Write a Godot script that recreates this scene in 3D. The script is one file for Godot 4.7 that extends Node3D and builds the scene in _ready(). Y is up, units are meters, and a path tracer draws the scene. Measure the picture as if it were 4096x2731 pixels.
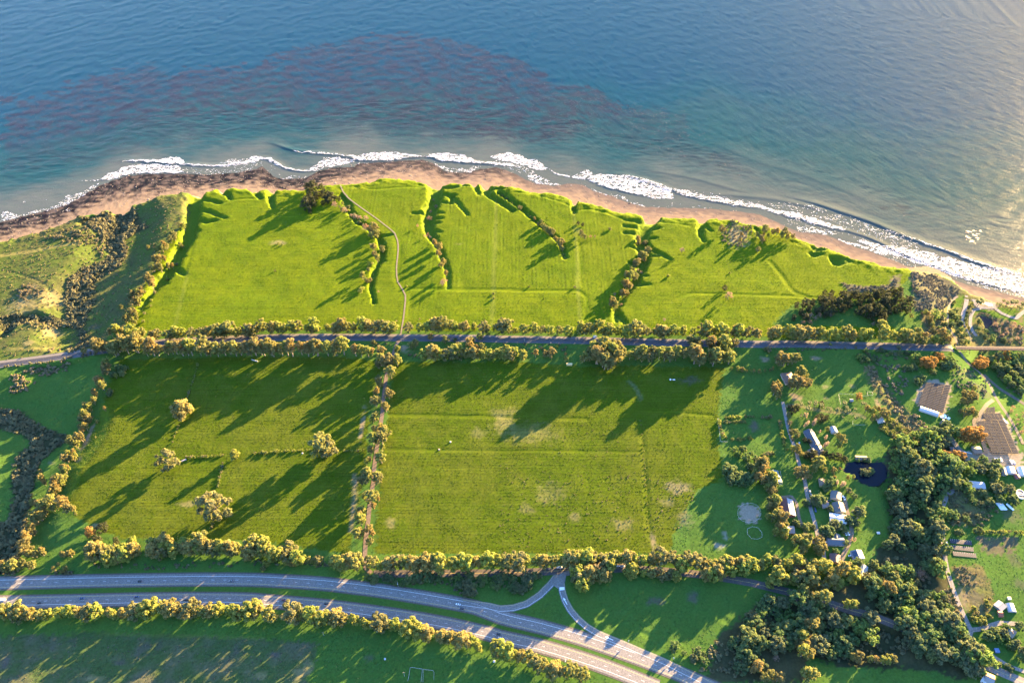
extends Node3D
# A green coastal bluff seen from the air on a late winter afternoon: fields, windbreaks, a railway, a highway and a ranch valley.
# World: metres, y up, level farmland at y = 0, sea level at y = -20, the sea lies towards -z.

const SEA := -20.0
const X0 := -850.0
const Z0 := -410.0
const DX := 2.5
const DZ := 1.75
const NX := 681
const NZ := 475

var taken := {}
var cache := {}
var rng := RandomNumberGenerator.new()
var n_fine := FastNoiseLite.new()
var n_mid := FastNoiseLite.new()
var n_big := FastNoiseLite.new()
var zid := PackedByteArray()
var relief := PackedFloat32Array()
var drop := PackedFloat32Array()
var paint := PackedColorArray()
var hgt := PackedFloat32Array()
var ruts := PackedFloat32Array()
var edge_tab := PackedFloat32Array()
var shore_tab := PackedFloat32Array()

func _ready() -> void:
	set_view()
	rng.seed = 4711
	set_noises()
	lay_ground_plan()
	build_ground()
	build_beach()
	build_sea()
	build_roads()
	build_railway()
	build_ponds()
	build_scrub()
	build_plants()
	build_grass()
	build_buildings()
	build_small_things()
	build_cars()

func set_view() -> void:
	var cam := Camera3D.new()
	cam.name = "camera"
	cam.position = Vector3(0, 777, 700)
	cam.rotation_degrees = Vector3(-46.3, 0, 0)
	cam.fov = 43.85
	cam.near = 1.0
	cam.far = 30000.0
	add_child(cam)
	cam.current = true
	var sky_mat := ProceduralSkyMaterial.new()
	sky_mat.sky_top_color = Color(0.31, 0.52, 0.80)
	sky_mat.sky_horizon_color = Color(0.72, 0.82, 0.92)
	sky_mat.sky_curve = 0.30
	sky_mat.ground_bottom_color = Color(0.16, 0.24, 0.30)
	sky_mat.ground_horizon_color = Color(0.62, 0.66, 0.70)
	sky_mat.sun_angle_max = 62.0
	sky_mat.sun_curve = 0.31
	var sky := Sky.new()
	sky.sky_material = sky_mat
	var env := Environment.new()
	env.background_mode = Environment.BG_SKY
	env.sky = sky
	env.background_energy_multiplier = 0.275
	env.tonemap_mode = Environment.TONE_MAPPER_LINEAR
	env.tonemap_exposure = 16.5
	env.fog_enabled = true
	env.fog_density = 0.0000006
	env.fog_light_color = Color(0.80, 0.90, 1.0)
	env.sdfgi_enabled = true
	env.ssao_enabled = true
	env.ssil_enabled = true
	var we := WorldEnvironment.new()
	we.name = "environment"
	we.environment = env
	add_child(we)
	# low sun, ahead and to the right
	var sun := DirectionalLight3D.new()
	sun.name = "sun"
	var el := deg_to_rad(10.0)
	var az := deg_to_rad(45.0)
	var to_sun := Vector3(sin(az) * cos(el), sin(el), -cos(az) * cos(el))
	sun.look_at_from_position(Vector3.ZERO, -to_sun, Vector3.UP)
	sun.light_color = Color(1.0, 0.83, 0.56)
	sun.light_energy = 1.6
	sun.light_angular_distance = 0.5
	sun.shadow_enabled = true
	add_child(sun)

# ------------------------------------------------------------------ helpers
func numbered(called: String) -> String:
	if not taken.has(called):
		taken[called] = 0
		return called
	taken[called] += 1
	return "%s_%03d" % [called, taken[called]]

func tag(o: Node, label: String, category: String, group := "") -> Node:
	o.set_meta("label", label)
	o.set_meta("category", category)
	if group != "":
		o.set_meta("group", group)
	return o

func thing(called: String, label: String, category: String, at: Vector3, turn := 0.0, group := "") -> Node3D:
	var o := Node3D.new()
	o.name = numbered(called)
	add_child(o)
	o.position = at
	o.rotation.y = turn
	tag(o, label, category, group)
	return o

func part(called: String, m: Mesh, mat: Material, parent: Node) -> MeshInstance3D:
	var o := MeshInstance3D.new()
	o.name = called
	o.mesh = m
	o.material_override = mat
	parent.add_child(o, true)
	return o

func setting(called: String, m: Mesh, mat: Material, kind := "structure") -> MeshInstance3D:
	var o := MeshInstance3D.new()
	o.name = numbered(called)
	o.mesh = m
	o.material_override = mat
	o.set_meta("kind", kind)
	add_child(o)
	return o

func paintmat(r: float, g: float, b: float, rough := 0.9, metal := 0.0) -> StandardMaterial3D:
	var key := "%.4f %.4f %.4f %.2f %.2f" % [r, g, b, rough, metal]
	if not cache.has(key):
		var m := StandardMaterial3D.new()
		m.albedo_color = Color(r, g, b).linear_to_srgb()
		m.roughness = rough
		m.metallic = metal
		cache[key] = m
	return cache[key]

func colored(rough: float, backlight := 0.0) -> StandardMaterial3D:
	var m := StandardMaterial3D.new()
	m.vertex_color_use_as_albedo = true
	m.roughness = rough
	if backlight > 0.0:
		m.backlight_enabled = true
		m.backlight = Color(backlight, backlight, backlight)
	return m

func grain(frequency: float, low: float, high: float, sd: int, size := 512, octaves := 4) -> NoiseTexture2D:
	var n := FastNoiseLite.new()
	n.seed = sd
	n.noise_type = FastNoiseLite.TYPE_SIMPLEX_SMOOTH
	n.frequency = frequency
	n.fractal_octaves = octaves
	var t := NoiseTexture2D.new()
	t.width = size
	t.height = size
	t.seamless = true
	t.noise = n
	var g := Gradient.new()
	g.set_color(0, Color(low, low, low))
	g.set_color(1, Color(high, high, high))
	t.color_ramp = g
	return t

func set_noises() -> void:
	for a in [[n_fine, 0.16, 3, 11], [n_mid, 0.035, 3, 23], [n_big, 0.006, 3, 37]]:
		var n: FastNoiseLite = a[0]
		n.noise_type = FastNoiseLite.TYPE_SIMPLEX_SMOOTH
		n.frequency = a[1]
		n.fractal_octaves = a[2]
		n.seed = a[3]

func valley(x: float, z: float) -> float:
	return -13.0 * smoothstep(545.0, 600.0, x) * (1.0 - smoothstep(-30.0, 140.0, z))

func table(pts: Array) -> PackedFloat32Array:
	# z of a coast line for every ground column from x = -1400 to 1400, 2.5 m apart
	var out := PackedFloat32Array()
	var k := 0
	for i in 1121:
		var x := -1400.0 + i * 2.5
		while k < pts.size() / 2 - 2 and pts[(k + 1) * 2] < x:
			k += 1
		var a := Vector2(pts[k * 2], pts[k * 2 + 1])
		var b := Vector2(pts[k * 2 + 2], pts[k * 2 + 3])
		out.append(lerpf(a.y, b.y, clampf((x - a.x) / (b.x - a.x), 0.0, 1.0)))
	return out

func along(tab: PackedFloat32Array, x: float) -> float:
	var f := clampf((x + 1400.0) / 2.5, 0.0, 1119.0)
	var i := int(f)
	return lerpf(tab[i], tab[i + 1], f - i)

func seaward(x: float, z: float) -> float:
	# metres beyond the bluff edge, measured across it
	var s := (along(edge_tab, x + 6.0) - along(edge_tab, x - 6.0)) / 12.0
	return (along(edge_tab, x) - z) / sqrt(1.0 + s * s)

func high(x: float, z: float) -> float:
	var fx := clampf((x - X0) / DX, 0.0, NX - 1.001)
	var fz := clampf((z - Z0) / DZ, 0.0, NZ - 1.001)
	var i := int(fx)
	var j := int(fz)
	var a := fx - i
	var b := fz - j
	var k := j * NX + i
	return lerpf(lerpf(hgt[k], hgt[k + 1], a), lerpf(hgt[k + NX], hgt[k + NX + 1], a), b)

func poly_of(flat: Array) -> PackedVector2Array:
	var p := PackedVector2Array()
	for i in flat.size() / 2:
		p.append(Vector2(flat[i * 2], flat[i * 2 + 1]))
	return p

func fill(poly: PackedVector2Array, id: int) -> void:
	var lo := 1e9
	var hi := -1e9
	for p in poly:
		lo = minf(lo, p.y)
		hi = maxf(hi, p.y)
	for j in range(maxi(0, int((lo - Z0) / DZ)), mini(NZ - 1, int((hi - Z0) / DZ) + 1) + 1):
		var z := Z0 + j * DZ
		var xs := []
		var b := poly[poly.size() - 1]
		for a in poly:
			if (a.y > z) != (b.y > z):
				xs.append(a.x + (b.x - a.x) * (z - a.y) / (b.y - a.y))
			b = a
		xs.sort()
		for q in xs.size() / 2:
			var i0 := maxi(0, ceili((xs[q * 2] - X0) / DX))
			var i1 := mini(NX - 1, floori((xs[q * 2 + 1] - X0) / DX))
			for i in range(i0, i1 + 1):
				zid[j * NX + i] = id

func near_line(line: PackedVector2Array, reach: float, what: Callable) -> void:
	# calls what(cell, distance, share of the way along) for every ground point within reach of the line
	var best := {}
	var n := line.size() - 1
	for s in n:
		var a := line[s]
		var b := line[s + 1]
		var ab := b - a
		var l2 := maxf(ab.length_squared(), 1e-6)
		for j in range(maxi(0, int((minf(a.y, b.y) - reach - Z0) / DZ)), mini(NZ - 1, int((maxf(a.y, b.y) + reach - Z0) / DZ) + 1) + 1):
			var z := Z0 + j * DZ
			for i in range(maxi(0, int((minf(a.x, b.x) - reach - X0) / DX)), mini(NX - 1, int((maxf(a.x, b.x) + reach - X0) / DX) + 1) + 1):
				var p := Vector2(X0 + i * DX, z)
				var t := clampf((p - a).dot(ab) / l2, 0.0, 1.0)
				var d := p.distance_to(a + ab * t)
				if d < reach:
					var c := j * NX + i
					if not best.has(c) or best[c].x > d:
						best[c] = Vector2(d, (s + t) / n)
	for c in best:
		what.call(c, best[c].x, best[c].y)

# dry grass, bare soil, dead weeds, white clover dust, trodden earth, turf, pale turf, straw, turf
const PATCH := [Color(0.21, 0.18, 0.09), Color(0.22, 0.175, 0.12), Color(0.085, 0.072, 0.062), Color(0.22, 0.22, 0.18), Color(0.21, 0.16, 0.10), Color(0.12, 0.14, 0.03), Color(0.13, 0.16, 0.03), Color(0.20, 0.18, 0.06), Color(0.12, 0.14, 0.03)]

func furrow(a: float, b: float) -> float:
	# drilled rows: ridges across b that wander and fade along a
	return sin(b * TAU / 3.9 + n_mid.get_noise_2d(a * 0.12, b * 0.35) * 3.0) * clampf(0.55 + n_mid.get_noise_2d(a * 0.5, b * 2.0) * 1.6, 0.0, 1.0) + n_mid.get_noise_2d(a * 0.2, b * 5.0) * 0.8

func lay_ground_plan() -> void:
	zid.resize(NX * NZ)
	relief.resize(NX * NZ)
	relief.fill(1.0)
	drop.resize(NX * NZ)
	paint.resize(NX * NZ)
	paint.fill(Color(0, 0, 0, 0))
	hgt.resize(NX * NZ)
	ruts.resize(NX * NZ)
	edge_tab = table(EDGE)
	shore_tab = table(SHORE)
	for zo in ZONES:
		fill(poly_of(zo[1]), zo[0])
	for g in GULLIES:
		var w0: float = g[1]
		var w1: float = g[2]
		var d0: float = g[3]
		var d1: float = g[4]
		near_line(poly_of(g[0]), maxf(w0, w1) * 1.5, func(c: int, d: float, t: float) -> void:
			var x := X0 + (c % NX) * DX
			var z := Z0 + (c / NX) * DZ
			var w := lerpf(w0, w1, t) * (1.0 + minf(0.45, 3.0 / w0) * n_mid.get_noise_2d(x * 2.6, z * 2.6))
			var k := clampf((w - d) / w * 1.55, 0.0, 1.0)
			var dd := lerpf(d0, d1, t) * k * k * (3.0 - 2.0 * k)
			if dd > drop[c]:
				drop[c] = dd)
	for p in PATCHES:
		var col: Color = PATCH[p[5]]
		for j in range(maxi(0, int((p[1] - p[3] * 1.4 - Z0) / DZ)), mini(NZ, int((p[1] + p[3] * 1.4 - Z0) / DZ) + 1)):
			for i in range(maxi(0, int((p[0] - p[2] * 1.4 - X0) / DX)), mini(NX, int((p[0] + p[2] * 1.4 - X0) / DX) + 1)):
				var x := X0 + i * DX
				var z := Z0 + j * DZ
				var r := Vector2((x - p[0]) / p[2], (z - p[1]) / p[3]).length()
				var a: float = clampf((1.0 - r + 0.55 * n_mid.get_noise_2d(x * 1.7, z * 1.7) + 0.55 * n_fine.get_noise_2d(x, z)) * 1.8, 0.0, 1.0) * p[4]
				var c := j * NX + i
				if a > paint[c].a:
					paint[c] = Color(col.r, col.g, col.b, a)
	for t in TRACKS:   # wheel tracks and footpaths worn into the turf
		var col: Color = PATCH[t[3]]
		var w: float = t[1]
		var s: float = t[2]
		var rut: bool = t[3] == 5 or t[3] == 8
		near_line(poly_of(t[0]), w + 1.2, func(c: int, d: float, _t: float) -> void:
			var a := clampf((w + 1.2 - d) / 1.4, 0.0, 1.0) * s
			if rut:   # a hollow pressed into the turf
				ruts[c] = maxf(ruts[c], a * 0.75)
			elif a > paint[c].a:
				paint[c] = Color(col.r, col.g, col.b, a))
	for r in ROADS:
		var half: float = r[1] * 0.5
		near_line(poly_of(r[2]), half + 5.0, func(c: int, d: float, _t: float) -> void:
			relief[c] = minf(relief[c], clampf((d - half - 2.5) / 2.5, 0.0, 1.0)))
	near_line(poly_of(RAIL), 14.0, func(c: int, d: float, _t: float) -> void:
		relief[c] = minf(relief[c], clampf((d - 10.0) / 4.0, 0.0, 1.0)))
	for r in ROADS:
		if r[0].begins_with("highway") or r[0].ends_with("ramp"):
			near_line(poly_of(r[2]), r[1] * 0.5 + 3.0, func(c: int, _d: float, _t: float) -> void:
				drop[c] = 0.0)
	for c in NX * NZ:
		var x := X0 + (c % NX) * DX
		var z := Z0 + (c / NX) * DZ
		var k := relief[c]
		var h := valley(x, z)
		var id := zid[c]
		var tilt := 0.0
		if id == 1 or id == 12:
			tilt = furrow(x, z) * 0.085 + n_fine.get_noise_2d(x * 1.4, z * 1.4) * 0.05
		elif id == 2:
			tilt = furrow(z, x * 0.68) * 0.10 + n_fine.get_noise_2d(x * 1.4, z * 1.4) * 0.06
		elif id == 5:
			tilt = n_fine.get_noise_2d(x, z) * 0.08
		elif id == 0 or id == 6:
			tilt = n_fine.get_noise_2d(x * 1.2, z * 1.2) * 0.13
		elif id == 11:
			h -= 1.9
		else:
			tilt = n_fine.get_noise_2d(x, z) * 0.38
		h += (tilt + n_big.get_noise_2d(x * 2.0, z * 2.0) * 0.6) * k
		h -= drop[c] * (1.0 if k > 0.0 else 0.0) + 0.10 * (1.0 - k) + ruts[c] * k
		var d := seaward(x, z) + n_mid.get_noise_2d(x * 1.8, z * 1.8) * 4.0
		if d > -22.0 and h > -12.0:
			h += n_mid.get_noise_2d(x * 1.5 + 300.0, z * 1.5) * 2.0 * smoothstep(-22.0, -4.0, d) - 1.6 * smoothstep(-7.0, 0.0, d)
		if d > 0.0:
			h = lerpf(h, -19.4, smoothstep(0.0, 8.0, d))
		hgt[c] = h

const ZCOL := [Color(0.066, 0.130, 0.024), Color(0.082, 0.132, 0.006), Color(0.082, 0.132, 0.006), Color(0.082, 0.088, 0.034), Color(0.040, 0.046, 0.022), Color(0.270, 0.225, 0.165), Color(0.085, 0.150, 0.018), Color(0.135, 0.115, 0.055), Color(0.058, 0.094, 0.030), Color(0.115, 0.105, 0.062), Color(0.105, 0.085, 0.066), Color(0.06, 0.05, 0.035), Color(0.056, 0.092, 0.006)]
const ZALT := [Color(0.048, 0.108, 0.022), Color(0.097, 0.135, 0.006), Color(0.097, 0.135, 0.007), Color(0.066, 0.096, 0.022), Color(0.060, 0.058, 0.028), Color(0.220, 0.190, 0.140), Color(0.060, 0.125, 0.014), Color(0.095, 0.110, 0.036), Color(0.092, 0.092, 0.052), Color(0.085, 0.090, 0.050), Color(0.085, 0.095, 0.045), Color(0.05, 0.04, 0.03), Color(0.070, 0.094, 0.009)]

func build_ground() -> void:
	var pos := PackedVector3Array()
	var nor := PackedVector3Array()
	var col := PackedColorArray()
	pos.resize(NX * NZ)
	nor.resize(NX * NZ)
	col.resize(NX * NZ)
	for j in NZ:
		for i in NX:
			var c := j * NX + i
			var x := X0 + i * DX
			var z := Z0 + j * DZ
			pos[c] = Vector3(x, hgt[c], z)
			var hx: float = hgt[c + 1 if i < NX - 1 else c] - hgt[c - 1 if i > 0 else c]
			var hz: float = hgt[c + NX if j < NZ - 1 else c] - hgt[c - NX if j > 0 else c]
			nor[c] = Vector3(-hx / (2.0 * DX), 1.0, -hz / (2.0 * DZ)).normalized()
			# ragged zone borders
			var ii := clampi(i + int(round(n_fine.get_noise_2d(x * 1.3, z * 1.3) * 2.2)), 0, NX - 1)
			var jj := clampi(j + int(round(n_fine.get_noise_2d(x * 1.3 + 99.0, z * 1.3) * 2.6)), 0, NZ - 1)
			var id := zid[jj * NX + ii]
			var n1 := n_mid.get_noise_2d(x, z)
			var n2 := n_fine.get_noise_2d(x * 1.9 + 500.0, z * 1.9)
			var n3 := n_big.get_noise_2d(x + 700.0, z)
			var mixing := clampf(0.5 + n1 * 0.9 + n3 * 0.9 + n2 * 0.4, 0.0, 1.0)
			var k: Color = ZCOL[id].lerp(ZALT[id], mixing)
			var tone := 1.0 + n2 * 0.16 + n1 * 0.12
			if id == 1 or id == 12:
				tone += furrow(x, z) * 0.20
			elif id == 2:
				tone += furrow(z, x * 0.68) * 0.20
			k = Color(k.r * tone, k.g * tone, k.b * tone)
			if drop[c] > 0.8 and (id == 1 or id == 2 or id == 12):
				k = k.lerp(Color(0.095, 0.150, 0.016), 0.6)
			var pa := paint[c]
			if pa.a > 0.0:
				k = k.lerp(Color(pa.r * tone, pa.g * tone, pa.b * tone), pa.a)
			var d := seaward(x, z) + n_mid.get_noise_2d(x * 1.8, z * 1.8) * 4.0
			if d > 1.5:
				k = k.lerp(Color(0.30, 0.22, 0.13), smoothstep(1.5, 4.0, d))
			col[c] = k
	var ind := PackedInt32Array()
	for j in NZ - 1:
		for i in NX - 1:
			var c := j * NX + i
			var x := X0 + i * DX
			if along(edge_tab, x) - (Z0 + j * DZ) > 24.0:
				continue
			ind.append_array([c, c + 1, c + NX, c + 1, c + NX + 1, c + NX])
	var mat := colored(1.0)
	mat.albedo_texture = grain(0.03, 0.80, 1.0, 5, 1024, 5)
	mat.uv1_triplanar = true
	mat.uv1_world_triplanar = true
	mat.uv1_scale = Vector3(0.011, 0.011, 0.011)
	mat.metallic_specular = 0.15
	setting("ground", solid(pos, nor, col, ind), mat)
	# farmland beyond the surveyed ground
	var st := SurfaceTool.new()
	st.begin(Mesh.PRIMITIVE_TRIANGLES)
	for q in [[-5000.0, 5000.0, Z0 + (NZ - 1) * DZ, 6000.0, -0.3], [-5000.0, X0, -60.0, Z0 + (NZ - 1) * DZ, -0.3], [X0 + (NX - 1) * DX, 5000.0, 120.0, Z0 + (NZ - 1) * DZ, -0.3]]:
		for v in [[0, 2], [1, 2], [1, 3], [0, 2], [1, 3], [0, 3]]:
			st.set_normal(Vector3.UP)
			st.add_vertex(Vector3(q[v[0]], q[4], q[v[1]]))
	setting("outer_ground", st.commit(), paintmat(0.075, 0.11, 0.025))

func solid(pos: PackedVector3Array, nor: PackedVector3Array, col: PackedColorArray, ind: PackedInt32Array) -> ArrayMesh:
	var a := []
	a.resize(Mesh.ARRAY_MAX)
	a[Mesh.ARRAY_VERTEX] = pos
	if nor.size():
		a[Mesh.ARRAY_NORMAL] = nor
	if col.size():
		a[Mesh.ARRAY_COLOR] = col
	if ind.size():
		a[Mesh.ARRAY_INDEX] = ind
	var m := ArrayMesh.new()
	m.add_surface_from_arrays(Mesh.PRIMITIVE_TRIANGLES, a)
	return m

func build_grass() -> void:
	# the standing crop: upright tufts that catch the low sun, far too many to count
	var pos := PackedVector3Array()
	var nor := PackedVector3Array()
	for i in 5:
		var a := i * 2.4
		var o := Vector3(cos(a), 0, sin(a)) * 0.30
		var u := Vector3(-sin(a * 1.7), 0, cos(a * 1.7)) * 0.34
		var tip := o * 1.5 + Vector3(cos(a) * 0.15, 1.0, sin(a) * 0.15)
		pos.append_array([o - u, o + u, tip + u * 0.35, o - u, tip + u * 0.35, tip - u * 0.5])
		var n := (tip - o).cross(u).normalized()
		for q in 6:
			nor.append(n)
	var tuft := solid(pos, nor, PackedColorArray(), PackedInt32Array())
	var buf := PackedFloat32Array()
	var n := 0
	for j in NZ:
		for i in NX:
			var c := j * NX + i
			var id := zid[c]
			if relief[c] < 0.9 or ruts[c] > 0.25 or id > 3 and id != 6 and id != 8 and id != 7 and id != 12 or hgt[c] < -14.5 and id != 6:
				continue
			var share := 0.85 if id == 1 or id == 2 or id == 12 else 0.5
			if rng.randf() > share * (1.0 - paint[c].a * 0.75):
				continue
			var x := X0 + (i + rng.randf() - 0.5) * DX
			var z := Z0 + (j + rng.randf() - 0.5) * DZ
			if seaward(x, z) > -2.0:
				continue
			var s := rng.randf_range(0.75, 1.5)
			var h := rng.randf_range(0.16, 0.34) * (1.0 + 0.5 * n_mid.get_noise_2d(x * 1.3, z * 1.3))
			var t := rng.randf() * TAU
			var tone := rng.randf_range(0.75, 1.25)
			var k: Color = ZCOL[id].lerp(ZALT[id], rng.randf())
			buf.append_array([cos(t) * s, 0.0, sin(t) * s, x, 0.0, h, 0.0, high(x, z) - 0.06, -sin(t) * s, 0.0, cos(t) * s, z, k.r * tone * 1.15, k.g * tone * 1.15, k.b * tone, 1.0])
			n += 1
	var mm := MultiMesh.new()
	mm.transform_format = MultiMesh.TRANSFORM_3D
	mm.use_colors = true
	mm.mesh = tuft
	mm.instance_count = n
	mm.buffer = buf
	var o := MultiMeshInstance3D.new()
	o.name = "field_grass"
	o.multimesh = mm
	o.material_override = colored(0.8, 1.0)
	o.set_meta("kind", "stuff")
	tag(o, "green grass and young crop standing in the fields", "grass")
	add_child(o)

# ------------------------------------------------------------------ beach and sea
func beach_y(x: float, z: float) -> float:
	var ze := along(edge_tab, x)
	var zs := along(shore_tab, x)
	if z > zs:
		return lerpf(-20.02, -17.4, clampf((z - zs) / maxf(ze - zs, 8.0), 0.0, 1.3)) + n_fine.get_noise_2d(x * 0.6, z * 0.6) * 0.12
	return -20.02 - (zs - z) * 0.05

func build_beach() -> void:
	var rows := 44
	var cols := 760
	var pos := PackedVector3Array()
	var nor := PackedVector3Array()
	var col := PackedColorArray()
	var ind := PackedInt32Array()
	for i in cols:
		var x := -950.0 + i * 2.5
		var ze := along(edge_tab, x) + 4.0
		var zs := along(shore_tab, x)
		for j in rows:
			var t := float(j) / (rows - 1) * 1.6 - 0.06
			var z := lerpf(ze, zs, t)
			var y := beach_y(x, z)
			pos.append(Vector3(x, y, z))
			var e := 1.0
			nor.append(Vector3(beach_y(x - e, z) - beach_y(x + e, z), 2.0 * e, beach_y(x, z - e) - beach_y(x, z + e)).normalized())
			var n1 := n_mid.get_noise_2d(x * 1.4, z * 3.2)
			var n2 := n_fine.get_noise_2d(x * 0.7, z * 2.2)
			var left := 1.0 - smoothstep(-330.0, -60.0, x)
			var mid := 1.0 - smoothstep(-60.0, 80.0, x)
			var wet := clampf((t - lerpf(0.62, 0.40, left) + n1 * 0.30) * 3.5, 0.0, 1.0)
			var k := Color(0.175, 0.132, 0.090).lerp(Color(0.120, 0.092, 0.076), clampf((t - 0.25 + n1 * 0.4) * 2.0, 0.0, 1.0))
			k = k.lerp(Color(0.082, 0.068, 0.062).lerp(Color(0.009, 0.011, 0.015), maxf(left, mid * 0.75) * clampf(0.75 + n1 * 1.2 + n2 * 0.8, 0.0, 1.0)), wet)
			var tone := 1.0 + n2 * 0.28
			col.append(Color(k.r * tone, k.g * tone, k.b * tone))
	for i in cols - 1:
		for j in rows - 1:
			var c := i * rows + j
			ind.append_array([c, c + 1, c + rows, c + 1, c + rows + 1, c + rows])
	var mat := colored(0.95)
	mat.metallic_specular = 0.08
	setting("beach", solid(pos, nor, col, ind), mat)
	# stones strewn over the foreshore: far too many to count
	var sp := SphereMesh.new()
	sp.radius = 0.5
	sp.height = 0.7
	sp.radial_segments = 6
	sp.rings = 3
	var mm := MultiMesh.new()
	mm.transform_format = MultiMesh.TRANSFORM_3D
	mm.use_colors = true
	mm.mesh = sp
	var put := []
	for k in 2600:
		var x := rng.randf_range(-800.0, 480.0)
		if rng.randf() < 0.55:
			x = rng.randf_range(-800.0, -150.0)
		var z := lerpf(along(edge_tab, x), along(shore_tab, x), rng.randf_range(0.25, 1.05))
		if n_mid.get_noise_2d(x * 1.3, z * 2.5) < -0.05:
			continue
		put.append([x, z])
	mm.instance_count = put.size()
	for k in put.size():
		var s := rng.randf_range(0.5, 1.5) * (1.8 if rng.randf() < 0.06 else 1.0)
		var b := Basis(Vector3.UP, rng.randf() * TAU).scaled(Vector3(s * rng.randf_range(0.8, 1.6), s * rng.randf_range(0.5, 0.9), s))
		mm.set_instance_transform(k, Transform3D(b, Vector3(put[k][0], beach_y(put[k][0], put[k][1]) + 0.1, put[k][1])))
		var g := rng.randf_range(0.05, 0.24)
		mm.set_instance_color(k, Color(g * 1.15, g * 0.92, g * 0.75))
	var stones := MultiMeshInstance3D.new()
	stones.name = "beach_stones"
	stones.multimesh = mm
	stones.material_override = colored(0.9)
	stones.set_meta("kind", "stuff")
	stones.set_meta("label", "scattered stones on the foreshore")
	stones.set_meta("category", "stones")
	add_child(stones)

var sea_off := PackedFloat32Array()
var sea_hgt := PackedFloat32Array()
const SEA_COLS := 620
const SEA_X := -1550.0
const SEA_DX := 5.0

func inside(polys: Array, p: Vector2) -> float:
	var most := 0.0
	for q in polys:
		if q[2].has_point(p) and Geometry2D.is_point_in_polygon(p, q[0]):
			most = maxf(most, q[1])
	return most

func with_box(list: Array) -> Array:
	var out := []
	for q in list:
		var poly := poly_of(q[0])
		var r := Rect2(poly[0], Vector2.ZERO)
		for p in poly:
			r = r.expand(p)
		out.append([poly, q[1], r])
	return out

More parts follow.
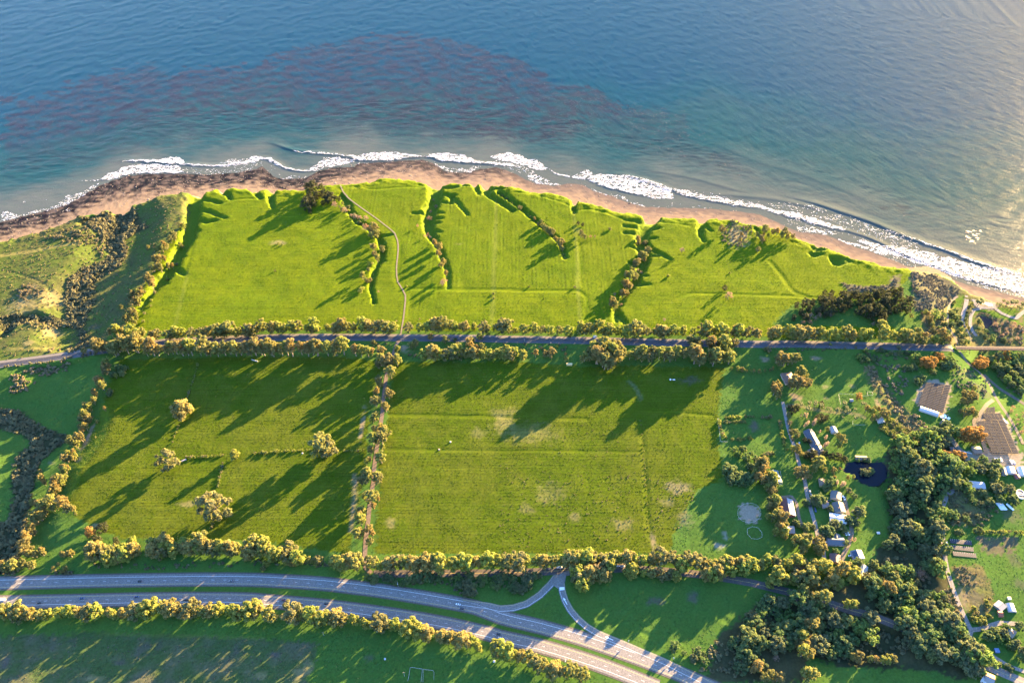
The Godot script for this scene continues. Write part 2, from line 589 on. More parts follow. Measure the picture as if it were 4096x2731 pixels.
func build_sea() -> void:
	var o := 22.0
	while o > -190.0:
		sea_off.append(o)
		o -= 2.0
	while o > -900.0:
		sea_off.append(o)
		o -= 5.0
	for far in [-1000.0, -1200.0, -1600.0, -2600.0, -6000.0, -14000.0]:
		sea_off.append(far)
	var rows := sea_off.size()
	sea_hgt.resize(SEA_COLS * rows)
	var smooth := PackedFloat32Array()
	for i in SEA_COLS:
		var s := 0.0
		for k in 9:
			s += along(shore_tab, SEA_X + (i + k - 4) * SEA_DX)
		smooth.append(s / 9.0)
	var pos := PackedVector3Array()
	var col := PackedColorArray()
	var kelp := with_box(KELP)
	for i in SEA_COLS:
		for j in rows:
			var x := SEA_X + i * SEA_DX
			if j > rows - 4:
				x *= 1.0 + (j - rows + 4) * 2.0
			var z := smooth[i] + sea_off[j]
			var reach := clampf(-sea_off[j] / 150.0, 0.15, 1.0)
			var swell := (sin((x * 0.34 + z * 0.90) * TAU / 34.0 + n_mid.get_noise_2d(x * 0.4, z * 0.4) * 5.0) * 0.16 + n_mid.get_noise_2d(x * 0.9 + z * 0.4, z * 2.3) * 0.30 + n_fine.get_noise_2d(x * 0.30, z * 1.1) * 0.30) * reach
			sea_hgt[i * rows + j] = swell
			pos.append(Vector3(x, SEA + swell, z))
	for w in WAVES:
		var line := poly_of(w[0])
		for s in line.size() - 1:
			var a := line[s]
			var b := line[s + 1]
			var r: float = w[2] * 2.4
			for i in range(maxi(0, int((minf(a.x, b.x) - r - SEA_X) / SEA_DX)), mini(SEA_COLS, int((maxf(a.x, b.x) + r - SEA_X) / SEA_DX) + 2)):
				for j in rows:
					var c := i * rows + j
					var p := Vector2(pos[c].x, pos[c].z)
					if p.y < minf(a.y, b.y) - r or p.y > maxf(a.y, b.y) + r:
						continue
					var q := Geometry2D.get_closest_point_to_segment(p, a, b)
					var d := p.distance_to(q)
					if d < r:
						var taper := clampf(minf(s, line.size() - 2 - s) / 4.0, 0.15, 1.0)
						var face: float = w[2] * (0.6 if p.y > q.y else 1.3)
						var up: float = w[1] * taper * exp(-d * d / (face * face))
						if up > pos[c].y - SEA:
							pos[c].y = SEA + up
							sea_hgt[c] = up
	for i in SEA_COLS:
		for j in rows:
			var c := i * rows + j
			var p := pos[c]
			var off := -sea_off[j]
			var n1 := n_mid.get_noise_2d(p.x * 0.7, p.z * 1.8)
			var n2 := n_fine.get_noise_2d(p.x * 0.5, p.z * 1.3)
			var n3 := n_big.get_noise_2d(p.x, p.z)
			var east := smoothstep(-200.0, 700.0, p.x)
			var d := off + n1 * 25.0 + n3 * 60.0
			var k := Color(0.056, 0.066, 0.056).lerp(Color(0.008, 0.036, 0.038), smoothstep(10.0, lerpf(130.0, 260.0, east), d))
			k = k.lerp(Color(0.0002, 0.026, 0.048), smoothstep(lerpf(120.0, 200.0, east), lerpf(360.0, 520.0, east), d))
			var m := inside(kelp, Vector2(p.x + n1 * 45.0 + n3 * 60.0, p.z + n2 * 16.0 + n1 * 40.0)) if off > 20.0 and off < 560.0 else 0.0
			if m > 0.0:
				var deep := clampf(0.62 + n1 * 1.3 + n2 * 0.9, 0.0, 1.0) * minf(1.0, m * 1.3)
				k = k.lerp(Color(0.017, 0.011, 0.014), deep * 0.8)
			var tone := 1.0 + n2 * 0.12
			col.append(Color(k.r * tone, k.g * tone, k.b * tone))
	var nor := PackedVector3Array()
	nor.resize(pos.size())
	var ind := PackedInt32Array()
	for i in SEA_COLS:
		for j in rows:
			var c := i * rows + j
			var a := pos[c + rows if i < SEA_COLS - 1 else c] - pos[c - rows if i > 0 else c]
			var b := pos[c + 1 if j < rows - 1 else c] - pos[c - 1 if j > 0 else c]
			nor[c] = a.cross(b).normalized()
			if nor[c].y < 0.0:
				nor[c] = -nor[c]
			if i < SEA_COLS - 1 and j < rows - 1:
				ind.append_array([c, c + 1, c + rows, c + 1, c + rows + 1, c + rows])
	# the mesh is stored in axes turned with the swell, so that its ripples run along the crests
	var turn := Basis(Vector3.UP, deg_to_rad(-17.0))
	var back := turn.inverse()
	for c in pos.size():
		pos[c] = back * pos[c]
		nor[c] = back * nor[c]
	var mat := colored(0.16)
	mat.metallic_specular = 0.25
	mat.uv1_triplanar = true
	mat.uv1_scale = Vector3(0.0065, 0.02, 0.020)
	mat.heightmap_enabled = true
	mat.heightmap_texture = grain(0.035, 0.0, 1.0, 77, 1024, 5)
	mat.heightmap_scale = 20.0
	var sea := setting("sea_water", solid(pos, nor, col, ind), mat)
	sea.basis = turn
	build_foam()
	build_kelp()

func sea_y(x: float, z: float) -> float:
	var fi := clampf((x - SEA_X) / SEA_DX, 0.0, SEA_COLS - 1.01)
	var i := int(fi)
	var rows := sea_off.size()
	var s := 0.0
	for k in 9:
		s += along(shore_tab, x + (k - 4) * SEA_DX)
	var off := z - s / 9.0
	var j := 0
	if off > -190.0:
		j = clampi(int((22.0 - off) / 2.0), 0, rows - 2)
	else:
		j = clampi(106 + int((-190.0 - off) / 5.0), 0, rows - 2)
	var y := -100.0
	for a in [i, i + 1]:
		for b in [j, j + 1]:
			y = maxf(y, sea_hgt[a * rows + b])
	return SEA + y

func build_foam() -> void:
	var pos := PackedVector3Array()
	var nor := PackedVector3Array()
	var cell := 0.9
	for f in with_box(FOAM):
		var box: Rect2 = f[2]
		var dens: float = f[1]
		for a in int(box.size.x / cell) + 1:
			for b in int(box.size.y / cell) + 1:
				var x := box.position.x + a * cell
				var z := box.position.y + b * cell
				var wx := x + n_mid.get_noise_2d(x * 1.5, z * 1.5) * 5.0
				var wz := z + n_mid.get_noise_2d(x * 1.5 + 80.0, z * 1.5) * 4.0
				if not Geometry2D.is_point_in_polygon(Vector2(wx, wz), f[0]):
					continue
				var lace := absf(n_mid.get_noise_2d(x * 2.2 + z, z * 3.4 + 40.0)) * 1.3 + absf(n_fine.get_noise_2d(x * 2.0, z * 2.6)) * 0.9 + rng.randf() * 0.35
				var solidity := n_mid.get_noise_2d(x * 0.8, z * 2.0 + 900.0) * 0.25
				if lace > dens * 1.05 + solidity - 0.12:
					continue
				var y := maxf(sea_y(x, z), beach_y(x, z)) + 0.10
				var r := cell * rng.randf_range(0.38, 0.72)
				var t := rng.randf() * TAU
				var e := []
				for q in 4:
					var an := t + q * PI * 0.5
					e.append(Vector3(x + cos(an) * r, y + rng.randf_range(0.0, 0.28), z + sin(an) * r))
				pos.append_array([e[0], e[1], e[2], e[0], e[2], e[3]])
				var n: Vector3 = (e[2] - e[0]).cross(e[3] - e[1]).normalized()
				n = n if n.y > 0.0 else -n
				for q in 6:
					nor.append(n)
	var m := setting("surf_foam", solid(pos, nor, PackedColorArray(), PackedInt32Array()), paintmat(0.50, 0.52, 0.54, 0.8), "stuff")
	tag(m, "white foam of the breaking surf along the beach", "foam")

func build_kelp() -> void:
	var pos := PackedVector3Array()
	var nor := PackedVector3Array()
	var col := PackedColorArray()
	for f in with_box(KELP):
		var box: Rect2 = f[2]
		var n := int(box.get_area() * 0.05)
		for k in n:
			var x := box.position.x + rng.randf() * box.size.x
			var z := box.position.y + rng.randf() * box.size.y
			if n_mid.get_noise_2d(x * 0.9, z * 1.6) * 0.8 + n_big.get_noise_2d(x * 3.0, z * 3.0) * 0.7 + rng.randf() * 0.5 > f[1] * 0.55:
				continue
			if not Geometry2D.is_point_in_polygon(Vector2(x + n_mid.get_noise_2d(x, z) * 30.0, z + n_mid.get_noise_2d(x + 70.0, z) * 45.0), f[0]):
				continue
			add_mat(pos, nor, col, x, z, rng.randf_range(0.25, 0.65), Color(0.034, 0.023, 0.030))
	var m := setting("kelp_bed", solid(pos, nor, col, PackedInt32Array()), colored(0.5), "stuff")
	tag(m, "reddish kelp floating in a wide bed off the beach", "kelp")
	pos = PackedVector3Array()
	nor = PackedVector3Array()
	col = PackedColorArray()
	for q in FLOATING:
		add_mat(pos, nor, col, q[0], q[1], rng.randf_range(0.8, 1.6), Color(0.45, 0.33, 0.22))  # pale orange colour stands for sun glitter on the seaweed
	m = setting("glint_tinted_seaweed", solid(pos, nor, col, PackedInt32Array()), colored(0.4), "stuff")
	tag(m, "flecks of floating seaweed tinted with orange sun glitter off the beach near the palms", "seaweed")

func add_mat(pos: PackedVector3Array, nor: PackedVector3Array, col: PackedColorArray, x: float, z: float, s: float, c: Color) -> void:
	var y := sea_y(x, z) + 0.08
	var t := rng.randf_range(-0.1, 0.45)
	var l := s * rng.randf_range(1.2, 2.6)
	var ax := Vector3(cos(t) * l, 0, sin(t) * l)
	var az := Vector3(-sin(t) * s * 0.7, 0, cos(t) * s * 0.7)
	var o := Vector3(x, y, z)
	var tone := rng.randf_range(0.6, 1.5)
	var up := Vector3(rng.randf_range(-0.1, 0.1), 1, rng.randf_range(-0.1, 0.1)).normalized()
	for v in [o - ax, o + ax, o + az, o - ax, o - az, o + ax * 0.9]:
		pos.append(v)
		nor.append(up)
		col.append(Color(c.r * tone, c.g * tone, c.b * tone))

# ------------------------------------------------------------------ flat-faced shapes
class Shape:
	var v := PackedVector3Array()
	func quad(a: Vector3, b: Vector3, c: Vector3, d: Vector3) -> void:
		v.append_array([a, b, c, a, c, d])
	func tri(a: Vector3, b: Vector3, c: Vector3) -> void:
		v.append_array([a, b, c])
	func hexa(p: Array) -> void:
		# p: four corners below, then the four above them
		quad(p[0], p[3], p[2], p[1])
		quad(p[4], p[5], p[6], p[7])
		for i in 4:
			quad(p[i], p[(i + 1) % 4], p[(i + 1) % 4 + 4], p[i + 4])
	func box(c: Vector3, s: Vector3) -> void:
		var h := s * 0.5
		var p := []
		for y in [-h.y, h.y]:
			p.append_array([c + Vector3(-h.x, y, -h.z), c + Vector3(h.x, y, -h.z), c + Vector3(h.x, y, h.z), c + Vector3(-h.x, y, h.z)])
		hexa(p)
	func bar(a: Vector3, b: Vector3, r0: float, r1: float, sides := 5) -> void:
		var d := (b - a).normalized()
		var u := d.cross(Vector3.RIGHT if absf(d.x) < 0.9 else Vector3.UP).normalized()
		var w := d.cross(u)
		for i in sides:
			var t0 := TAU * i / sides
			var t1 := TAU * (i + 1) / sides
			var e0 := u * cos(t0) + w * sin(t0)
			var e1 := u * cos(t1) + w * sin(t1)
			quad(a + e0 * r0, a + e1 * r0, b + e1 * r1, b + e0 * r1)
			tri(b, b + e0 * r1, b + e1 * r1)
	func disc(c: Vector3, r: float, h: float, sides := 16) -> void:
		for i in sides:
			var e0 := Vector3(cos(TAU * i / sides), 0, sin(TAU * i / sides)) * r
			var e1 := Vector3(cos(TAU * (i + 1) / sides), 0, sin(TAU * (i + 1) / sides)) * r
			tri(c + Vector3.UP * h, c + e0 + Vector3.UP * h, c + e1 + Vector3.UP * h)
			quad(c + e0, c + e1, c + e1 + Vector3.UP * h, c + e0 + Vector3.UP * h)
	func done() -> ArrayMesh:
		var a := []
		a.resize(Mesh.ARRAY_MAX)
		a[Mesh.ARRAY_VERTEX] = v
		var m := ArrayMesh.new()
		m.add_surface_from_arrays(Mesh.PRIMITIVE_TRIANGLES, a)
		return m

func v3(x: float, z: float, up := 0.0) -> Vector3:
	return Vector3(x, high(x, z) + up, z)

# ------------------------------------------------------------------ roads and rails
func ribbon(line: PackedVector2Array, from: float, to: float, up: float, flat_y := false, t0 := 0.0, t1 := 1.0, thick := 0.0) -> ArrayMesh:
	# a strip between two offsets from a line
	var s := Shape.new()
	var n := line.size()
	var a := int(t0 * (n - 1))
	var b := int(t1 * (n - 1))
	var last := []
	for i in range(a, b + 1):
		var d := (line[mini(i + 1, n - 1)] - line[maxi(i - 1, 0)]).normalized()
		var r := Vector2(-d.y, d.x)
		var p := line[i] + r * from
		var q := line[i] + r * to
		var now := [Vector3(p.x, (0.0 if flat_y else high(line[i].x, line[i].y)) + up, p.y), Vector3(q.x, (0.0 if flat_y else high(line[i].x, line[i].y)) + up, q.y)]
		if last.size():
			s.quad(last[0], last[1], now[1], now[0])
			if thick > 0.0:
				var k := Vector3.UP * thick
				s.quad(last[0] - k, last[0], now[0], now[0] - k)
				s.quad(last[1], last[1] - k, now[1] - k, now[1])
		last = now
	return s.done()

func even(line: PackedVector2Array, step: float) -> PackedVector2Array:
	var c := Curve2D.new()
	for p in line:
		c.add_point(p)
	var out := PackedVector2Array()
	var n := int(c.get_baked_length() / step)
	for i in n + 1:
		out.append(c.sample_baked(i * step, true))
	return out

func dashes(line: PackedVector2Array, off: float, long: float, period: float, wide: float, up: float) -> ArrayMesh:
	var s := Shape.new()
	var e := even(line, 1.0)
	var at := 2
	while at + long + 1 < e.size():
		var a := e[at]
		var b := e[at + int(long)]
		var d := (b - a).normalized()
		var r := Vector2(-d.y, d.x)
		var q := []
		for w in [[a, off - wide], [a, off + wide], [b, off + wide], [b, off - wide]]:
			var p: Vector2 = w[0] + r * w[1]
			q.append(Vector3(p.x, high(a.x, a.y) + up, p.y))
		s.quad(q[0], q[1], q[2], q[3])
		at += int(period)
	return s.done()

func build_roads() -> void:
	var asphalt := StandardMaterial3D.new()
	asphalt.albedo_color = Color(0.185, 0.174, 0.164).linear_to_srgb()
	asphalt.albedo_texture = grain(0.03, 0.70, 1.0, 31, 512, 5)
	asphalt.uv1_triplanar = true
	asphalt.uv1_world_triplanar = true
	asphalt.uv1_scale = Vector3(0.03, 0.03, 0.03)
	asphalt.roughness = 0.85
	var old := asphalt.duplicate() as StandardMaterial3D
	old.albedo_color = Color(0.075, 0.066, 0.062).linear_to_srgb()
	var dirt := asphalt.duplicate() as StandardMaterial3D
	dirt.albedo_color = Color(0.170, 0.140, 0.098).linear_to_srgb()
	dirt.roughness = 1.0
	var earth := dirt.duplicate() as StandardMaterial3D
	earth.albedo_color = Color(0.150, 0.112, 0.084).linear_to_srgb()
	var pale := dirt.duplicate() as StandardMaterial3D
	pale.albedo_color = Color(0.230, 0.212, 0.190).linear_to_srgb()
	var gravel := dirt.duplicate() as StandardMaterial3D
	gravel.albedo_color = Color(0.105, 0.092, 0.074).linear_to_srgb()
	var white := paintmat(0.72, 0.72, 0.70, 0.7)
	var yellow := paintmat(0.55, 0.40, 0.10, 0.7)
	var n := 0
	for r in ROADS:
		var line := even(poly_of(r[2]), 3.0)
		var w: float = r[1] * 0.5
		var up := 0.17 + 0.006 * n
		n += 1
		var called: String = r[0]
		if called.begins_with("highway"):
			setting("highway_shoulder", ribbon(line, -w - 1.6, w + 1.6, up - 0.08), gravel)
			var hw := setting("highway", ribbon(line, -w, w, up), asphalt)
			var inner := 1.0 if called == "highway_far" else -1.0   # the median side
			part("edge_line", ribbon(line, -inner * (w - 2.9) - 0.11, -inner * (w - 2.9) + 0.11, up + 0.012), white, hw)
			part("edge_line", ribbon(line, inner * (w - 1.7) - 0.11, inner * (w - 1.7) + 0.11, up + 0.012), yellow, hw)
			part("lane_dashes", dashes(line, inner * 0.6, 3.0, 12.0, 0.08, up + 0.012), white, hw).set_meta("kind", "stuff")
		elif called.ends_with("ramp"):
			var rp := setting("slip_road", ribbon(line, -w, w, up), asphalt)
			part("edge_line", ribbon(line, w - 1.3, w - 1.1, up + 0.012), white, rp)
			part("edge_line", ribbon(line, -w + 0.8, -w + 1.0, up + 0.012), yellow, rp)
			if called == "entry_ramp":
				for t in [0.16, 0.45]:
					part("arrow_marking", arrow(line, t, up + 0.02), white, rp)
				part("stop_line", ribbon(line, -w + 1.0, w - 1.2, up + 0.02, false, 0.085, 0.10), white, rp)
		elif called == "frontage_road" or called == "south_lane":
			var fr := setting("frontage_road", ribbon(line, -w, w, up), old if called == "frontage_road" else asphalt)
			part("centre_line", ribbon(line, -0.1, 0.1, up + 0.012), yellow, fr)
		elif called in ["ranch_lane", "creek_road", "beach_loop", "beach_drive", "garden_drive", "garden_lane"]:
			setting("dirt_road", ribbon(line, -w, w, up), pale)
		elif called in ["yard_road", "levee_road", "house_drive"]:
			setting("dirt_road", ribbon(line, -w, w, up), gravel if called == "levee_road" else dirt)
		elif called == "farm_road":
			setting("dirt_road", ribbon(line, -w, w, up), earth)
		else:
			setting("path", ribbon(line, -w, w, up), dirt)
	for g in PAVED:
		var poly := poly_of(g)
		var t := Geometry2D.triangulate_polygon(poly)
		var s := Shape.new()
		for i in t.size() / 3:
			s.tri(v3(poly[t[i * 3]].x, poly[t[i * 3]].y, 0.3), v3(poly[t[i * 3 + 1]].x, poly[t[i * 3 + 1]].y, 0.3), v3(poly[t[i * 3 + 2]].x, poly[t[i * 3 + 2]].y, 0.3))
		setting("pavement", s.done(), pale)

func arrow(line: PackedVector2Array, t: float, up: float) -> ArrayMesh:
	var i := int(t * (line.size() - 1))
	var d := (line[i] - line[i + 1]).normalized()
	var r := Vector2(-d.y, d.x)
	var s := Shape.new()
	var p := func(a: float, b: float) -> Vector3:
		var q := line[i] + d * a + r * b
		return Vector3(q.x, high(line[i].x, line[i].y) + up, q.y)
	s.quad(p.call(-4.0, -0.3), p.call(-4.0, 0.3), p.call(1.0, 0.3), p.call(1.0, -0.3))
	s.tri(p.call(1.0, -1.1), p.call(1.0, 1.1), p.call(4.2, 0.0))
	return s.done()

func build_railway() -> void:
	var all := even(poly_of(RAIL), 3.0)
	var line := PackedVector2Array()
	var span := PackedVector2Array()
	for p in all:
		if p.x < 556.0:
			line.append(p)
		elif p.x < 900.0:
			span.append(p)
	var stone := StandardMaterial3D.new()
	stone.albedo_color = Color(0.095, 0.096, 0.104).linear_to_srgb()
	stone.albedo_texture = grain(0.05, 0.65, 1.0, 41, 512, 5)
	stone.uv1_triplanar = true
	stone.uv1_world_triplanar = true
	stone.uv1_scale = Vector3(0.05, 0.05, 0.05)
	stone.roughness = 1.0
	var gravel := stone.duplicate() as StandardMaterial3D
	gravel.albedo_color = Color(0.17, 0.155, 0.14).linear_to_srgb()
	setting("railway_verge", ribbon(line, -6.5, 6.2, 0.18), gravel)
	setting("service_track", ribbon(line, 2.4, 6.0, 0.20), stone)
	setting("ballast", ribbon(line, -2.6, 2.6, 0.55, false, 0.0, 1.0, 0.4), stone)
	var track := thing("railway_track", "single railway track running between the two rows of windbreak trees", "railway track", Vector3.ZERO)
	var steel := paintmat(0.16, 0.13, 0.11, 0.45, 0.6)
	for o in [-0.75, 0.75]:
		part("rail", ribbon(line, o - 0.08, o + 0.08, 0.80, false, 0.0, 1.0, 0.16), steel, track)
	var s := Shape.new()
	for i in line.size() - 1:
		for k in 4:
			var c := line[i].lerp(line[i + 1], k / 4.0)
			var d := (line[i + 1] - line[i]).normalized()
			var r := Vector2(-d.y, d.x)
			var q := []
			for w in [[-1.3, -0.12], [1.3, -0.12], [1.3, 0.12], [-1.3, 0.12]]:
				var p: Vector2 = c + r * w[0] + d * w[1]
				q.append(Vector3(p.x, high(c.x, c.y) + 0.62, p.y))
			s.quad(q[0], q[1], q[2], q[3])
	part("sleepers", s.done(), paintmat(0.055, 0.042, 0.034, 0.95), track).set_meta("kind", "stuff")
	# the trestle carries the track over the creek valley
	var rust := paintmat(0.10, 0.055, 0.040, 0.8)
	var tr := thing("railway_trestle", "rust-brown steel railway trestle on slender towers over the creek valley", "bridge", Vector3.ZERO)
	part("deck", ribbon(span, -2.6, 2.6, 0.35, true, 0.0, 1.0, 0.35), paintmat(0.060, 0.042, 0.034, 0.9), tr)
	for o in [-1.9, 1.9]:
		part("girder", ribbon(span, o - 0.3, o + 0.3, -0.05, true, 0.0, 1.0, 1.7), rust, tr)
	for o in [-0.75, 0.75]:
		part("rail", ribbon(span, o - 0.09, o + 0.09, 0.55, true, 0.0, 1.0, 0.18), steel, tr)
	for o in [-2.5, 2.5]:
		part("handrail", ribbon(span, o - 0.08, o + 0.08, 1.35, true, 0.0, 1.0, 0.15), rust, tr)
	var k := 5
	while k < span.size() - 1:
		var c := span[k]
		var d := (span[k + 1] - span[k]).normalized()
		var r := Vector2(-d.y, d.x)
		var g := high(c.x, c.y)
		var tower := Shape.new()
		for u in [-4.0, 4.0]:
			for w in [-1.0, 1.0]:
				var top: Vector2 = c + d * u * 0.75 + r * w * 1.8
				var foot: Vector2 = c + d * u + r * w * 3.6
				tower.bar(Vector3(foot.x, g - 0.5, foot.y), Vector3(top.x, -1.6, top.y), 0.32, 0.28, 4)
			for lv in [0.35, 0.7]:
				var y := lerpf(g, -1.6, lv)
				var a: Vector2 = c + d * u * lerpf(1.0, 0.75, lv) - r * lerpf(3.6, 1.8, lv)
				var b: Vector2 = c + d * u * lerpf(1.0, 0.75, lv) + r * lerpf(3.6, 1.8, lv)
				tower.bar(Vector3(a.x, y, a.y), Vector3(b.x, y, b.y), 0.18, 0.18, 4)
		for w in [-1.0, 1.0]:
			var a: Vector2 = c - d * 4.0 + r * w * 3.6
			var b: Vector2 = c + d * 3.0 + r * w * 1.8
			tower.bar(Vector3(a.x, g, a.y), Vector3(b.x, -1.8, b.y), 0.14, 0.14, 4)
			a = c + d * 4.0 + r * w * 3.6
			b = c - d * 3.0 + r * w * 1.8
			tower.bar(Vector3(a.x, g, a.y), Vector3(b.x, -1.8, b.y), 0.14, 0.14, 4)
		part("tower", tower.done(), rust, tr)
		k += 8

func build_ponds() -> void:
	var water := StandardMaterial3D.new()
	water.metallic_specular = 0.22
	water.albedo_color = Color(0.004, 0.007, 0.014).linear_to_srgb()
	water.roughness = 0.1
	water.heightmap_enabled = true
	water.heightmap_texture = grain(0.03, 0.0, 1.0, 79, 256, 3)
	water.heightmap_scale = 3.0
	water.uv1_triplanar = true
	water.uv1_world_triplanar = true
	water.uv1_scale = Vector3(0.1, 0.1, 0.1)
	for p in PONDS:
		var poly := poly_of(p[1])
		var t := Geometry2D.triangulate_polygon(poly)
		var s := Shape.new()
		for i in t.size() / 3:
			var q := []
			for k in 3:
				var c := poly[t[i * 3 + k]]
				q.append(Vector3(c.x, p[2], c.y))
			s.tri(q[0], q[1], q[2])
		setting("pond_water", s.done(), water)
	var line := poly_of(CREEK)
	setting("creek_water", ribbon(line, -2.6, 2.6, -12.75, true), paintmat(0.16, 0.14, 0.12, 0.2))

# ------------------------------------------------------------------ plants
func leaf_cloud(clumps: Array, leaf: float, per: int, lo: Color, hi: Color) -> ArrayMesh:
	var pos := PackedVector3Array()
	var nor := PackedVector3Array()
	var col := PackedColorArray()
	for c in clumps:
		var tint := rng.randf()
		for k in per:
			var d := Vector3(rng.randfn(), rng.randfn(), rng.randfn()).normalized()
			if d.y < -0.55:
				d.y = -d.y
			var p: Vector3 = c[0] + d * c[1] * pow(rng.randf(), 0.30)
			var n := (d * 0.9 + Vector3(rng.randfn(), rng.randfn(), rng.randfn()) * 0.5 + Vector3.UP * 0.15).normalized()
			var u := n.cross(Vector3(rng.randfn(), rng.randfn(), rng.randfn())).normalized()
			var w := n.cross(u)
			var s := leaf * rng.randf_range(0.55, 1.25)
			u *= s
			w *= s * rng.randf_range(0.5, 0.95)
			var droop := Vector3.DOWN * s * 0.25
			pos.append_array([p - u, p + w + droop * 0.4, p + u + droop, p - u, p + u + droop, p - w])
			var k2 := lo.lerp(hi, clampf(tint * 0.75 + rng.randf() * 0.35, 0.0, 1.0))
			var tone := rng.randf_range(0.78, 1.22)
			for q in 6:
				nor.append(n)
				col.append(Color(k2.r * tone, k2.g * tone, k2.b * tone))
	return solid(pos, nor, col, PackedInt32Array())

func crown_clumps(n: int, r: float, y0: float, y1: float, size: float, dome := 0.6) -> Array:
	var out := []
	for i in n:
		var t := (i + 0.5) / n
		var y := lerpf(y0, y1, t)
		var shell := sqrt(maxf(0.0, 1.0 - pow(absf((t - 0.40) / 0.62), 2.2))) * r
		var a := i * 2.399963 + rng.randf() * 0.8
		var q := shell * (0.35 + 0.75 * rng.randf())
		var s := size * rng.randf_range(0.5, 1.35) * (1.0 - 0.25 * t)
		out.append([Vector3(cos(a) * q, y, sin(a) * q), Vector3(s, s * dome * rng.randf_range(0.85, 1.2), s)])
	return out

func trunk_shape(h: float, r: float, limbs: int, spread: float) -> ArrayMesh:
	var s := Shape.new()
	var lean := Vector3(rng.randf_range(-0.06, 0.06) * h, h * 0.5, rng.randf_range(-0.06, 0.06) * h)
	s.bar(Vector3(0, -0.6, 0), lean, r, r * 0.65, 6)
	for i in limbs:
		var a := TAU * i / limbs + rng.randf()
		var mid := lean + Vector3(cos(a) * spread * 0.4, h * 0.18, sin(a) * spread * 0.4)
		s.bar(lean, mid, r * 0.5, r * 0.35, 5)
		s.bar(mid, mid + Vector3(cos(a) * spread * 0.4, h * 0.2, sin(a) * spread * 0.4), r * 0.35, r * 0.12, 4)
	return s.done()

var proto := {}

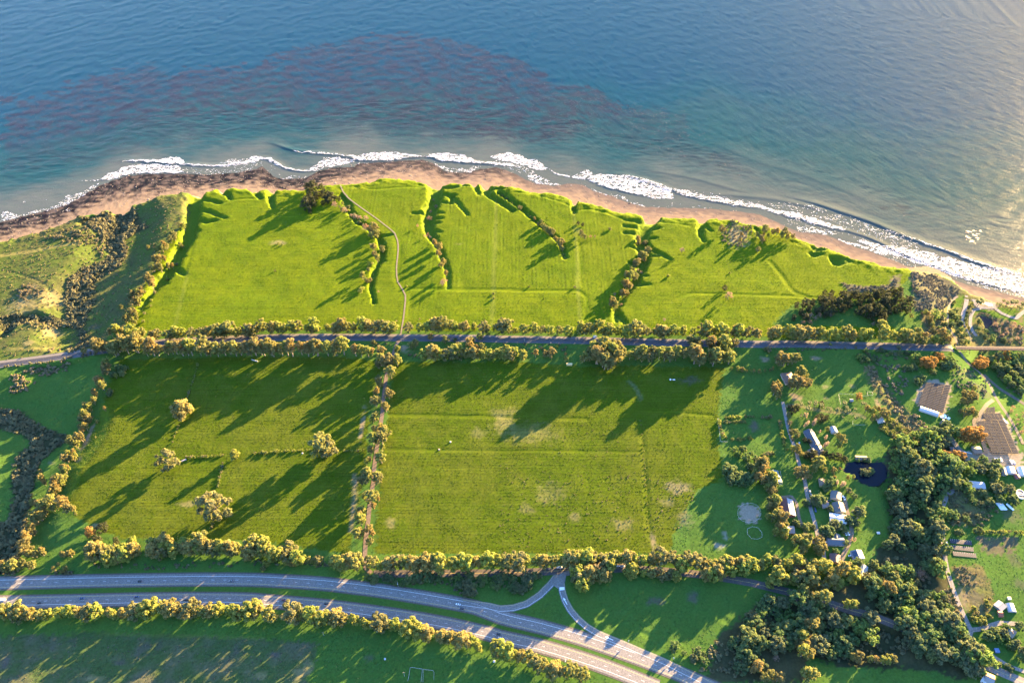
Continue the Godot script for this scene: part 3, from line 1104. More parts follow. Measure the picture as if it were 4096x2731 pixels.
func make_protos() -> void:
	var euc_tints := [[Color(0.163, 0.158, 0.040), Color(0.257, 0.227, 0.066)], [Color(0.141, 0.164, 0.040), Color(0.236, 0.240, 0.058)], [Color(0.176, 0.144, 0.041), Color(0.277, 0.206, 0.067)], [Color(0.129, 0.144, 0.040), Color(0.216, 0.213, 0.066)], [Color(0.149, 0.180, 0.036), Color(0.242, 0.261, 0.053)], [Color(0.122, 0.124, 0.041), Color(0.223, 0.192, 0.066)]]
	proto.euc = []
	for i in 6:
		var t: Array = euc_tints[i]
		var n: int = [24, 28, 20, 26, 22, 30][i]
		var cl := crown_clumps(n, [4.2, 5.0, 3.8, 4.8, 4.4, 5.6][i], [7.0, 6.0, 8.0, 6.5, 7.0, 5.5][i], 17.2, 1.85, 0.72)
		proto.euc.append([18.0, trunk_shape(15.0, 0.45, 3, 6.0), leaf_cloud(cl, 0.58, 90, t[0], t[1])])
	proto.wind = []
	for i in 5:
		var t: Array = [[Color(0.155, 0.187, 0.034), Color(0.270, 0.279, 0.056)], [Color(0.135, 0.158, 0.043), Color(0.236, 0.236, 0.064)], [Color(0.170, 0.164, 0.045), Color(0.277, 0.236, 0.071)], [Color(0.149, 0.194, 0.034), Color(0.257, 0.295, 0.051)], [Color(0.107, 0.123, 0.043), Color(0.188, 0.179, 0.064)]][i]
		var cl := crown_clumps([24, 22, 26, 23, 20][i], [3.9, 4.5, 4.2, 3.6, 4.8][i], 2.4, 12.2, 1.75, 0.8)
		proto.wind.append([13.0, trunk_shape(9.0, 0.32, 3, 4.0), leaf_cloud(cl, 0.58, 88, t[0], t[1])])
	proto.oak = []
	for i in 6:
		var t: Array = [[Color(0.080, 0.125, 0.041), Color(0.141, 0.196, 0.062)], [Color(0.068, 0.123, 0.038), Color(0.125, 0.196, 0.058)], [Color(0.096, 0.133, 0.045), Color(0.170, 0.211, 0.066)], [Color(0.062, 0.102, 0.041), Color(0.107, 0.156, 0.058)], [Color(0.086, 0.149, 0.036), Color(0.159, 0.241, 0.051)], [Color(0.088, 0.111, 0.051), Color(0.148, 0.174, 0.077)]][i]
		var cl := crown_clumps([30, 26, 32, 27, 25, 28][i], [4.9, 5.4, 5.0, 4.6, 5.6, 4.8][i], 1.8, 8.4, 1.7, 0.72)
		proto.oak.append([9.6, trunk_shape(6.0, 0.4, 4, 5.0), leaf_cloud(cl, 0.48, 85, t[0], t[1])])
	proto.cyp = []
	for i in 3:
		var cl := crown_clumps([20, 18, 22][i], [4.6, 4.0, 5.2][i], 2.0, 12.6, 2.1, 0.6)
		proto.cyp.append([13.6, trunk_shape(9.0, 0.4, 4, 4.0), leaf_cloud(cl, 0.46, 105, Color(0.030, 0.038, 0.016), Color(0.060, 0.068, 0.024))])
	proto.syc = []
	for i in 2:
		var cl := crown_clumps([18, 15][i], 5.0, 3.0, 11.0, 2.4, 0.75)
		proto.syc.append([12.2, trunk_shape(8.0, 0.42, 4, 6.0), leaf_cloud(cl, 0.5, 105, Color(0.200, 0.115, 0.028), Color(0.320, 0.190, 0.050))])
	proto.shrub = []
	for i in 4:
		var t: Array = [[Color(0.122, 0.149, 0.035), Color(0.211, 0.234, 0.054)], [Color(0.102, 0.131, 0.035), Color(0.179, 0.199, 0.059)], [Color(0.141, 0.170, 0.032), Color(0.237, 0.270, 0.049)], [Color(0.134, 0.135, 0.061), Color(0.224, 0.213, 0.101)]][i]
		var cl := crown_clumps(8, 1.35, 0.7, 2.5, 0.85, 0.8)
		proto.shrub.append([3.1, trunk_shape(2.0, 0.12, 3, 1.4), leaf_cloud(cl, 0.30, 70, t[0], t[1])])
	proto.bare = []
	for i in 3:
		var s := Shape.new()
		grow(s, Vector3(0, -0.3, 0), Vector3(0.1, 1, 0.05).normalized(), 3.0, 0.28, 4)
		var cl := crown_clumps(10, 3.4, 3.2, 8.6, 1.9, 0.8)
		var lo := [Color(0.22, 0.155, 0.105), Color(0.19, 0.15, 0.115), Color(0.24, 0.145, 0.085)][i] as Color
		proto.bare.append([9.6, s.done(), leaf_cloud(cl, 0.26, 90, lo * 0.8, lo * 1.2)])
	proto.pop = []
	var ps := Shape.new()
	ps.bar(Vector3(0, -0.3, 0), Vector3(0, 10.0, 0), 0.25, 0.05, 5)
	for k in 26:
		var a := k * 2.4
		var y := 1.5 + k * 0.3
		ps.bar(Vector3(0, y, 0), Vector3(cos(a) * 0.9, y + 2.2, sin(a) * 0.9), 0.06, 0.02, 3)
	proto.pop.append([11.0, ps.done(), leaf_cloud(crown_clumps(9, 0.9, 2.5, 9.8, 1.2, 1.3), 0.26, 70, Color(0.24, 0.18, 0.12), Color(0.36, 0.27, 0.19))])
	proto.palm = []
	for i in 2:
		var tr := Shape.new()
		tr.bar(Vector3(0, -0.4, 0), Vector3(0.15, 5.0, 0.1), 0.30, 0.22, 7)
		tr.bar(Vector3(0.15, 5.0, 0.1), Vector3(0.2, 9.4, 0.05), 0.22, 0.20, 7)
		var pos := PackedVector3Array()
		var nor := PackedVector3Array()
		var col := PackedColorArray()
		for k in 26:
			var a := k * 2.399 + rng.randf() * 0.3
			var lift := lerpf(1.1, -0.5, k / 26.0)
			var out := Vector3(cos(a), 0, sin(a))
			var side := Vector3(-sin(a), 0, cos(a))
			var p := Vector3(0.2, 9.4, 0.05)
			var d := (out + Vector3.UP * lift).normalized()
			for q in 5:
				var nx := p + d * 0.72
				var w0 := 0.70 * sin(PI * (q + 0.35) / 5.6)
				var w1 := 0.70 * sin(PI * (q + 1.35) / 5.6)
				pos.append_array([p - side * w0, p + side * w0, nx + side * w1, p - side * w0, nx + side * w1, nx - side * w1])
				var nn := d.cross(side).normalized()
				var tone := rng.randf_range(0.8, 1.2)
				for z in 6:
					nor.append(nn)
					col.append(Color(0.130 * tone, 0.150 * tone, 0.045 * tone))
				p = nx
				d = (d + Vector3.DOWN * 0.28).normalized()
		proto.palm.append([10.2, tr.done(), solid(pos, nor, col, PackedInt32Array())])

func grow(s: Shape, at: Vector3, d: Vector3, long: float, r: float, depth: int) -> void:
	var to := at + d * long
	s.bar(at, to, r, r * 0.65, 4 if depth > 2 else 3)
	if depth == 0:
		return
	for k in 3:
		var nd := (d + Vector3(rng.randfn(), rng.randfn() * 0.5 + 0.15, rng.randfn()) * 0.62).normalized()
		grow(s, to, nd, long * rng.randf_range(0.6, 0.8), r * 0.6, depth - 1)

func build_plants() -> void:
	make_protos()
	var leaf := colored(0.85, 1.0)
	var bark := paintmat(0.24, 0.19, 0.15, 0.95)
	var dark := paintmat(0.10, 0.08, 0.065, 0.95)
	for s in PLANTS:
		var kind: String = s[0]
		var d: Array = s[5]
		for i in d.size() / 5:
			var x: float = d[i * 5]
			var z: float = d[i * 5 + 1]
			var p: Array = proto[kind][int(d[i * 5 + 4])]
			var o := thing(s[1], s[2], s[3], Vector3(x, high(x, z) - 0.15, z), deg_to_rad(d[i * 5 + 3]), s[4])
			var k: float = d[i * 5 + 2] / p[0]
			var w := k * (1.08 + 0.15 * sin(x * 7.1 + z * 3.3))
			o.scale = Vector3(w, k, w)
			part("trunk", p[1], bark if kind in ["euc", "bare", "pop", "palm"] else dark, o)
			part("twigs" if kind in ["bare", "pop"] else "fronds" if kind == "palm" else "crown", p[2], leaf, o)

const SCRUB_COL := [Color(0.075, 0.078, 0.034), Color(0.135, 0.118, 0.050), Color(0.165, 0.130, 0.066), Color(0.110, 0.100, 0.072), Color(0.190, 0.120, 0.065)]

func build_scrub() -> void:
	var balls := []
	for i in 3:
		balls.append(leaf_cloud(crown_clumps(5, 0.62, 0.22, 0.85, 0.46, 0.8), 0.20, 34, Color(0.8, 0.8, 0.8), Color(1.15, 1.1, 1.0)))
	var mat := colored(0.9, 0.3)
	for s in SCRUB:
		var poly := poly_of(s[0])
		var box := Rect2(poly[0], Vector2.ZERO)
		for p in poly:
			box = box.expand(p)
		var step: float = s[1]
		var put := []
		for a in int(box.size.x / step) + 1:
			for b in int(box.size.y / step) + 1:
				var p := box.position + Vector2(a, b) * step + Vector2(rng.randf_range(-0.5, 0.5), rng.randf_range(-0.5, 0.5)) * step
				if Geometry2D.is_point_in_polygon(p, poly) and n_mid.get_noise_2d(p.x * 1.4, p.y * 1.4) > -0.28:
					put.append(p)
		var mm := MultiMesh.new()
		mm.transform_format = MultiMesh.TRANSFORM_3D
		mm.use_colors = true
		mm.mesh = balls[rng.randi() % 3]
		mm.instance_count = put.size()
		var base: Color = SCRUB_COL[s[4]]
		for i in put.size():
			var p: Vector2 = put[i]
			var k := rng.randf_range(s[2], s[3]) * 0.5 * (1.0 + 0.5 * n_mid.get_noise_2d(p.x, p.y))
			var b := Basis(Vector3.UP, rng.randf() * TAU).scaled(Vector3(k * 2.0, k * rng.randf_range(1.3, 2.1), k * 2.0))
			mm.set_instance_transform(i, Transform3D(b, Vector3(p.x, high(p.x, p.y) - 0.1, p.y)))
			var tone := rng.randf_range(0.7, 1.35)
			var c := base.lerp(SCRUB_COL[(int(s[4]) + 1) % 3], rng.randf() * 0.45)
			mm.set_instance_color(i, Color(c.r * tone, c.g * tone, c.b * tone))
		var o := MultiMeshInstance3D.new()
		o.name = numbered("scrub")
		o.multimesh = mm
		o.material_override = mat
		o.set_meta("kind", "stuff")
		o.set_meta("label", "mass of low scrub covering the ground")
		o.set_meta("category", "scrub")
		add_child(o)

# ------------------------------------------------------------------ buildings
func house(b: Array) -> void:
	# name, label, x, z, turn, long, wide, wall height, roof rise, wall colour, roof colours, style, extras
	var long: float = b[5]
	var wide: float = b[6]
	var wh: float = b[7]
	var rh: float = b[8]
	var style: String = b[12]
	var t := thing(b[0], b[1], "building", Vector3(b[2], high(b[2], b[3]), b[3]), b[4], b[13])
	var hl := long * 0.5
	var hw := wide * 0.5
	var wall := paintmat(b[9][0] * 0.7, b[9][1] * 0.7, b[9][2] * 0.7, 0.9)
	var w := Shape.new()
	w.box(Vector3(0, wh * 0.5 - 0.3, 0), Vector3(long, wh + 0.6, wide))
	if style == "gable":
		for s in [-1.0, 1.0]:
			w.tri(Vector3(hl * s, wh, -hw), Vector3(hl * s, wh, hw), Vector3(hl * s, wh + rh, 0))
	part("wall", w.done(), wall, t)
	var e := 0.5
	var k := 0
	for s in [-1.0, 1.0]:
		var rm := paintmat(b[10 + k][0], b[10 + k][1], b[10 + k][2], 0.7)
		var r := Shape.new()
		var eave := wh - e * rh / hw
		var ends := hl - (wide * 0.5 if style == "hip" else 0.0)
		if style == "hip":
			r.quad(Vector3(-hl - e, eave, s * (hw + e)), Vector3(hl + e, eave, s * (hw + e)), Vector3(maxf(ends, 0.3), wh + rh, 0), Vector3(-maxf(ends, 0.3), wh + rh, 0))
			r.tri(Vector3(s * (hl + e), eave, -hw - e), Vector3(s * (hl + e), eave, hw + e), Vector3(s * maxf(ends, 0.3), wh + rh, 0))
		else:
			var th := Vector3(0, 0.18, 0)
			var p := [Vector3(-hl - e, eave, s * (hw + e)), Vector3(hl + e, eave, s * (hw + e)), Vector3(hl + e, wh + rh, 0), Vector3(-hl - e, wh + rh, 0)]
			r.hexa([p[0], p[1], p[2], p[3], p[0] + th, p[1] + th, p[2] + th, p[3] + th])
		part("roof_slope", r.done(), rm, t)
		k = 1
	if style != "hip":
		var c := Shape.new()
		c.box(Vector3(0, wh + rh + 0.2, 0), Vector3(long + 1.0, 0.16, 0.4))
		part("ridge_cap", c.done(), paintmat(b[10][0] * 0.8, b[10][1] * 0.8, b[10][2] * 0.8, 0.8), t)
	openings(t, hl, hw, wh)
	if b[14] == 1:
		var ch := Shape.new()
		ch.box(Vector3(hl * 0.4, wh + rh * 0.8 + 0.4, hw * 0.25), Vector3(0.9, 1.8, 0.9))
		part("chimney", ch.done(), paintmat(0.30, 0.20, 0.15), t)
	elif b[14] == 2:
		for i in 4:
			var pn := Shape.new()
			var x0 := -hl * 0.8 + i * hl * 0.4
			var sl := rh / hw
			pn.hexa([Vector3(x0, wh + rh - sl * 0.5 + 0.24, 0.5), Vector3(x0 + hl * 0.36, wh + rh - sl * 0.5 + 0.24, 0.5), Vector3(x0 + hl * 0.36, wh + sl * 0.6 + 0.24, hw - 0.6), Vector3(x0, wh + sl * 0.6 + 0.24, hw - 0.6), Vector3(x0, wh + rh - sl * 0.5 + 0.32, 0.5), Vector3(x0 + hl * 0.36, wh + rh - sl * 0.5 + 0.32, 0.5), Vector3(x0 + hl * 0.36, wh + sl * 0.6 + 0.32, hw - 0.6), Vector3(x0, wh + sl * 0.6 + 0.32, hw - 0.6)])
			part("solar_panel", pn.done(), paintmat(0.02, 0.03, 0.06, 0.2), t)

func openings(t: Node3D, hl: float, hw: float, wh: float) -> void:
	var glass := paintmat(0.03, 0.04, 0.05, 0.1)
	var trim := paintmat(0.62, 0.60, 0.56, 0.8)
	var n := clampi(int(hl * 2.0 / 4.0), 1, 5)
	for s in [-1.0, 1.0]:
		for i in n:
			var x := lerpf(-hl, hl, (i + 0.5) / n)
			if i == n / 2 and s > 0.0:
				var d := Shape.new()
				d.box(Vector3(x, 1.0, s * (hw + 0.04)), Vector3(1.1, 2.0, 0.1))
				part("door", d.done(), paintmat(0.20, 0.12, 0.08), t)
				continue
			var f := Shape.new()
			f.box(Vector3(x, wh * 0.58, s * (hw + 0.02)), Vector3(1.5, 1.2, 0.08))
			var fr := part("window", f.done(), trim, t)
			var p := Shape.new()
			p.box(Vector3(x, wh * 0.58, s * (hw + 0.07)), Vector3(1.25, 0.95, 0.04))
			part("pane", p.done(), glass, fr)
	for s in [-1.0, 1.0]:
		var f := Shape.new()
		f.box(Vector3(s * (hl + 0.02), wh * 0.58, 0), Vector3(0.08, 1.2, 1.5))
		var fr := part("window", f.done(), trim, t)
		var p := Shape.new()
		p.box(Vector3(s * (hl + 0.07), wh * 0.58, 0), Vector3(0.04, 0.95, 1.25))
		part("pane", p.done(), glass, fr)

func vault(b: Array) -> void:
	# a hooped house: name, label, x, z, turn, long, wide, high, colour, category
	var t := thing(b[0], b[1], b[9], Vector3(b[2], high(b[2], b[3]), b[3]), b[4])
	var hl: float = b[5] * 0.5
	var r: float = b[6] * 0.5
	var n := 10
	var bays := maxi(2, int(b[5] / 3.0))
	for j in bays:
		var x0 := lerpf(-hl, hl, float(j) / bays)
		var x1 := lerpf(-hl, hl, float(j + 1) / bays)
		var s := Shape.new()
		for i in n:
			var a := PI * i / n
			var c := PI * (i + 1) / n
			s.quad(Vector3(x0, sin(a) * b[7], cos(a) * r), Vector3(x1, sin(a) * b[7], cos(a) * r), Vector3(x1, sin(c) * b[7], cos(c) * r), Vector3(x0, sin(c) * b[7], cos(c) * r))
		part("cover_sheet", s.done(), paintmat(b[8][0], b[8][1], b[8][2], 0.55), t)
	for j in bays + 1:
		var h := Shape.new()
		var x := lerpf(-hl, hl, float(j) / bays)
		for i in n:
			var a := PI * i / n
			var c := PI * (i + 1) / n
			h.bar(Vector3(x, sin(a) * (b[7] + 0.04), cos(a) * (r + 0.04)), Vector3(x, sin(c) * (b[7] + 0.04), cos(c) * (r + 0.04)), 0.06, 0.06, 4)
		part("hoop", h.done(), paintmat(0.45, 0.45, 0.45, 0.5), t)
	for s2 in [-1.0, 1.0]:
		var e := Shape.new()
		for i in n:
			var a := PI * i / n
			var c := PI * (i + 1) / n
			e.tri(Vector3(hl * s2, 0, 0), Vector3(hl * s2, sin(a) * b[7], cos(a) * r), Vector3(hl * s2, sin(c) * b[7], cos(c) * r))
		part("end_wall", e.done(), paintmat(b[8][0] * 0.9, b[8][1] * 0.9, b[8][2] * 0.9, 0.6), t)

func shade_house(called: String, label: String, q: Array, rows: int, cols: int, h: float) -> void:
	# q: four ground corners, far left, far right, near right, near left
	var c := Vector3((q[0] + q[4]) * 0.5, 0, (q[1] + q[5]) * 0.5)
	c.y = high(c.x, c.z)
	var t := thing(called, label, "shade house", c)
	var at := func(u: float, v: float, y: float) -> Vector3:
		var a := Vector2(q[0], q[1]).lerp(Vector2(q[2], q[3]), u)
		var b := Vector2(q[6], q[7]).lerp(Vector2(q[4], q[5]), u)
		var p := a.lerp(b, v)
		return Vector3(p.x - c.x, y, p.y - c.z)
	var cloths := [paintmat(0.019, 0.018, 0.021, 0.9), paintmat(0.025, 0.023, 0.024, 0.9), paintmat(0.015, 0.015, 0.018, 0.9)]  # dark cloth, darkened further in place of tree shade falling across it
	var wood := paintmat(0.12, 0.10, 0.07, 0.9)
	for i in rows:
		for j in cols:
			var s := Shape.new()
			var g := 0.03
			var y0 := h + 0.10
			var u0 := float(j) / cols + g / cols
			var u1 := float(j + 1) / cols - g / cols
			var w0 := float(i) / rows + g / rows
			var w1 := float(i + 1) / rows - g / rows
			var p := [at.call(u0, w0, y0), at.call(u1, w0, y0), at.call(u1, w1, h), at.call(u0, w1, h)]
			var up := Vector3(0, 0.05, 0)
			s.hexa([p[0], p[1], p[2], p[3], p[0] + up, p[1] + up, p[2] + up, p[3] + up])
			part("shade_panel", s.done(), cloths[rng.randi() % 3], t)
	for i in rows + 1:
		var s := Shape.new()
		var v := float(i) / rows
		s.bar(at.call(0.0, v, h + 0.45), at.call(1.0, v, h + 0.45), 0.11, 0.11, 4)
		part("beam", s.done(), wood, t)
		for j in cols + 1:
			if i % 2 == 0 and (j == 0 or j == cols or i == 0 or i == rows):
				var ps := Shape.new()
				var u := float(j) / cols
				ps.bar(at.call(u, v, -0.4), at.call(u, v, h + 0.3), 0.12, 0.12, 4)
				part("post", ps.done(), wood, t)

func fence(called: String, label: String, pts: Array, h: float, col: Array, closed := false, step := 3.0) -> void:
	var line := poly_of(pts)
	if closed:
		line.append(line[0])
	var c := line[0]
	var t := thing(called, label, "fence", Vector3(c.x, high(c.x, c.y), c.y))
	var m := paintmat(col[0], col[1], col[2], 0.8)
	var e := even(line, step)
	for i in e.size():
		var p := Shape.new()
		var o := v3(e[i].x, e[i].y) - t.position
		p.bar(o - Vector3(0, 0.4, 0), o + Vector3(0, h, 0), 0.09, 0.09, 4)
		part("post", p.done(), m, t)
		if i < e.size() - 1:
			var b := v3(e[i + 1].x, e[i + 1].y) - t.position
			for y in [0.55, 0.97]:
				var r := Shape.new()
				r.bar(o + Vector3(0, h * y, 0), b + Vector3(0, h * y, 0), 0.07, 0.07, 4)
				part("rail", r.done(), m, t)

func build_buildings() -> void:
	for b in HOUSES:
		house(b)
	for b in VAULTS:
		vault(b)
	for b in SHADES:
		shade_house(b[0], b[1], b[2], b[3], b[4], b[5])
	for f in FENCES:
		fence(f[0], f[1], f[2], f[3], f[4], f[5])

# ------------------------------------------------------------------ smaller things
func build_small_things() -> void:
	for p in POLES:
		var t := thing(p[0], p[1], p[5], v3(p[2], p[3]), p[6])
		var s := Shape.new()
		s.bar(Vector3(0, -0.5, 0), Vector3(0, p[4], 0), 0.16, 0.10, 6)
		part("pole", s.done(), paintmat(0.42, 0.42, 0.42, 0.5), t)
		if p[0] == "street_lamp":
			var a := Shape.new()
			a.bar(Vector3(0, p[4], 0), Vector3(0, p[4] + 0.5, 2.6), 0.09, 0.07, 5)
			part("arm", a.done(), paintmat(0.42, 0.42, 0.42, 0.5), t)
			var l := Shape.new()
			l.box(Vector3(0, p[4] + 0.45, 2.9), Vector3(0.35, 0.2, 0.9))
			part("lamp_head", l.done(), paintmat(0.6, 0.6, 0.58, 0.5), t)
		elif p[0] == "road_sign":
			var l := Shape.new()
			l.box(Vector3(0, p[4] - 0.6, 0.08), Vector3(1.2, 1.8, 0.06))
			part("sign_board", l.done(), paintmat(0.55, 0.55, 0.52, 0.6), t)
		else:
			var l := Shape.new()
			l.bar(Vector3(-1.2, p[4] - 0.6, 0), Vector3(1.2, p[4] - 0.6, 0), 0.08, 0.08, 4)
			part("crossarm", l.done(), paintmat(0.20, 0.15, 0.11), t)
	for b in BOXES:
		# name, label, x, z, turn, long, high, wide, colour, lid colour, category
		var t := thing(b[0], b[1], b[10], v3(b[2], b[3]), b[4])
		var s := Shape.new()
		var l: float = b[5] * 0.5
		var w: float = b[7] * 0.5
		var h: float = b[6]
		s.hexa([Vector3(-l, -0.2, -w), Vector3(l, -0.2, -w), Vector3(l, -0.2, w), Vector3(-l, -0.2, w), Vector3(-l * 0.96, h, -w * 0.96), Vector3(l * 0.96, h, -w * 0.96), Vector3(l * 0.96, h, w * 0.96), Vector3(-l * 0.96, h, w * 0.96)])
		part("body", s.done(), paintmat(b[8][0], b[8][1], b[8][2], 0.7), t)
		var r := Shape.new()
		r.hexa([Vector3(-l - 0.15, h + 0.003, -w - 0.15), Vector3(l + 0.15, h + 0.003, -w - 0.15), Vector3(l + 0.15, h + 0.003, w + 0.15), Vector3(-l - 0.15, h + 0.003, w + 0.15), Vector3(-l, h + 0.22, -0.1), Vector3(l, h + 0.22, -0.1), Vector3(l, h + 0.22, 0.1), Vector3(-l, h + 0.22, 0.1)])
		part("lid", r.done(), paintmat(b[9][0], b[9][1], b[9][2], 0.6), t)
	for p in TANKS:
		var t := thing("water_tank", p[0], "tank", v3(p[1], p[2]))
		var rim := Shape.new()
		for i in 18:
			var e0 := Vector3(cos(TAU * i / 18), 0, sin(TAU * i / 18))
			var e1 := Vector3(cos(TAU * (i + 1) / 18), 0, sin(TAU * (i + 1) / 18))
			rim.hexa([e0 * (p[3] - 0.4), e0 * p[3], e1 * p[3], e1 * (p[3] - 0.4), e0 * (p[3] - 0.4) + Vector3.UP * p[4], e0 * p[3] + Vector3.UP * p[4], e1 * p[3] + Vector3.UP * p[4], e1 * (p[3] - 0.4) + Vector3.UP * p[4]])
		part("rim", rim.done(), paintmat(0.72, 0.70, 0.66, 0.6), t)
		var w := Shape.new()
		w.disc(Vector3.ZERO, p[3] - 0.42, p[4] * 0.75, 18)
		part("water", w.done(), paintmat(0.10, 0.09, 0.08, 0.3), t)
	for b in BEDS:
		# planting bed: label, x, z, turn, long, wide
		var t := thing("planting_bed", b[0], "planting bed", v3(b[1], b[2]), b[3], "fabric-covered planting beds")
		var s := Shape.new()
		s.box(Vector3(0, 0.1, 0), Vector3(b[4], 0.8, b[5]))
		part("fabric_sheet", s.done(), paintmat(0.026, 0.028, 0.038, 0.8), t)  # black fabric, colour lowered further in place of tree shade
		for i in 11:
			var h := Shape.new()
			var x: float = lerpf(-b[4] * 0.48, b[4] * 0.48, i / 10.0)
			for k in 6:
				var a := PI * k / 6.0
				var c := PI * (k + 1) / 6.0
				h.bar(Vector3(x, 0.5 + sin(a) * 1.3, -b[5] * 0.3 + cos(a) * 1.1), Vector3(x, 0.5 + sin(c) * 1.3, -b[5] * 0.3 + cos(c) * 1.1), 0.07, 0.07, 4)
			part("hoop", h.done(), paintmat(0.60, 0.58, 0.45, 0.6), t)
	for r in RAMADAS:
		var t := thing("picnic_shelter", r[0], "shelter", v3(r[1], r[2]), r[3])
		var s := Shape.new()
		s.hexa([Vector3(-r[4], 2.6, -r[5]), Vector3(r[4], 2.6, -r[5]), Vector3(r[4], 2.6, r[5]), Vector3(-r[4], 2.6, r[5]), Vector3(-r[4], 2.9, -r[5]), Vector3(r[4], 2.9, -r[5]), Vector3(r[4], 2.75, r[5]), Vector3(-r[4], 2.75, r[5])])
		part("roof", s.done(), paintmat(r[6][0], r[6][1], r[6][2], 0.6), t)
		for a in [-1, 1]:
			for b in [-1, 1]:
				var p := Shape.new()
				p.bar(Vector3(a * (r[4] - 0.3), -0.3, b * (r[5] - 0.3)), Vector3(a * (r[4] - 0.3), 2.6, b * (r[5] - 0.3)), 0.12, 0.12, 4)
				part("post", p.done(), paintmat(0.25, 0.18, 0.12), t)
	# small white boat on the grass
	var bt := thing("boat", "small white boat parked on the grass beside the hooped sheds", "boat", v3(BOAT[0], BOAT[1]), BOAT[2])
	var hull := Shape.new()
	hull.hexa([Vector3(-3.0, 0.4, -0.5), Vector3(2.4, 0.4, -0.3), Vector3(2.4, 0.4, 0.3), Vector3(-3.0, 0.4, 0.5), Vector3(-3.2, 1.7, -1.2), Vector3(3.8, 1.8, -0.1), Vector3(3.8, 1.8, 0.1), Vector3(-3.2, 1.7, 1.2)])
	part("hull", hull.done(), paintmat(0.75, 0.75, 0.74, 0.4), bt)
	var cab := Shape.new()
	cab.hexa([Vector3(-1.6, 1.7, -0.8), Vector3(1.2, 1.74, -0.6), Vector3(1.2, 1.74, 0.6), Vector3(-1.6, 1.7, 0.8), Vector3(-1.4, 2.5, -0.6), Vector3(0.6, 2.5, -0.5), Vector3(0.6, 2.5, 0.5), Vector3(-1.4, 2.5, 0.6)])
	part("cabin", cab.done(), paintmat(0.6, 0.62, 0.64, 0.4), bt)
	var keel := Shape.new()
	keel.box(Vector3(0, 0.1, 0), Vector3(4.0, 0.7, 0.5))
	part("cradle", keel.done(), paintmat(0.2, 0.2, 0.2), bt)

# ------------------------------------------------------------------ vehicles
func loft(sections: Array) -> ArrayMesh:
	# sections along x: [x, y low, y high, half width low, half width high]
	var s := Shape.new()
	for i in sections.size() - 1:
		var a: Array = sections[i]
		var b: Array = sections[i + 1]
		s.hexa([Vector3(a[0], a[1], -a[3]), Vector3(b[0], b[1], -b[3]), Vector3(b[0], b[1], b[3]), Vector3(a[0], a[1], a[3]), Vector3(a[0], a[2], -a[4]), Vector3(b[0], b[2], -b[4]), Vector3(b[0], b[2], b[4]), Vector3(a[0], a[2], a[4])])
	return s.done()

var car_mesh := {}

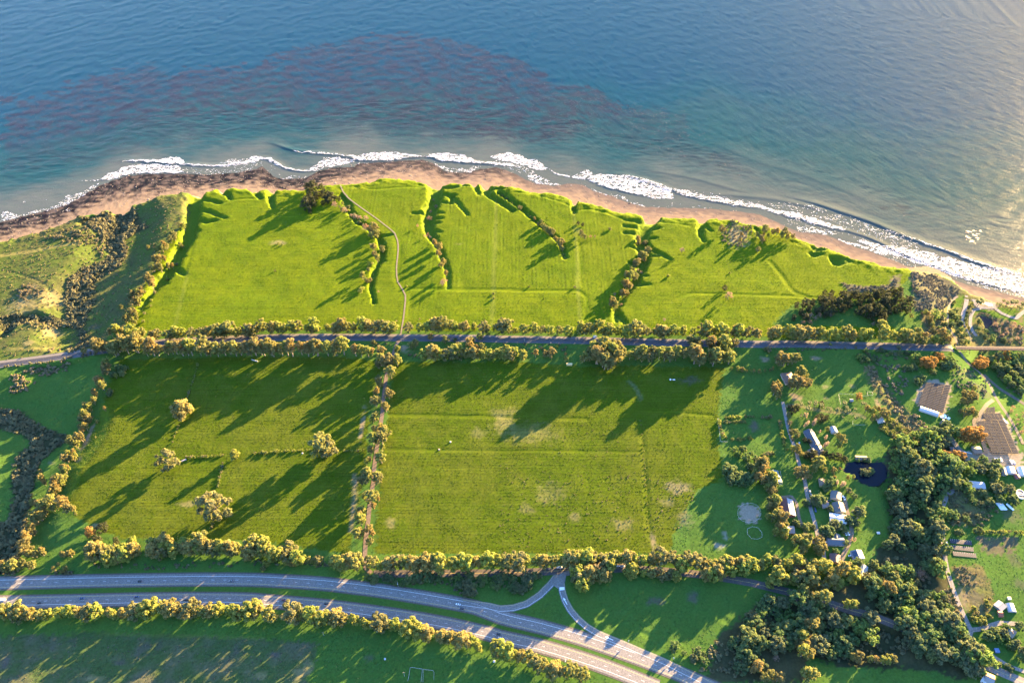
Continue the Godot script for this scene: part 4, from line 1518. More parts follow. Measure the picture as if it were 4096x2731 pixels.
func make_car_meshes() -> void:
	car_mesh.sedan = [loft([[-2.3, 0.35, 0.8, 0.75, 0.7], [-2.0, 0.25, 0.95, 0.88, 0.85], [-0.9, 0.22, 0.98, 0.9, 0.88], [0.9, 0.22, 0.96, 0.9, 0.88], [2.0, 0.25, 0.82, 0.88, 0.82], [2.3, 0.35, 0.65, 0.75, 0.66]]), loft([[-1.6, 0.97, 1.0, 0.8, 0.7], [-0.9, 0.97, 1.40, 0.84, 0.66], [0.25, 0.97, 1.42, 0.84, 0.66], [1.1, 0.95, 0.98, 0.8, 0.7]]), 4.6, 1.36]
	car_mesh.suv = [loft([[-2.35, 0.4, 1.0, 0.85, 0.82], [-2.1, 0.3, 1.1, 0.95, 0.92], [0.9, 0.28, 1.1, 0.95, 0.92], [2.0, 0.3, 0.98, 0.93, 0.88], [2.35, 0.4, 0.8, 0.82, 0.75]]), loft([[-2.1, 1.11, 1.2, 0.88, 0.8], [-1.8, 1.11, 1.70, 0.9, 0.74], [0.3, 1.11, 1.72, 0.9, 0.74], [1.2, 1.08, 1.12, 0.88, 0.8]]), 4.8, 1.66]
	car_mesh.pickup = [loft([[-2.8, 0.45, 1.1, 0.95, 0.95], [-2.6, 0.4, 1.15, 0.97, 0.97], [1.1, 0.38, 1.15, 0.97, 0.95], [2.4, 0.4, 1.05, 0.95, 0.9], [2.8, 0.5, 0.9, 0.85, 0.8]]), loft([[-0.7, 1.16, 1.2, 0.9, 0.8], [-0.55, 1.16, 1.78, 0.92, 0.76], [0.8, 1.16, 1.78, 0.92, 0.76], [1.5, 1.12, 1.16, 0.9, 0.8]]), 5.6, 1.74]
	car_mesh.van = [loft([[-3.0, 0.4, 2.4, 1.0, 0.92], [-2.9, 0.35, 2.5, 1.02, 0.94], [1.6, 0.35, 2.5, 1.02, 0.94], [2.3, 0.35, 1.3, 1.0, 0.95], [3.0, 0.45, 1.0, 0.9, 0.85]]), loft([[1.58, 1.3, 2.2, 0.98, 0.88], [1.75, 1.3, 2.0, 0.98, 0.86], [2.25, 1.32, 1.34, 0.96, 0.9]]), 6.0, 2.46]
	car_mesh.camper = [loft([[-4.6, 0.5, 3.0, 1.2, 1.16], [-4.5, 0.45, 3.1, 1.22, 1.18], [3.6, 0.45, 3.1, 1.22, 1.18], [4.3, 0.45, 2.5, 1.2, 1.1], [4.5, 0.55, 1.2, 1.15, 1.1]]), loft([[4.02, 1.5, 2.5, 1.15, 1.05], [4.36, 1.5, 2.2, 1.15, 1.05]]), 9.0, 3.06]
	car_mesh.flatbed = [loft([[-4.2, 0.8, 1.1, 1.15, 1.15], [1.6, 0.8, 1.1, 1.15, 1.15], [1.8, 0.5, 2.3, 1.1, 1.0], [3.2, 0.5, 2.3, 1.1, 0.95], [3.5, 0.5, 1.3, 1.05, 1.0], [4.2, 0.6, 1.2, 0.95, 0.9]]), loft([[3.1, 1.45, 2.2, 1.06, 0.94], [3.55, 1.35, 1.4, 1.02, 0.95]]), 8.4, 2.26]
	var w := Shape.new()
	var n := 12
	for i in n:
		var e0 := Vector3(cos(TAU * i / n), sin(TAU * i / n), 0) * 0.34
		var e1 := Vector3(cos(TAU * (i + 1) / n), sin(TAU * (i + 1) / n), 0) * 0.34
		var z := Vector3(0, 0, 0.12)
		w.quad(e0 - z, e1 - z, e1 + z, e0 + z)
		w.tri(z, e0 + z, e1 + z)
		w.tri(-z, e1 - z, e0 - z)
	car_mesh.wheel = w.done()

func build_cars() -> void:
	make_car_meshes()
	var glass := paintmat(0.02, 0.025, 0.03, 0.08)
	var tyre := paintmat(0.02, 0.02, 0.02, 0.9)
	var lens := paintmat(0.75, 0.75, 0.7, 0.2)
	var red := paintmat(0.35, 0.02, 0.02, 0.3)
	for c in CARS:
		# name, label, x, z, turn, kind, colour, group, category
		var kind: String = c[5]
		var m: Array = car_mesh[kind]
		var t := thing(c[0], c[1], c[8], v3(c[2], c[3], c[9]), c[4], c[7])
		var body := StandardMaterial3D.new()
		body.albedo_color = Color(c[6][0], c[6][1], c[6][2]).linear_to_srgb()
		body.roughness = 0.35
		body.clearcoat_enabled = true
		body.clearcoat = 0.6
		part("body", m[0], body, t)
		part("windows", m[1], glass, t)
		var l: float = m[2] * 0.5
		if kind in ["sedan", "suv", "pickup"]:
			var r := Shape.new()
			r.box(Vector3(-0.3 if kind != "pickup" else 0.12, m[3] + 0.055, 0), Vector3(1.2, 0.05, 1.30))
			part("roof", r.done(), body, t)
		for s in [-1.0, 1.0]:
			for f in [-0.62, 0.62]:
				part("wheel", car_mesh.wheel, tyre, t).position = Vector3(l * f, 0.34, s * 0.86)
			var h := Shape.new()
			h.box(Vector3(l - 0.12, 0.72, s * 0.6), Vector3(0.12, 0.16, 0.34))
			part("headlight", h.done(), lens, t)
			var b := Shape.new()
			b.box(Vector3(-l + 0.10, 0.82, s * 0.62), Vector3(0.12, 0.16, 0.3))
			part("taillight", b.done(), red, t)

# ------------------------------------------------------------------ the survey: positions in metres
const EDGE := [-1400,120,-1000,-150,-850,-215,-731.2,-242,-710.9,-250.7,-691.4,-258.3,-674.8,-269.8,-656.9,-282.7,-639.4,-297.9,-617.5,-305.9,-604.3,-316.1,-585.9,-315.9,-575.5,-330.3,-552.2,-336.4,-538.8,-348,-507.3,-356.5,-487.8,-360.1,-473.2,-355.9,-458.1,-363.8,-424.9,-367.8,-383.5,-365.8,-378.1,-364.4,-349,-363.8,-315,-364.4,-306.1,-372.4,-282.9,-377.3,-257.3,-378.7,-218.4,-384,-210.5,-391,-190.2,-394.8,-163.9,-391,-151.7,-389.8,-145.8,-381.6,-125.1,-379.9,-114.6,-377.3,-85.5,-380.2,-59.8,-380.2,-46,-378.7,-25.3,-375.3,-8.1,-373.5,7.3,-370.4,32.7,-357.6,58.1,-356.2,76.6,-350.5,91.3,-340,99.6,-338,112.6,-331.1,132.1,-322.9,148.1,-313.4,164.2,-308.1,188.8,-306.2,195.7,-293.5,207,-292.1,220.7,-296.9,245.4,-297.4,269.7,-294.8,277.3,-290.8,294.2,-294.2,318,-289.5,334,-287.7,349,-280.4,363.4,-276.7,378.3,-270.3,395.2,-266.5,409.9,-246.2,434,-233.8,447.7,-225.2,464,-215.5,478.3,-204.7,495.3,-198.8,515.7,-189.4,537.5,-184.7,560.5,-181.7,588.3,-186,601.7,-178.5,612.2,-164.7,615.8,-153.4,625.6,-139,639.1,-134.6,650.7,-125.9,684.5,-116.2,800,-60,1000,20,1400,150]
const SHORE := [-1400,40,-1000,-220,-768.6,-310.7,-726.6,-331.8,-700.2,-342.8,-683.8,-354,-670.5,-375,-657.7,-393.3,-649.4,-405,-635,-414.8,-617.9,-428.1,-587.7,-434.2,-534.1,-434.5,-488.7,-431.4,-445,-435.7,-411.6,-447.4,-406,-455.1,-382.9,-429,-366.7,-419,-328.2,-422,-310.1,-442.7,-279.7,-455.7,-253.4,-462.3,-199.5,-467.7,-145.4,-473.4,-120.8,-458.2,-107.1,-439.7,-80.1,-436.6,-49.9,-447.4,-26.6,-452,-3.1,-439.7,34,-408.3,65.4,-400.3,93.9,-408.3,113,-403,129.5,-386.3,151.4,-376.7,180.8,-357.7,203.7,-346.5,254.7,-345.1,305.5,-342.3,338.5,-336.8,376,-328.5,399.2,-308.5,424.4,-287.4,466.9,-279.1,480.2,-267.3,500.5,-252.1,521.2,-239.6,541.4,-226.8,560.1,-210.4,587.6,-198,614,-183.9,632.5,-170.6,659.7,-161,698.8,-143.1,820,-130,1000,-60,1400,80]
const ZONES := [
	[3,[-769,-220,-734,-249,-658,-285,-587,-320,-509,-362,-492,-356,-480,-285,-490,-225,-492,-175,-500,-128,-498,-72,-515,-58,-522,-29,-673,-2]],
	[1,[-495,-367,-480,-285,-490,-225,-492,-175,-500,-128,-498,-72,-511,-56,-336,-64,-150,-62,1,-60,156,-56,319,-52,373,-46,458,-46,489,-54,496,-76,525,-144,545,-166,555,-186,507,-213,367,-296,231,-316,67,-372,-19,-389,-183,-408,-405,-385]],
	[2,[-265,-382,-134,-382,-148,-306,-119,-244,-99,-173,-97,-141,-75,-73,-136,-72,-145,-141,-164,-244,-253,-350]],
	[2,[-105,-270,-114,-370,1,-379,91,-341,202,-292,182,-239,169,-190,143,-145,129,-81,94,-75,90,-138,-16,-142,-78,-141,-95,-208]],
	[0,[365,-105,390,-118,519,-126,531,-96,533,-66,338,-72]],
	[9,[552,-181,589,-189,617,-158,612,-147,587,-121,573,-107,529,-96,535,-122,545,-162]],
	[9,[447,-153,472,-146,508,-148,520,-164,535,-173,522,-139,453,-131]],
	[7,[577,-113,616,-153,685,-118,654,-42,525,-34,534,-94]],
	[12,[-490,-12,-311,-16,-206,-15,-161,-8,-164,39,-168,73,-164,130,-163,177,-165,211,-166,258,-262,243,-407,240,-456,218,-482,192,-490,153,-488,130,-485,65,-488,30]],
	[12,[-145,-6,1,-8,87,0,137,-2,261,3,242,73,235,122,231,167,203,178,167,235,164,257,-12,258,-142,257,-143,211,-146,153,-147,78]],
	[4,[-639,-296,-617,-305,-602,-313,-568,-323,-548,-296,-531,-280,-549,-272,-561,-255,-549,-225,-550,-203,-566,-177,-573,-161,-560,-128,-562,-102,-557,-72,-553,-70,-527,-44,-543,-25,-562,-23,-556,-36,-555,-56,-576,-78,-620,-78,-656,-62,-671,-62,-681,-86,-649,-93,-593,-93,-585,-86,-602,-132,-610,-166,-599,-191,-579,-205,-571,-220,-580,-237,-595,-260,-629,-283]],
	[4,[-632,60,-605,62,-582,65,-565,78,-543,90,-517,100,-514,111,-523,122,-532,137,-527,177,-549,177,-565,127,-554,117,-556,108,-566,100,-592,93,-617,93]],
	[4,[-550,157,-530,161,-523,187,-511,228,-504,264,-507,276,-526,282,-553,220,-537,216,-541,195]],
	[8,[-506,345,-400,342,-298,345,-237,348,-185,352,-184,369,-189,385,-191,405,-480,405]],
	[6,[598,-134,615,-141,604,-119,588,-117]],
	[6,[649,-120,678,-113,672,-103,665,-101,652,-106,648,-115]],
	[6,[610,-101,619,-112,630,-115,644,-110,655,-103,668,-94,671,-86,667,-86,658,-94,644,-97,635,-106,626,-111,615,-103,607,-92]],
	[5,[622,-134,652,-125,648,-115,631,-115,624,-116,622,-121]],
	[7,[435,0,445,0,461,57,476,90,477,106,458,106,446,83,435,43]],
	[5,[507,130,575,132,567,153,558,153,537,144,509,142]],
	[5,[487,39,496,29,514,21,533,30,507,77,495,78,477,62]],
	[5,[541,83,553,73,573,70,578,82,573,134,537,133]],
	[4,[417,137,444,109,476,103,507,90,504,109,508,145,499,153,482,177,417,177]],
	[4,[376,252,400,231,409,178,427,157,480,157,481,175,462,195,444,252,436,299,434,336,441,356,440,375,410,389,395,379,305,374,278,360,269,389,180,389,192,349,244,311,298,302,355,285]],
	[7,[445,272,477,270,476,302,463,327,443,334,443,311]],
	[7,[478,171,517,175,514,203,486,226,459,224]],
	[10,[485,237,505,239,506,258,483,260]],
	[10,[509,235,528,239,510,260]],
	[5,[60,264,117,264,116,276,63,276]],
	[5,[241,202,250,198,260,200,265,208,261,217,252,222,243,218,240,211]],
	[11,[373.6,144.3,385.5,142,402.2,144.3,413.9,142.8,417.1,152.5,412.2,164.4,400.6,174.6,391.2,175.6,382.4,171.3,378.5,164.4,376.7,168.8,375.5,160,366.7,156.3]],
	[11,[622.1,-101.7,627.4,-100.8,631.1,-97.2,634.5,-94.5,631.9,-86.5,624.2,-81.2,621.5,-72.4,619.7,-66.4,618.6,-71.6,620.2,-82.1,620.2,-91.8]],
]
const GULLIES := [
	[[-482.5,-355.9,-479.5,-328.1,-471.9,-295.8,-469.9,-272.4,-465.4,-249.5,-470.2,-219.9,-471,-191.3,-475.4,-165.8,-481.5,-150.1],15,11,13,8],
	[[-481.5,-150.1,-486.2,-130.2,-489.7,-102.3],9,5,6,2],
	[[-482.1,-344.7,-460.5,-339.1,-440,-330.8],7.5,4.5,8,3],
	[[-475.8,-317.2,-453.7,-311.8,-423.1,-294.5],7.5,4.5,8,3],
	[[-448,-364.4,-431.1,-350.3,-426.7,-341.9],7.5,4.5,8,3],
	[[-471.9,-295.8,-447.1,-285.3,-433.7,-290.6],7.5,4.5,8,3],
	[[-467.6,-269.8,-454.9,-264.7],7.5,4.5,8,3],
	[[-466.9,-237,-458.4,-247],7.5,4.5,8,3],
	[[-472.5,-205.5,-460.7,-207.8],7.5,4.5,8,3],
	[[-470.4,-186.6,-450.7,-170.4],7.5,4.5,8,3],
	[[-480.4,-156.8,-470,-152.3],7.5,4.5,8,3],
	[[-483.8,-344.7,-495.8,-339.1],7.5,4.5,8,3],
	[[-478.3,-317.2,-486.9,-311.8],7.5,4.5,8,3],
	[[-399.2,-367.2,-380.3,-341.9],7.5,4.5,8,3],
	[[-368.7,-364.4,-366,-341.9,-357.5,-319.9],8,5,8,3],
	[[-393.5,-364.4,-387.1,-350.3],8,4,5,2],
	[[-256.8,-350.3,-239.2,-306.5,-226.6,-285.3,-208.8,-272.4,-191.8,-250.7],7,6,4,5],
	[[-191.8,-250.7,-182.7,-224.7,-182.2,-205.5,-189,-181.9,-191.2,-161.3,-190.7,-143.4,-182.8,-112.9],6.5,3,6,4],
	[[-191.8,-250.7,-173.1,-255.8],5,3,4,2],
	[[-188.5,-205.5,-178.4,-198.3],4,3,4,2],
	[[-119,-378.7,-116,-344.7,-120.9,-317.2,-123.3,-290.6,-121,-269.8,-113.1,-247],14,9,11,7],
	[[-113.1,-247,-103.9,-227.2,-94.3,-196,-88.4,-172.7,-86.1,-143.4],7,4,6,2],
	[[-117.6,-370.1,-93.6,-370.1,-81.8,-373],6,4,6,2.5],
	[[-118.2,-353.1,-99.6,-353.1,-87.2,-341.9,-65.5,-301.1],6,4,6,2.5],
	[[-120.6,-311.8,-103.7,-306.5],6,4,6,2.5],
	[[-122.6,-293.2,-103,-294.5],6,4,6,2.5],
	[[-121.9,-282.7,-107.3,-284],6,4,6,2.5],
	[[-125.2,-306.5,-146.7,-306.5],6,4,6,2.5],
	[[-121.2,-272.4,-104.4,-262.1],6,4,6,2.5],
	[[-125,-328.1,-132.6,-317.2],6,4,6,2.5],
	[[-89.3,-350.3,-91.7,-330.8,-105.2,-333.6],6,4,6,2.5],
	[[-40.7,-375.8,-36.9,-355.9,-21.5,-339.1,0.7,-314.5],11,7,9,7],
	[[-37.1,-367.2,-8.1,-370.1],7,4,6,3],
	[[-76.8,-375.8,-66.5,-375.8],5,4,4,3],
	[[-58,-378.7,-48.7,-350.3],7,4,6,2],
	[[-18.3,-357.6,12.1,-322.9,31.6,-293.5,52.1,-266.2,68.8,-238.5,74.5,-204.5],7,4.5,7,4],
	[[94.8,-343.6,93,-324.3,92.1,-306.7],6,3.5,11,5],
	[[206.5,-294.8,195.4,-276.5,186,-248.5,186.5,-223.8,186.5,-209.3,177.6,-183.3,165.4,-153.6],14,9,10,7],
	[[165.4,-153.6,146.2,-125,136.7,-101.5,136.4,-80.7],8,6,6,3],
	[[199.3,-281.7,183.5,-286.9,167.4,-289.5],6,4,6,2.5],
	[[193.3,-271.3,162.8,-275.2],6,4,6,2.5],
	[[188.7,-258.6,163,-259.8],6,4,6,2.5],
	[[190.6,-247.2,205.2,-248.5],6,4,6,2.5],
	[[194.3,-266.2,214.3,-271.3],6,4,6,2.5],
	[[200.6,-279.1,225.5,-296.1],6,4,6,2.5],
	[[193.4,-228.7,206.2,-216.5,221.4,-200.9],6,4,6,2.5],
	[[186.8,-211.7,206.9,-209.3],6,4,6,2.5],
	[[182.1,-226.2,169.7,-228.7],6,4,6,2.5],
	[[175.2,-190.3,163.3,-195],6,4,6,2.5],
	[[170.2,-171.8,183.5,-167.2],6,4,6,2.5],
	[[163.4,-149.2,184.7,-150.3],6,4,6,2.5],
	[[138.9,-93.1,147.4,-74.6],6,4,6,2.5],
	[[279.7,-293.5,272.3,-258.6,275.2,-241],8,4,8,3],
	[[279.1,-281.7,289.2,-263.6],6,3,5,2],
	[[355.3,-271.3,357.2,-248.5],5,3,4,2],
	[[432.2,-226.5,441.3,-225.2],10,7,6,4],
	[[425.7,-213.1,434.2,-215.5],9,6,5,4],
	[[453.3,-198.8,469.5,-201.2],13,9,7,4],
	[[-588.1,-322.6,-575.4,-298.5,-581.7,-272.4,-579,-244.5,-563.1,-219.9,-563.8,-198.3],22,18,13,10],
	[[-563.8,-198.3,-574.5,-175,-585.8,-154.5,-587.7,-130.2,-573.3,-102.3,-570.2,-77.4],17,17,10,9],
	[[-573.5,-86.5,-550.4,-62.1,-529.4,-42.3,-516.4,-28.7],17,12,9,8],
	[[-583.6,-82.3,-623.7,-88.5,-649.4,-80.3,-651.8,-58.1],13,11,7,6],
	[[-630.1,-285.3,-619.9,-298.5,-592.9,-306.5],8,6,6,6],
	[[-597.2,-232.1,-585.1,-219.9,-581,-203.1],6,4,4,2],
	[[-597.7,78.5,-580.1,80.1,-554.8,94.9,-532.5,106.2,-542.4,126.6,-547.6,145,-538.4,177.2],22,20,8,9],
	[[-545.9,160.9,-533.5,195,-524.5,227.5,-517.3,258.4,-517.8,270.4],22,18,9,6],
	[[-564.7,-285.3,-564.7,-239.5,-558.4,-200.7,-569.2,-168.1,-572,-132.4,-562.3,-96,-560.1,-73.4],62,62,9,9],
	[[-595.7,83.4,-567.1,90,-533.7,103,-538.7,129.7,-543.4,152.5,-536,177.2],80,70,8,8],
	[[-552.4,25,-556.6,56.5,-550.3,90],70,70,6,8],
	[[-547.4,160.9,-531.6,203.3,-522.7,235.4],60,50,7,6],
	[[453.1,-38.4,449.4,6.9,454,49.6,459.7,73.5],8,5,3,2],
	[[417.8,178.2,415.3,243.2,396,302.1,349.2,349.4,297.3,355.9,265.8,329.6],25,25,5,6],
]
const PATCHES := [
	[18.25,102.97,42.26,17.44,0.28,0],
	[-10.14,73.46,15.69,9.97,0.3,0],
	[-8.73,90,16.8,20.95,0.4,0],
	[-39.38,102.97,10.25,9.57,0.3,0],
	[41.44,184.97,18.61,15.05,0.3,0],
	[15.45,203.31,9.88,8.17,0.35,0],
	[180.05,176.46,15.85,10.2,0.5,1],
	[166.18,195.04,8.53,9.92,0.3,1],
	[181.66,216.34,8.39,12.77,0.35,1],
	[146.42,243.17,3.42,10.73,0.6,1],
	[65.71,214.72,8.4,8.03,0.5,0],
	[116.63,224.35,12.5,9.48,0.4,0],
	[-127.65,222.75,6.96,7.93,0.5,0],
	[-336.57,-237.03,14.31,6.16,0.7,0],
	[-77.38,-234.56,6.35,2.95,0.3,0],
	[-619.51,-123.68,20.81,19.24,0.7,0],
	[-647.09,-110.8,23.6,18.94,0.6,0],
	[-595.52,-64.06,15.76,13.94,0.8,0],
	[-645.89,-145.6,9.04,6.64,0.7,0],
	[-610.54,-40.32,8.46,5.82,0.6,0],
	[-173.52,90,2.58,28.84,0.8,1],
	[-171.07,171.3,1.74,13.67,0.9,1],
	[-169.81,203.31,1.41,9.79,0.7,1],
	[-489.07,106.17,3.83,20.48,0.85,1],
	[-486.95,137.43,3.12,9.11,0.7,1],
	[-135.48,-28.71,8.4,7.64,0.8,1],
	[-520.11,138.96,4.99,3.04,0.4,1],
	[-303.75,211.48,7.02,3.24,0.6,1],
	[-349.33,198.36,9.92,4.13,0.5,0],
	[-435.52,224.35,5.56,3.18,0.6,1],
	[379.27,-13.51,8.32,4.69,0.8,1],
	[313.72,-11.63,6.92,4.68,0.8,1],
	[495.23,21.43,8.13,8.93,0.4,1],
	[252.17,209.46,6.22,4.19,0,0],
	[212.54,247.94,9.05,4.51,0.85,3],
	[221.56,236.52,3.04,6.87,0.7,3],
	[142.71,309.13,9.09,5.53,0.7,2],
	[178.16,306.34,5.85,8.32,0.7,2],
	[215.48,23.23,14.88,8.02,0.6,2],
	[281.43,93.27,7.74,8.09,0.8,2],
	[324.5,-253.51,20.86,27.29,0.75,1],
	[95.61,-263.64,4.84,7.61,0.3,0],
	[-546.7,-76.2,12.99,5.08,0.5,2],
	[338.74,49.22,8.36,7.87,0.9,4],
	[326.75,61.97,6.78,2.91,0.7,4],
	[568.36,37.05,17.7,14.38,0.5,2],
	[559.16,10.68,14.89,10.13,0.4,4],
	[444.34,306.26,6.27,12.2,0.7,4],
	[454.99,308.5,11.47,17.6,0.6,2],
	[433.15,355.7,4.01,3.08,0.8,4],
	[-189.92,374.81,7.36,7.4,0.5,0],
	[-365,371.07,7.39,3.12,0.6,2],
	[-348.74,359.71,7.46,11.36,0.5,2],
	[-334.05,354.59,3.75,10.2,0.5,2],
	[-259.21,359.71,8.7,6.34,0.5,2],
	[-222.78,363.52,6.2,3.79,0.8,2],
	[-133.26,366.05,6.18,3.77,0.6,2],
	[-232.32,383.44,7.31,4.87,0.6,0],
	[-194.99,380.99,8.54,7.32,0.6,0],
	[-387.01,385.88,10.94,3.64,0.6,0],
	[-441.96,353.3,10,6.41,0.4,2],
	[-470.89,371.07,4.92,6.22,0.7,2],
	[-417.09,349.42,7.53,3.88,0.5,2],
	[377.78,33.22,4.61,4.03,0.5,0],
	[411.1,32.21,3.84,4.04,0.6,0],
	[433.67,57.09,4.53,6.82,0.8,4],
	[373.95,51.2,4.55,2.95,0.5,0],
	[511.98,264.45,8.08,8.9,0.5,2],
	[507.17,292.22,7.9,8.51,0.5,2],
	[530.89,211.48,14.03,12.86,0.5,2],
]
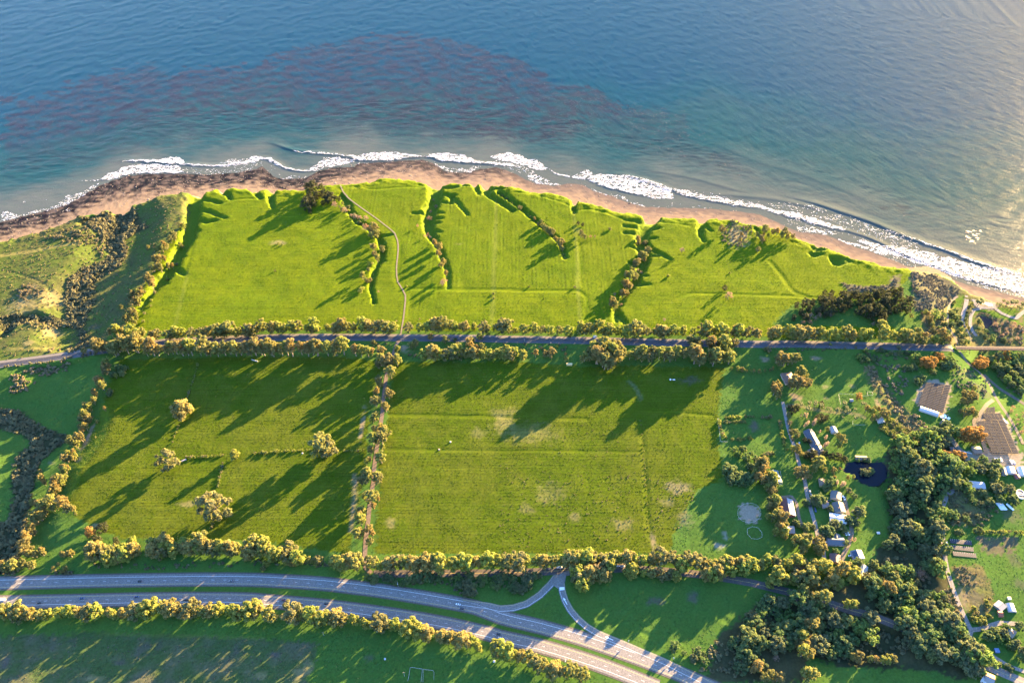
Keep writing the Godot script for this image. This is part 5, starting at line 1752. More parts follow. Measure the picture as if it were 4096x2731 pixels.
const TRACKS := [
	[[-145.9,76,-137.7,76.1,-126.5,76.4,-113.1,76.6,-98.8,77,-84.5,77.3,-71.4,77.6,-58.4,78,-44.5,78.5,-30.7,79,-18,79.4,-7.2,79.8,0.6,80.1,0.6,80.1],2.2,0.5,5],
	[[-14,79.8,-6.1,80,5,80.3,18.4,80.7,33,81.1,47.8,81.5,61.9,81.9,74.2,82.2,83.9,82.5,87.4,82.6],2.2,0.5,5],
	[[152.3,70.1,161.6,70.6,174.8,71.2,188.9,72.1,201.4,73.2,214.6,74.9,226.6,76.5,235,77.6,235,77.6],2,0.5,5],
	[[-142.1,125.9,-134.2,126.1,-123.2,126.4,-110.2,126.8,-95.9,127.1,-81.5,127.4,-70.2,127.6,-57.2,127.7,-43.5,127.9,-30,128,-17.5,128.1,-7,128.1,0.6,128.2,0.6,128.2],1.6,0.4,5],
	[[-13.5,127.4,-6.4,127.5,3,127.7,14.3,127.8,27,128,40.7,128.2,55.2,128.4,70,128.6,84.6,128.9,98.8,129.1,112.1,129.3,124.1,129.4,134.4,129.6,142.8,129.7,146.1,129.7],1.6,0.35,5],
	[[-143.9,-141.2,-135.8,-140.9,-124.6,-140.5,-111.3,-140.1,-96.9,-139.7,-82.2,-139.4,-70.7,-139.3,-57.6,-139.2,-43.8,-139.1,-30.1,-139.1,-17.6,-139,-7,-139,0.7,-139,0.7,-139],2.6,0.6,5],
	[[-16.1,-138.5,-7.8,-138.3,4.2,-137.9,17.9,-137.5,31.7,-137.1,43.8,-136.8,57.3,-136.7,70.3,-136.9,81.6,-136.8,90.2,-135.9,98.6,-125,98.8,-112.7,97.4,-99.7,95.3,-87,94.6,-82.8],2.4,0.6,5],
	[[91.2,-305.4,91.3,-297.6,91.3,-287,91.4,-274.4,91.5,-260.5,91.5,-246.3,91.5,-232.4,91.4,-219.7,91.3,-207.5,91,-195.1,90.5,-183.4,90.1,-172.1,89.7,-161.2,89.3,-150.2,89.1,-138.5,88.9,-125.1,88.8,-111.6,88.7,-99,88.7,-88.4,88.7,-80.7,88.7,-80.7],2.2,0.5,6],
	[[95.8,-238.5,95.7,-230.2,95.6,-218.3,95.4,-204.1,95.2,-188.9,95,-174.1,94.8,-160.9,94.7,-150.6,94.6,-146.9],1.6,0.5,5],
	[[-23.2,-344.7,-23.3,-337.5,-23.4,-328.1,-23.6,-317,-23.8,-304.6,-23.9,-291.2,-24.1,-277.3,-24.3,-263.3,-24.5,-249.7,-24.6,-236.8,-24.7,-225.2,-24.8,-212.9,-24.9,-199.5,-25,-186.9,-25,-174.9,-25,-163.5,-25,-152.7,-25,-142.3,-25,-132.4,-25.1,-117.8,-25.3,-103.9,-25.4,-91.3,-25.5,-80.9,-25.6,-73.4,-25.6,-73.4],2.2,0.5,6],
	[[2.1,-356.2,12,-356.3,25.9,-354.8,36.4,-350.8,47.8,-345.5,57.7,-340.8,70.7,-335.2,81,-328.6,88.7,-321.6,88.7,-321.6],1.6,0.7,5],
	[[96.6,-312.1,106.9,-314,119.9,-314.8,130.4,-311.2,140.8,-305.4,151.1,-299.2,161,-292.9,164.2,-290.8],1.6,0.7,5],
	[[219,-283,230.1,-282,243.1,-280.4,254.9,-276.6,258.6,-275.2],1.6,0.6,5],
	[[220,-120.7,228.9,-126.6,238,-130.9,252.9,-131.9,261.9,-131.7,274,-131.2,287.7,-130.6,301.9,-129.9,315.3,-129.2,326.6,-128.6,334.6,-128.2,334.6,-128.2],2,0.5,5],
	[[333.3,-128.5,343,-128.1,357,-127.5,371.4,-126.7,384.1,-125.6,396.9,-124,407.2,-122.4,410.7,-121.9],2.2,0.6,5],
	[[359.5,-196.4,363.1,-187.1,367.4,-175.5,371.1,-163,373.3,-151.7,375,-141.6,383,-130.6,394.9,-124.1,394.9,-124.1],3,0.7,5],
	[[369.4,-170.9,371.3,-160.7,371.3,-148.3,365.2,-138.2,356.1,-130.6,343.6,-127.9,333.1,-127.4,333.1,-127.4],2,0.4,5],
	[[-198.2,-388.9,-188.9,-387.1,-175.7,-384.4,-163,-381.6,-149.3,-377.9,-137.2,-374.2,-133.2,-373],1.5,0.6,5],
	[[-261.5,-371.5,-252.2,-372.5,-239.7,-373.3,-229.1,-371.2,-220.3,-365.9,-209.5,-364.4,-198.2,-365.8,-185.6,-367.8,-172.8,-369.3,-158.4,-370.5,-144.5,-371.6,-134.9,-372.4,-134.9,-372.4],1.5,0.6,5],
	[[-433.3,-330.8,-424.7,-336.5,-412.7,-340.3,-399.5,-341.7,-385.2,-340.7,-379.8,-339.1],1.5,0.7,5],
	[[-359.4,-346.9,-348.2,-345.8,-337,-344.7,-337,-344.7],1.4,0.6,5],
	[[-500.3,-355.9,-496.1,-345.6,-491.9,-330.8,-491.3,-319.5,-491.6,-307,-492.5,-295.8,-495,-281.9,-497.4,-272.4,-497.4,-272.4],1.8,0.6,5],
	[[-717.5,-209,-708.2,-211.3,-694.9,-214.6,-681,-218.2,-668.2,-221.9,-655.2,-226.4,-643.4,-230.5,-631.6,-234,-621.2,-236.3,-617.9,-237],3,0.7,7],
	[[-704.8,-178.5,-693.6,-175.8,-678.9,-171.6,-667.7,-167,-656.4,-161.7,-644.7,-155.8,-632.7,-149.3,-622.9,-139.9,-616.7,-128,-613.3,-115.1,-601.5,-105.6,-596.8,-102.3],1.6,0.7,5],
	[[-530.8,-264.7,-529.9,-250.5,-529.6,-244.5],2,0.5,5],
	[[-74.4,-239.5,-79,-234.6],1,0.2,5],
	[[142.2,25,148.7,34,152.8,47,152.8,53.1],2,0.2,3],
	[[148.5,81.8,149.1,90.7,149.5,103,149,114.7,147.9,129.7,147.3,141.3,146.5,155.1,145.8,168.2,145.3,177.2,145.3,177.2],1.6,0.7,5],
	[[147.2,160.9,146.6,169.8,145.7,182.5,144.9,195,143.9,209.1,143,222.3,142.5,235.8,142.7,240.1],1.8,0.7,5],
	[[-634,-28.7,-623.4,-29.2,-608.8,-29.9,-596.9,-30.6,-585,-32.6,-585,-32.6],2,0.5,7],
	[[70.4,324.2,79.2,326.3,91.3,329.3,102.8,333.1,114.2,337.8,125.4,342.4,136.9,347.2,145.3,350.7,145.3,350.7],1.8,0.6,8],
	[[186.2,321.5,196.1,322.6,205.8,329,214,341.6,217.5,346.8],2.4,0.6,8],
	[[-174.6,160.9,-172.3,171.8,-170,185,-169.8,196.7,-169.7,208.6,-169.3,221.3,-169,230.7,-169,230.7],2,0.5,1],
	[[-391.7,342.9,-384.4,343.1,-374.8,343.4,-363.3,343.7,-350.3,344.1,-336.3,344.5,-321.6,345,-306.7,345.4,-292.1,345.8,-278,346.2,-265.1,346.6,-253.6,347,-244,347.3,-236.7,347.5,-236.7,347.5],1.2,0.3,6],
	[[-193.6,382.2,-185.1,382.4,-173.1,382.7,-158.7,383,-143.4,383.4,-131.7,383.8,-118,384.3,-103.7,384.7,-90,385.2,-78.4,385.6,-70.2,385.9,-70.2,385.9],1.4,0.4,5],
	[[-445.8,-175,-445,-166.9,-443.9,-155.6,-442.6,-142,-441.1,-127.2,-439.7,-112,-438.3,-97.7,-437.1,-85.1,-436.1,-75.3,-435.8,-71.7],2,0.4,6],
	[[-449.7,-172.7,-450.3,-181.3,-451.2,-194.1,-452.2,-208.5,-453.2,-222.4,-453.9,-233.4,-454.2,-237],2,0.4,5],
	[[325,62.9,338.3,61,348.9,66.8,359.3,68.8,369.9,70.8,380.4,72.6,393.3,72.1,406.3,76.4,411.2,80.2],2,0.5,4],
	[[415.8,270.4,416.3,280.6,416.5,293.3,416.2,306.3,416,316,416,316],4,0.6,5],
]
const ROADS := [
	["highway_far",12.6,[-530.5,290.5,-524,290.5,-509.4,290.4,-499.2,290.1,-486.5,289.7,-472.5,289.3,-458,288.9,-444.2,288.5,-431.1,288.2,-418,287.9,-404.9,287.7,-391.7,287.4,-378.6,287.2,-365.2,287,-351.6,286.8,-338.2,286.6,-325.1,286.4,-312.7,286.3,-297.9,286.3,-283.7,286.3,-270.7,286.5,-259.8,286.6,-245.7,287.1,-234.8,287.8,-221.6,288.5,-208.1,289.4,-194.8,290.4,-181.4,291.6,-168,293.3,-154.6,295.1,-141.3,296.8,-128,298.8,-114.7,300.9,-101.4,303.3,-89,305.4,-75,308,-62.4,310.4,-48.3,313.1,-35.8,316,-23.6,320.8,-11.6,325.8,0.1,329.1,13.4,332.3,26.6,335.6,39.2,339.2,51.7,342.9,64.1,346.8,76.4,351,88.6,355.3,100.6,359.7,112.9,364.3,124.9,369,136.3,373.6,150.9,379.6,165.2,385.9,177.3,391.4,190,397.3,198.9,401.5]],
	["highway_near",12.4,[-521.4,311.3,-500.9,310.8,-490.9,310.6,-478.3,310.4,-464.4,310.1,-450.1,309.8,-436.6,309.5,-423.7,309.2,-410.8,308.9,-398,308.5,-385.1,308.2,-372.2,307.9,-359.1,307.6,-345.7,307.5,-332.4,307.3,-319.6,307.2,-307.4,307.2,-292.7,307.3,-278.4,307.4,-265.6,307.7,-255.2,308,-237.1,309.8,-217.3,311.5,-205.6,312.6,-191.8,313.9,-177.9,315.3,-164.8,317,-151.6,318.7,-138.5,320.6,-125.5,322.4,-112.5,324.3,-99.5,326.4,-86.5,328.6,-73.6,331,-60.7,333.6,-46.9,336.7,-33.1,340,-22.4,342.6,-11.4,346.2,-0.8,348.6,12.7,351.6,26.2,354.8,39,358.6,51.7,362.6,63,366.3,75.8,370.7,87.1,374.8,98.9,379.5,110.7,384.3,123.7,389.9,133.8,394.3]],
	["exit_ramp",7.5,[-48.9,311.2,-36.6,312.9,-22.9,314.9,-11.7,317.7,1.2,316.7,14.2,312.6,27.3,303.5,38.1,292.2,44.3,283.9,53.1,278.9,65.2,276.6]],
	["entry_ramp",7,[51.5,280,49.1,290.1,49.7,299.3,52.1,309.1,56.6,318.8,63.8,328.3,72.2,336.3,81.9,342.6,95.3,348.8,108.6,354.6,125.2,362.3,142.8,370.4,160,379.8,178,389.3,193.5,397.9]],
	["frontage_road",8.5,[-139.2,280.4,-130.6,280.3,-117.9,280.1,-103.4,280,-91,279.8,-77,279.7,-63,279.6,-50.2,279.5,-34.9,279.5,-21,279.4,-10.3,279.4,1.3,278.9,16.9,278.4,34.6,277.8,47.8,276.7,62.6,275.7,76.9,275.1,93.2,274.7,108.1,274.5,125.5,275.2,141.3,276.3,158.2,277.6,174.2,279.2,186.9,280.8,200.2,282.9,213.1,285.1,227.3,287.8,238.6,290.1,250.3,293.4,260.2,296.2,269.5,298.8,281.1,302.1,294.8,306.5,308.8,311.2,321.1,315.9,332.2,320.1,350,325.3,359.6,329.8,370,335,383.6,340.5,394.6,344.9]],
	["farm_road",4.6,[-142.7,-49.7,-146,-36.4,-149.1,-17.3,-152.2,-0.4,-153,9.8,-153.4,21.4,-153.4,35.1,-153.2,49.6,-152.6,64.1,-152.1,78.5,-152.5,92.6,-153,106.2,-153,118.3,-153,129.7,-153,141.9,-152.9,152.5,-151.6,164.4,-152.1,181.6,-152.4,195,-152.1,206.9,-151.7,219.6,-151.7,240.1,-150.5,258.4,-147.8,273.4,-141.3,280]],
	["bluff_path",2,[-142.7,-49.7,-142,-62.1,-141.4,-82.3,-141.4,-94.4,-141.6,-106.6,-141.8,-118,-142.7,-128,-148.4,-141.2,-155.3,-154.5,-157.9,-166.7,-159.7,-181.9,-160.3,-194.4,-160.5,-208,-160.9,-219.9,-162.1,-232.3,-163.8,-242,-169.3,-258.3,-177.2,-268.4,-186.8,-278.8,-195.9,-288.8,-205.3,-298.5,-214.3,-307.5,-224,-317.2,-236.1,-329.7,-247.2,-341.9,-258,-358.7,-264.7,-376.4]],
	["ranch_lane",4.2,[321.5,56.5,320.4,73.5,319.2,93.3,319.6,114.1,321,125.9,320.1,142,320.6,156.6,320.9,171.3,319,188.3,318.8,206.6,319,222.8,318.1,238.5,319.8,252.4,318.1,264.5,312.9,277]],
	["house_drive",4.5,[358.7,188.3,356.8,206.6,356.6,222.8,354.6,233.8,346.9,247.8,338.2,260,332.2,273.4]],
	["barn_loop",3.4,[283.5,195,290,190,301.8,188.3,305.3,196.7,303.8,216.3,306.7,236.2,313.2,246.3]],
	["creek_road",4.4,[485.8,177.3,470.9,186.7,459.7,203.3,455,214.9,450.9,227.5,447.3,240.2,444.2,252.4,441.5,263.1,439.5,273.4,438.3,284,437.7,295.1,437.5,307.7,437.7,320.1,439.4,339.6,433.7,348.1,425.7,359.7]],
	["garden_drive",4.6,[440.4,339,447.7,338.4,458.1,335.2,469.6,332,480.6,332.6,492.4,333.6]],
	["south_lane",8.5,[435.5,370.5,443.5,375.5,450,378.9,468.5,388.7,477.5,392.6]],
	["garden_lane",3.6,[447.3,361.8,454.3,367.9,461.8,374,472.5,378.9,482.1,381.9]],
	["yard_road",6,[501.6,108.6,503.5,117.6,506,126.6,510.5,131.9]],
	["nursery_track",4.5,[575.8,50.3,563.7,59.3,549.9,74,538.1,85.5,535.3,94.8,537.7,105.9,535.8,122.1,533.9,132.8]],
	["camp_track",3.6,[563.4,-29,566.8,-9.9,577.3,2.2,581.9,12.5,583.3,23.1,582.3,33.5,581.1,44.1,581.5,55.7,583,73.3,583.1,83.8,582.9,95.3,582.2,109.1,581.6,120.1]],
	["levee_road",4.5,[583.6,5.3,587.6,15.6,593.2,27,601,37.7,611.2,53.1,617.3,61.7]],
	["creek_path",3.6,[605.7,-140.5,598.3,-134.2,589.4,-125.1,582.6,-114.2,576.9,-102.9,568.4,-83.8,565.9,-67.3,567.5,-54.1,565.5,-39.1]],
	["beach_loop",4.2,[627.6,-116.2,617.3,-112.6,608.7,-100.8,602.4,-85.6,600.9,-74.2,603.2,-62.1]],
	["beach_drive",5,[647.7,-115.3,652.1,-107.1,660.6,-99.9,667.7,-97.2,675.8,-104.4,685.8,-111.7]],
]
const RAIL := [-657.5,1,-647.9,-0.6,-631.8,-3.4,-621,-5.4,-608.3,-7.8,-594.5,-10.4,-580.4,-13.1,-569,-15.5,-557.1,-18,-545,-20.6,-532.9,-23.1,-520.9,-25.6,-509,-28.1,-496.8,-30.7,-484.8,-33.2,-473.4,-35.5,-462.9,-37.4,-448.6,-39.7,-436.2,-41.3,-422.1,-42.7,-411.8,-43.5,-400.6,-44.2,-389,-44.9,-377.4,-45.6,-366.4,-46.2,-353.1,-46.9,-339.9,-47.5,-327.6,-48.1,-317.1,-48.5,-303.4,-49.1,-290.5,-49.3,-281.4,-49.5,-271.2,-49.6,-260,-49.7,-248,-49.7,-237.5,-49.8,-225.9,-49.8,-214,-49.8,-202.3,-49.8,-191.3,-49.7,-179.6,-49.6,-169.4,-49.4,-158,-49.2,-142.9,-48.9,-133,-48.8,-121.3,-48.7,-108.5,-48.5,-95.2,-48.4,-82,-48.2,-69.6,-48.1,-58.4,-47.9,-49.3,-47.8,-35.4,-47.4,-28.1,-47,-15.2,-46.6,-5.8,-46.3,5.3,-46.1,17.6,-45.8,30.6,-45.6,44,-45.3,57.1,-44.9,69.7,-44.6,81.9,-44.3,94.3,-43.9,106.7,-43.5,119,-43,131.2,-42.6,143,-42.2,154.3,-41.9,166.6,-41.5,178,-41.1,189,-40.8,200.1,-40.4,211.8,-40.1,224.6,-39.7,235.4,-39.4,247.1,-39.1,259.6,-38.7,272.1,-38.4,284.5,-38.1,296.2,-37.8,306.9,-37.6,316.1,-37.4,333.5,-37.5,345.3,-37.8,357.2,-38,370,-37.7,383,-37.1,399,-36.4,409.2,-36.1,420.8,-35.7,433.2,-35.3,445.7,-34.9,457.7,-34.5,468.7,-34.1,483.3,-33.6,496.7,-33.2,509.3,-32.7,521.5,-32.4,533.3,-32.1,544.5,-31.8,555.3,-31.6,566.1,-31.4,580.5,-31.1,594.5,-30.9,607.9,-30.6,619.6,-30.5,630.5,-30.3,642.9,-30.1,655.2,-29.7,669.2,-29.3,682.1,-29,691.1,-28.7]
const CREEK := [618.7,-140.5,617,-136.8,614.6,-131.6,612.2,-126.4,608.9,-119.9,605.5,-113.5,601.4,-107.2,597.6,-100.8,595.7,-95.9,594.1,-90.8,593,-86.5,592.6,-78.6,592.7,-73,592.4,-66.4,591.3,-60.4,589.7,-53.9,588.5,-49.3]
const PONDS := [
	["ranch_pond",[373.6,144.3,385.5,142,402.2,144.3,413.9,142.8,417.1,152.5,412.2,164.4,400.6,174.6,391.2,175.6,382.4,171.3,378.5,164.4,376.7,168.8,375.5,160,366.7,156.3],-0.7],
	["lagoon",[622.1,-101.7,627.4,-100.8,631.1,-97.2,634.5,-94.5,631.9,-86.5,624.2,-81.2,621.5,-72.4,619.7,-66.4,618.6,-71.6,620.2,-82.1,620.2,-91.8],-13.5],
]
const FOAM := [
	[[-777.6,-332.4,-769.1,-336.5,-747.7,-325.5,-728.4,-336.5,-702.4,-349,-691.7,-375.9,-672.9,-381.6,-660.2,-400.6,-651.4,-411,-656.7,-390.3,-669.8,-373,-683.4,-353.2,-699.3,-340.6,-726.2,-331,-747.8,-321.5,-768.6,-310.7],0.62],
	[[-654.9,-416,-647.7,-432,-635.1,-442.7,-621,-455.1,-595.3,-459.8,-558.7,-458.2,-539.7,-455.1,-528.8,-441.2,-534.3,-435.1,-587.9,-435.1,-618.5,-429.9,-635.7,-416.9],0.85],
	[[-538.9,-452,-501.2,-445.8,-466,-448.9,-432.7,-461.4,-406.7,-469.2,-402,-445.8,-444.9,-435.1,-479.1,-429,-516,-433.6,-534.3,-435.1],0.38],
	[[-613.2,-470.8,-580.6,-471.5,-573.1,-477.2,-553.9,-480.4,-537.1,-472.4,-530.5,-461.4,-550.6,-462,-578.4,-463.9],0.9],
	[[-638.4,-469.9,-613.4,-471.5,-579.1,-466.4,-551,-463.3,-513.6,-458.9,-485.8,-456.4,-468,-457.6,-425.8,-471.5,-408.9,-479.7,-407.4,-472.4,-424.1,-463.9,-466.9,-452.6,-484.8,-452,-512.6,-455.1,-550.1,-460.1,-578.4,-463.9],0.95],
	[[-486.7,-459.8,-460.9,-474,-427.3,-478.8,-409.6,-483.6,-408,-475.6,-425.3,-469.2,-459.5,-459.8],0.5],
	[[-684.8,-415.4,-656.9,-416.9,-655.9,-413.9,-683.9,-413],0.5],
	[[-758,-359.6,-723.1,-367.3,-706.9,-370.1,-721.9,-364.2,-753.9,-357.9],0.4],
	[[-692.4,-331,-675.5,-340.6,-670.6,-336.5,-684.6,-328.3],0.4],
	[[-429.8,-482,-411.3,-481,-397.7,-477.2,-384.7,-466.1,-369.6,-453.6,-349.9,-444.3,-326.2,-442.1,-325.7,-439.1,-349.2,-440.3,-368.5,-447.4,-385.3,-459.8,-398.3,-470.8,-410,-474.6,-428.1,-474],0.9],
	[[-325.9,-440.3,-317.2,-464.5,-304.1,-474,-292.3,-480.4,-273.1,-474,-263.2,-467.7,-256.7,-474,-262.5,-462.9,-286.8,-455.1,-305.5,-447.4,-320.2,-438.1],0.8],
	[[-308.2,-477.2,-290.7,-482,-273.3,-475.6,-252.8,-472.4,-257.3,-464.5,-280.2,-459.8,-298.6,-461.4],0.55],
	[[-363.4,-499.7,-344.3,-495.8,-318,-492.6,-291.7,-489.3,-274.4,-483.6,-274.1,-481,-291.3,-486.1,-317.5,-489.3,-343.7,-492.6,-363.1,-497.8],0.9],
	[[-274.3,-482.9,-265.7,-486.8,-253.8,-480.4,-245.9,-490,-224.2,-493.2,-206.1,-496.5,-174.2,-490,-155.3,-483.6,-138.8,-482.9,-154.9,-478.4,-173,-475.9,-199.8,-470.2,-230.5,-468.3,-254.5,-471.5],0.82],
	[[-140.5,-482,-133.7,-490,-109.9,-491.6,-82.1,-486.8,-69.1,-480.4,-59.5,-467.7,-39.5,-466.1,-17.7,-462.9,0.8,-461.4,0.8,-453.6,-39.4,-458.9,-63,-462,-90.4,-465.8,-117.9,-470.2],0.85],
	[[-126.8,-467.7,-117,-455.1,-98.5,-447.4,-71.6,-448.9,-52,-458.2,-46.5,-453.6,-65.8,-438.1,-89,-436,-107.2,-441.2,-118.6,-452],0.6],
	[[-369,-421.4,-347.2,-429,-328.9,-426,-324.7,-422,-345.4,-419,-364.7,-417.8],0.5],
	[[-34.3,-477.2,-17.9,-486.8,0.8,-493.2,0.8,-467.7,-17.7,-469.2],0.85],
	[[-48.6,-464.5,0.8,-448.9,0.8,-444.3,-26.7,-456.7],0.45],
	[[-390.3,-439.7,-389.2,-461.4,-370,-445.8,-373.7,-427.5],0.25],
	[[-262.7,-464.5,-226.8,-467.7,-225.9,-459.8,-261.9,-458.2],0.3],
	[[20.1,-429.3,39.7,-429.3,57.1,-415.7,72.6,-403,55,-403,39.2,-407.7,27,-418.7],0.7],
	[[80.7,-429.3,105.5,-426.9,123,-421.7,132.8,-409.8,148,-400.9,173.7,-393,198.6,-380.5,220.1,-370.4,219.7,-367,198.2,-376.2,173.3,-388.3,147.7,-396.5,130.8,-405.9,119.3,-418.7,87.7,-425.7],0.8],
	[[105.5,-426.9,150.5,-432.3,185.9,-429.3,211.5,-418.7,236.5,-405.3,250.4,-390.6,251.2,-370.4,240.3,-366.1,219.7,-367,198.3,-376.7,173.4,-389.2,147.8,-397.9,132.8,-408.9],0.83],
	[[243.8,-393.5,269.6,-390.6,302.3,-376.2,327.3,-370.4,359.8,-359.1,384.5,-352,382.4,-341.7,341,-350.6,308.4,-360.5,275.6,-371.9,249.6,-384.8],0.72],
	[[251,-395,295.4,-387.7,336.5,-373.3,385.9,-359.1,384.5,-352,327.1,-369,277.5,-384.8],0.3],
	[[111.4,-405.9,129.6,-388.3,151.6,-379,171.8,-371.6,181,-359.6,203.9,-348.4,203.6,-346.2,179.1,-357.4,168.1,-369.3,149.6,-376.2,127.7,-386],0.6],
	[[152,-384.8,172.5,-360.5,170.6,-358.5,150,-380.5],0.4],
	[[181,-359.1,213.9,-361.9,255.8,-353.4,305.9,-345.1,322.5,-342.3,254.7,-345.1,203.7,-346.5],0.25],
	[[79.7,-405.3,107.8,-403.8,114.6,-399.4,86.6,-401.8],0.3],
	[[382.1,-348.1,405.7,-338.4,429.9,-332.9,452.7,-322,474.5,-308.5,496.6,-291.3,492.2,-287.4,471.4,-296.6,449.1,-307.2,426.5,-317.9,403.9,-330.2,380.7,-341.2],0.88],
	[[372.7,-352.3,418.5,-357.9,460.1,-352.3,489.3,-332.9,525.5,-311.2,560.8,-290,593.7,-264.2,594.4,-246.6,571.7,-246.6,538.1,-269.3,503.6,-292.6,475.9,-313.9,430.5,-335.7,398.9,-346.7],0.42],  # foam speckles laid where the water glitters golden
	[[425.5,-299.2,446.5,-296.6,476.3,-283.5,473.6,-279.6,443,-282.2,425.7,-286.1],0.7],
	[[392.5,-316.6,431.2,-316.6,471.8,-297.9,507.5,-277,540.9,-251.6,536.2,-246.6,497.2,-269.3,461.8,-284.8,422.2,-299.2],0.35],
	[[477.8,-270.6,502.1,-257.9,524,-249.1,544.1,-235.4,539.7,-231.7,518.9,-242.8,497.7,-253.6,478.3,-266.2],0.75],
	[[507,-269.3,542.4,-256.6,563.7,-246.6,589.4,-226.8,614.6,-207.5,638.3,-186.3,657.7,-175.8,704.3,-156.5,702.5,-152,656,-171.3,629.6,-183.9,604.2,-200.4,578.2,-217.1,550.9,-231.7,524,-249.1],0.9],
	[[550.6,-256.6,572.5,-249.1,594.3,-241.6,629.4,-226.8,662.9,-209.9,683.9,-202.7,716.7,-186.3,704.3,-156.5,657.7,-175.8,638.3,-186.3,614.6,-207.5,589.4,-226.8],0.8],
	[[573.3,-282.2,608.2,-258.6,635.1,-242.8,660,-223.1,685.9,-208,719.2,-192.1,717.2,-187.4,684,-203.2,658.4,-219,633.8,-239.1,607.1,-255.6],0.85],
	[[524,-249.1,550.9,-231.7,578.2,-217.1,604.2,-200.4,636.2,-180.5,614,-183.9,587.6,-198,560,-209.9,534.9,-231.7],0.4],
	[[627.9,-179.3,655.5,-170.1,702.5,-152,698.8,-143.1,659.7,-161],0.45],
	[[-34.7,-481.8,-22,-489.9,-7.3,-493.1,14.8,-485,22,-475.5,38.4,-472.3,50.8,-461.2,57.6,-444.2,45,-442.6,23.6,-453.4,-3.5,-466,-29.1,-473.9],0.85],
	[[57.6,-445.7,68.2,-438.6,80.3,-429.5,96.2,-426.4,96.1,-423.4,78.4,-426.4,66.3,-435.3],0.9],
	[[-29,-470.7,-3.5,-462.8,23.5,-450.3,37.7,-439.5,35.8,-430.4,51.4,-415.3,39.1,-416.8,25,-424.3,12.6,-438,-8.9,-451.9,-28.9,-461.2],0.45],
	[[26.7,-422.8,39,-411.7,58.2,-404,77.6,-404.6,77.4,-401.1,56.3,-400.5,37.1,-408.2],0.6],
	[[96.2,-425.8,109.3,-436.5,122.2,-443.2,132.5,-436.5,120.8,-419.8,106.7,-422.5],0.7],
]
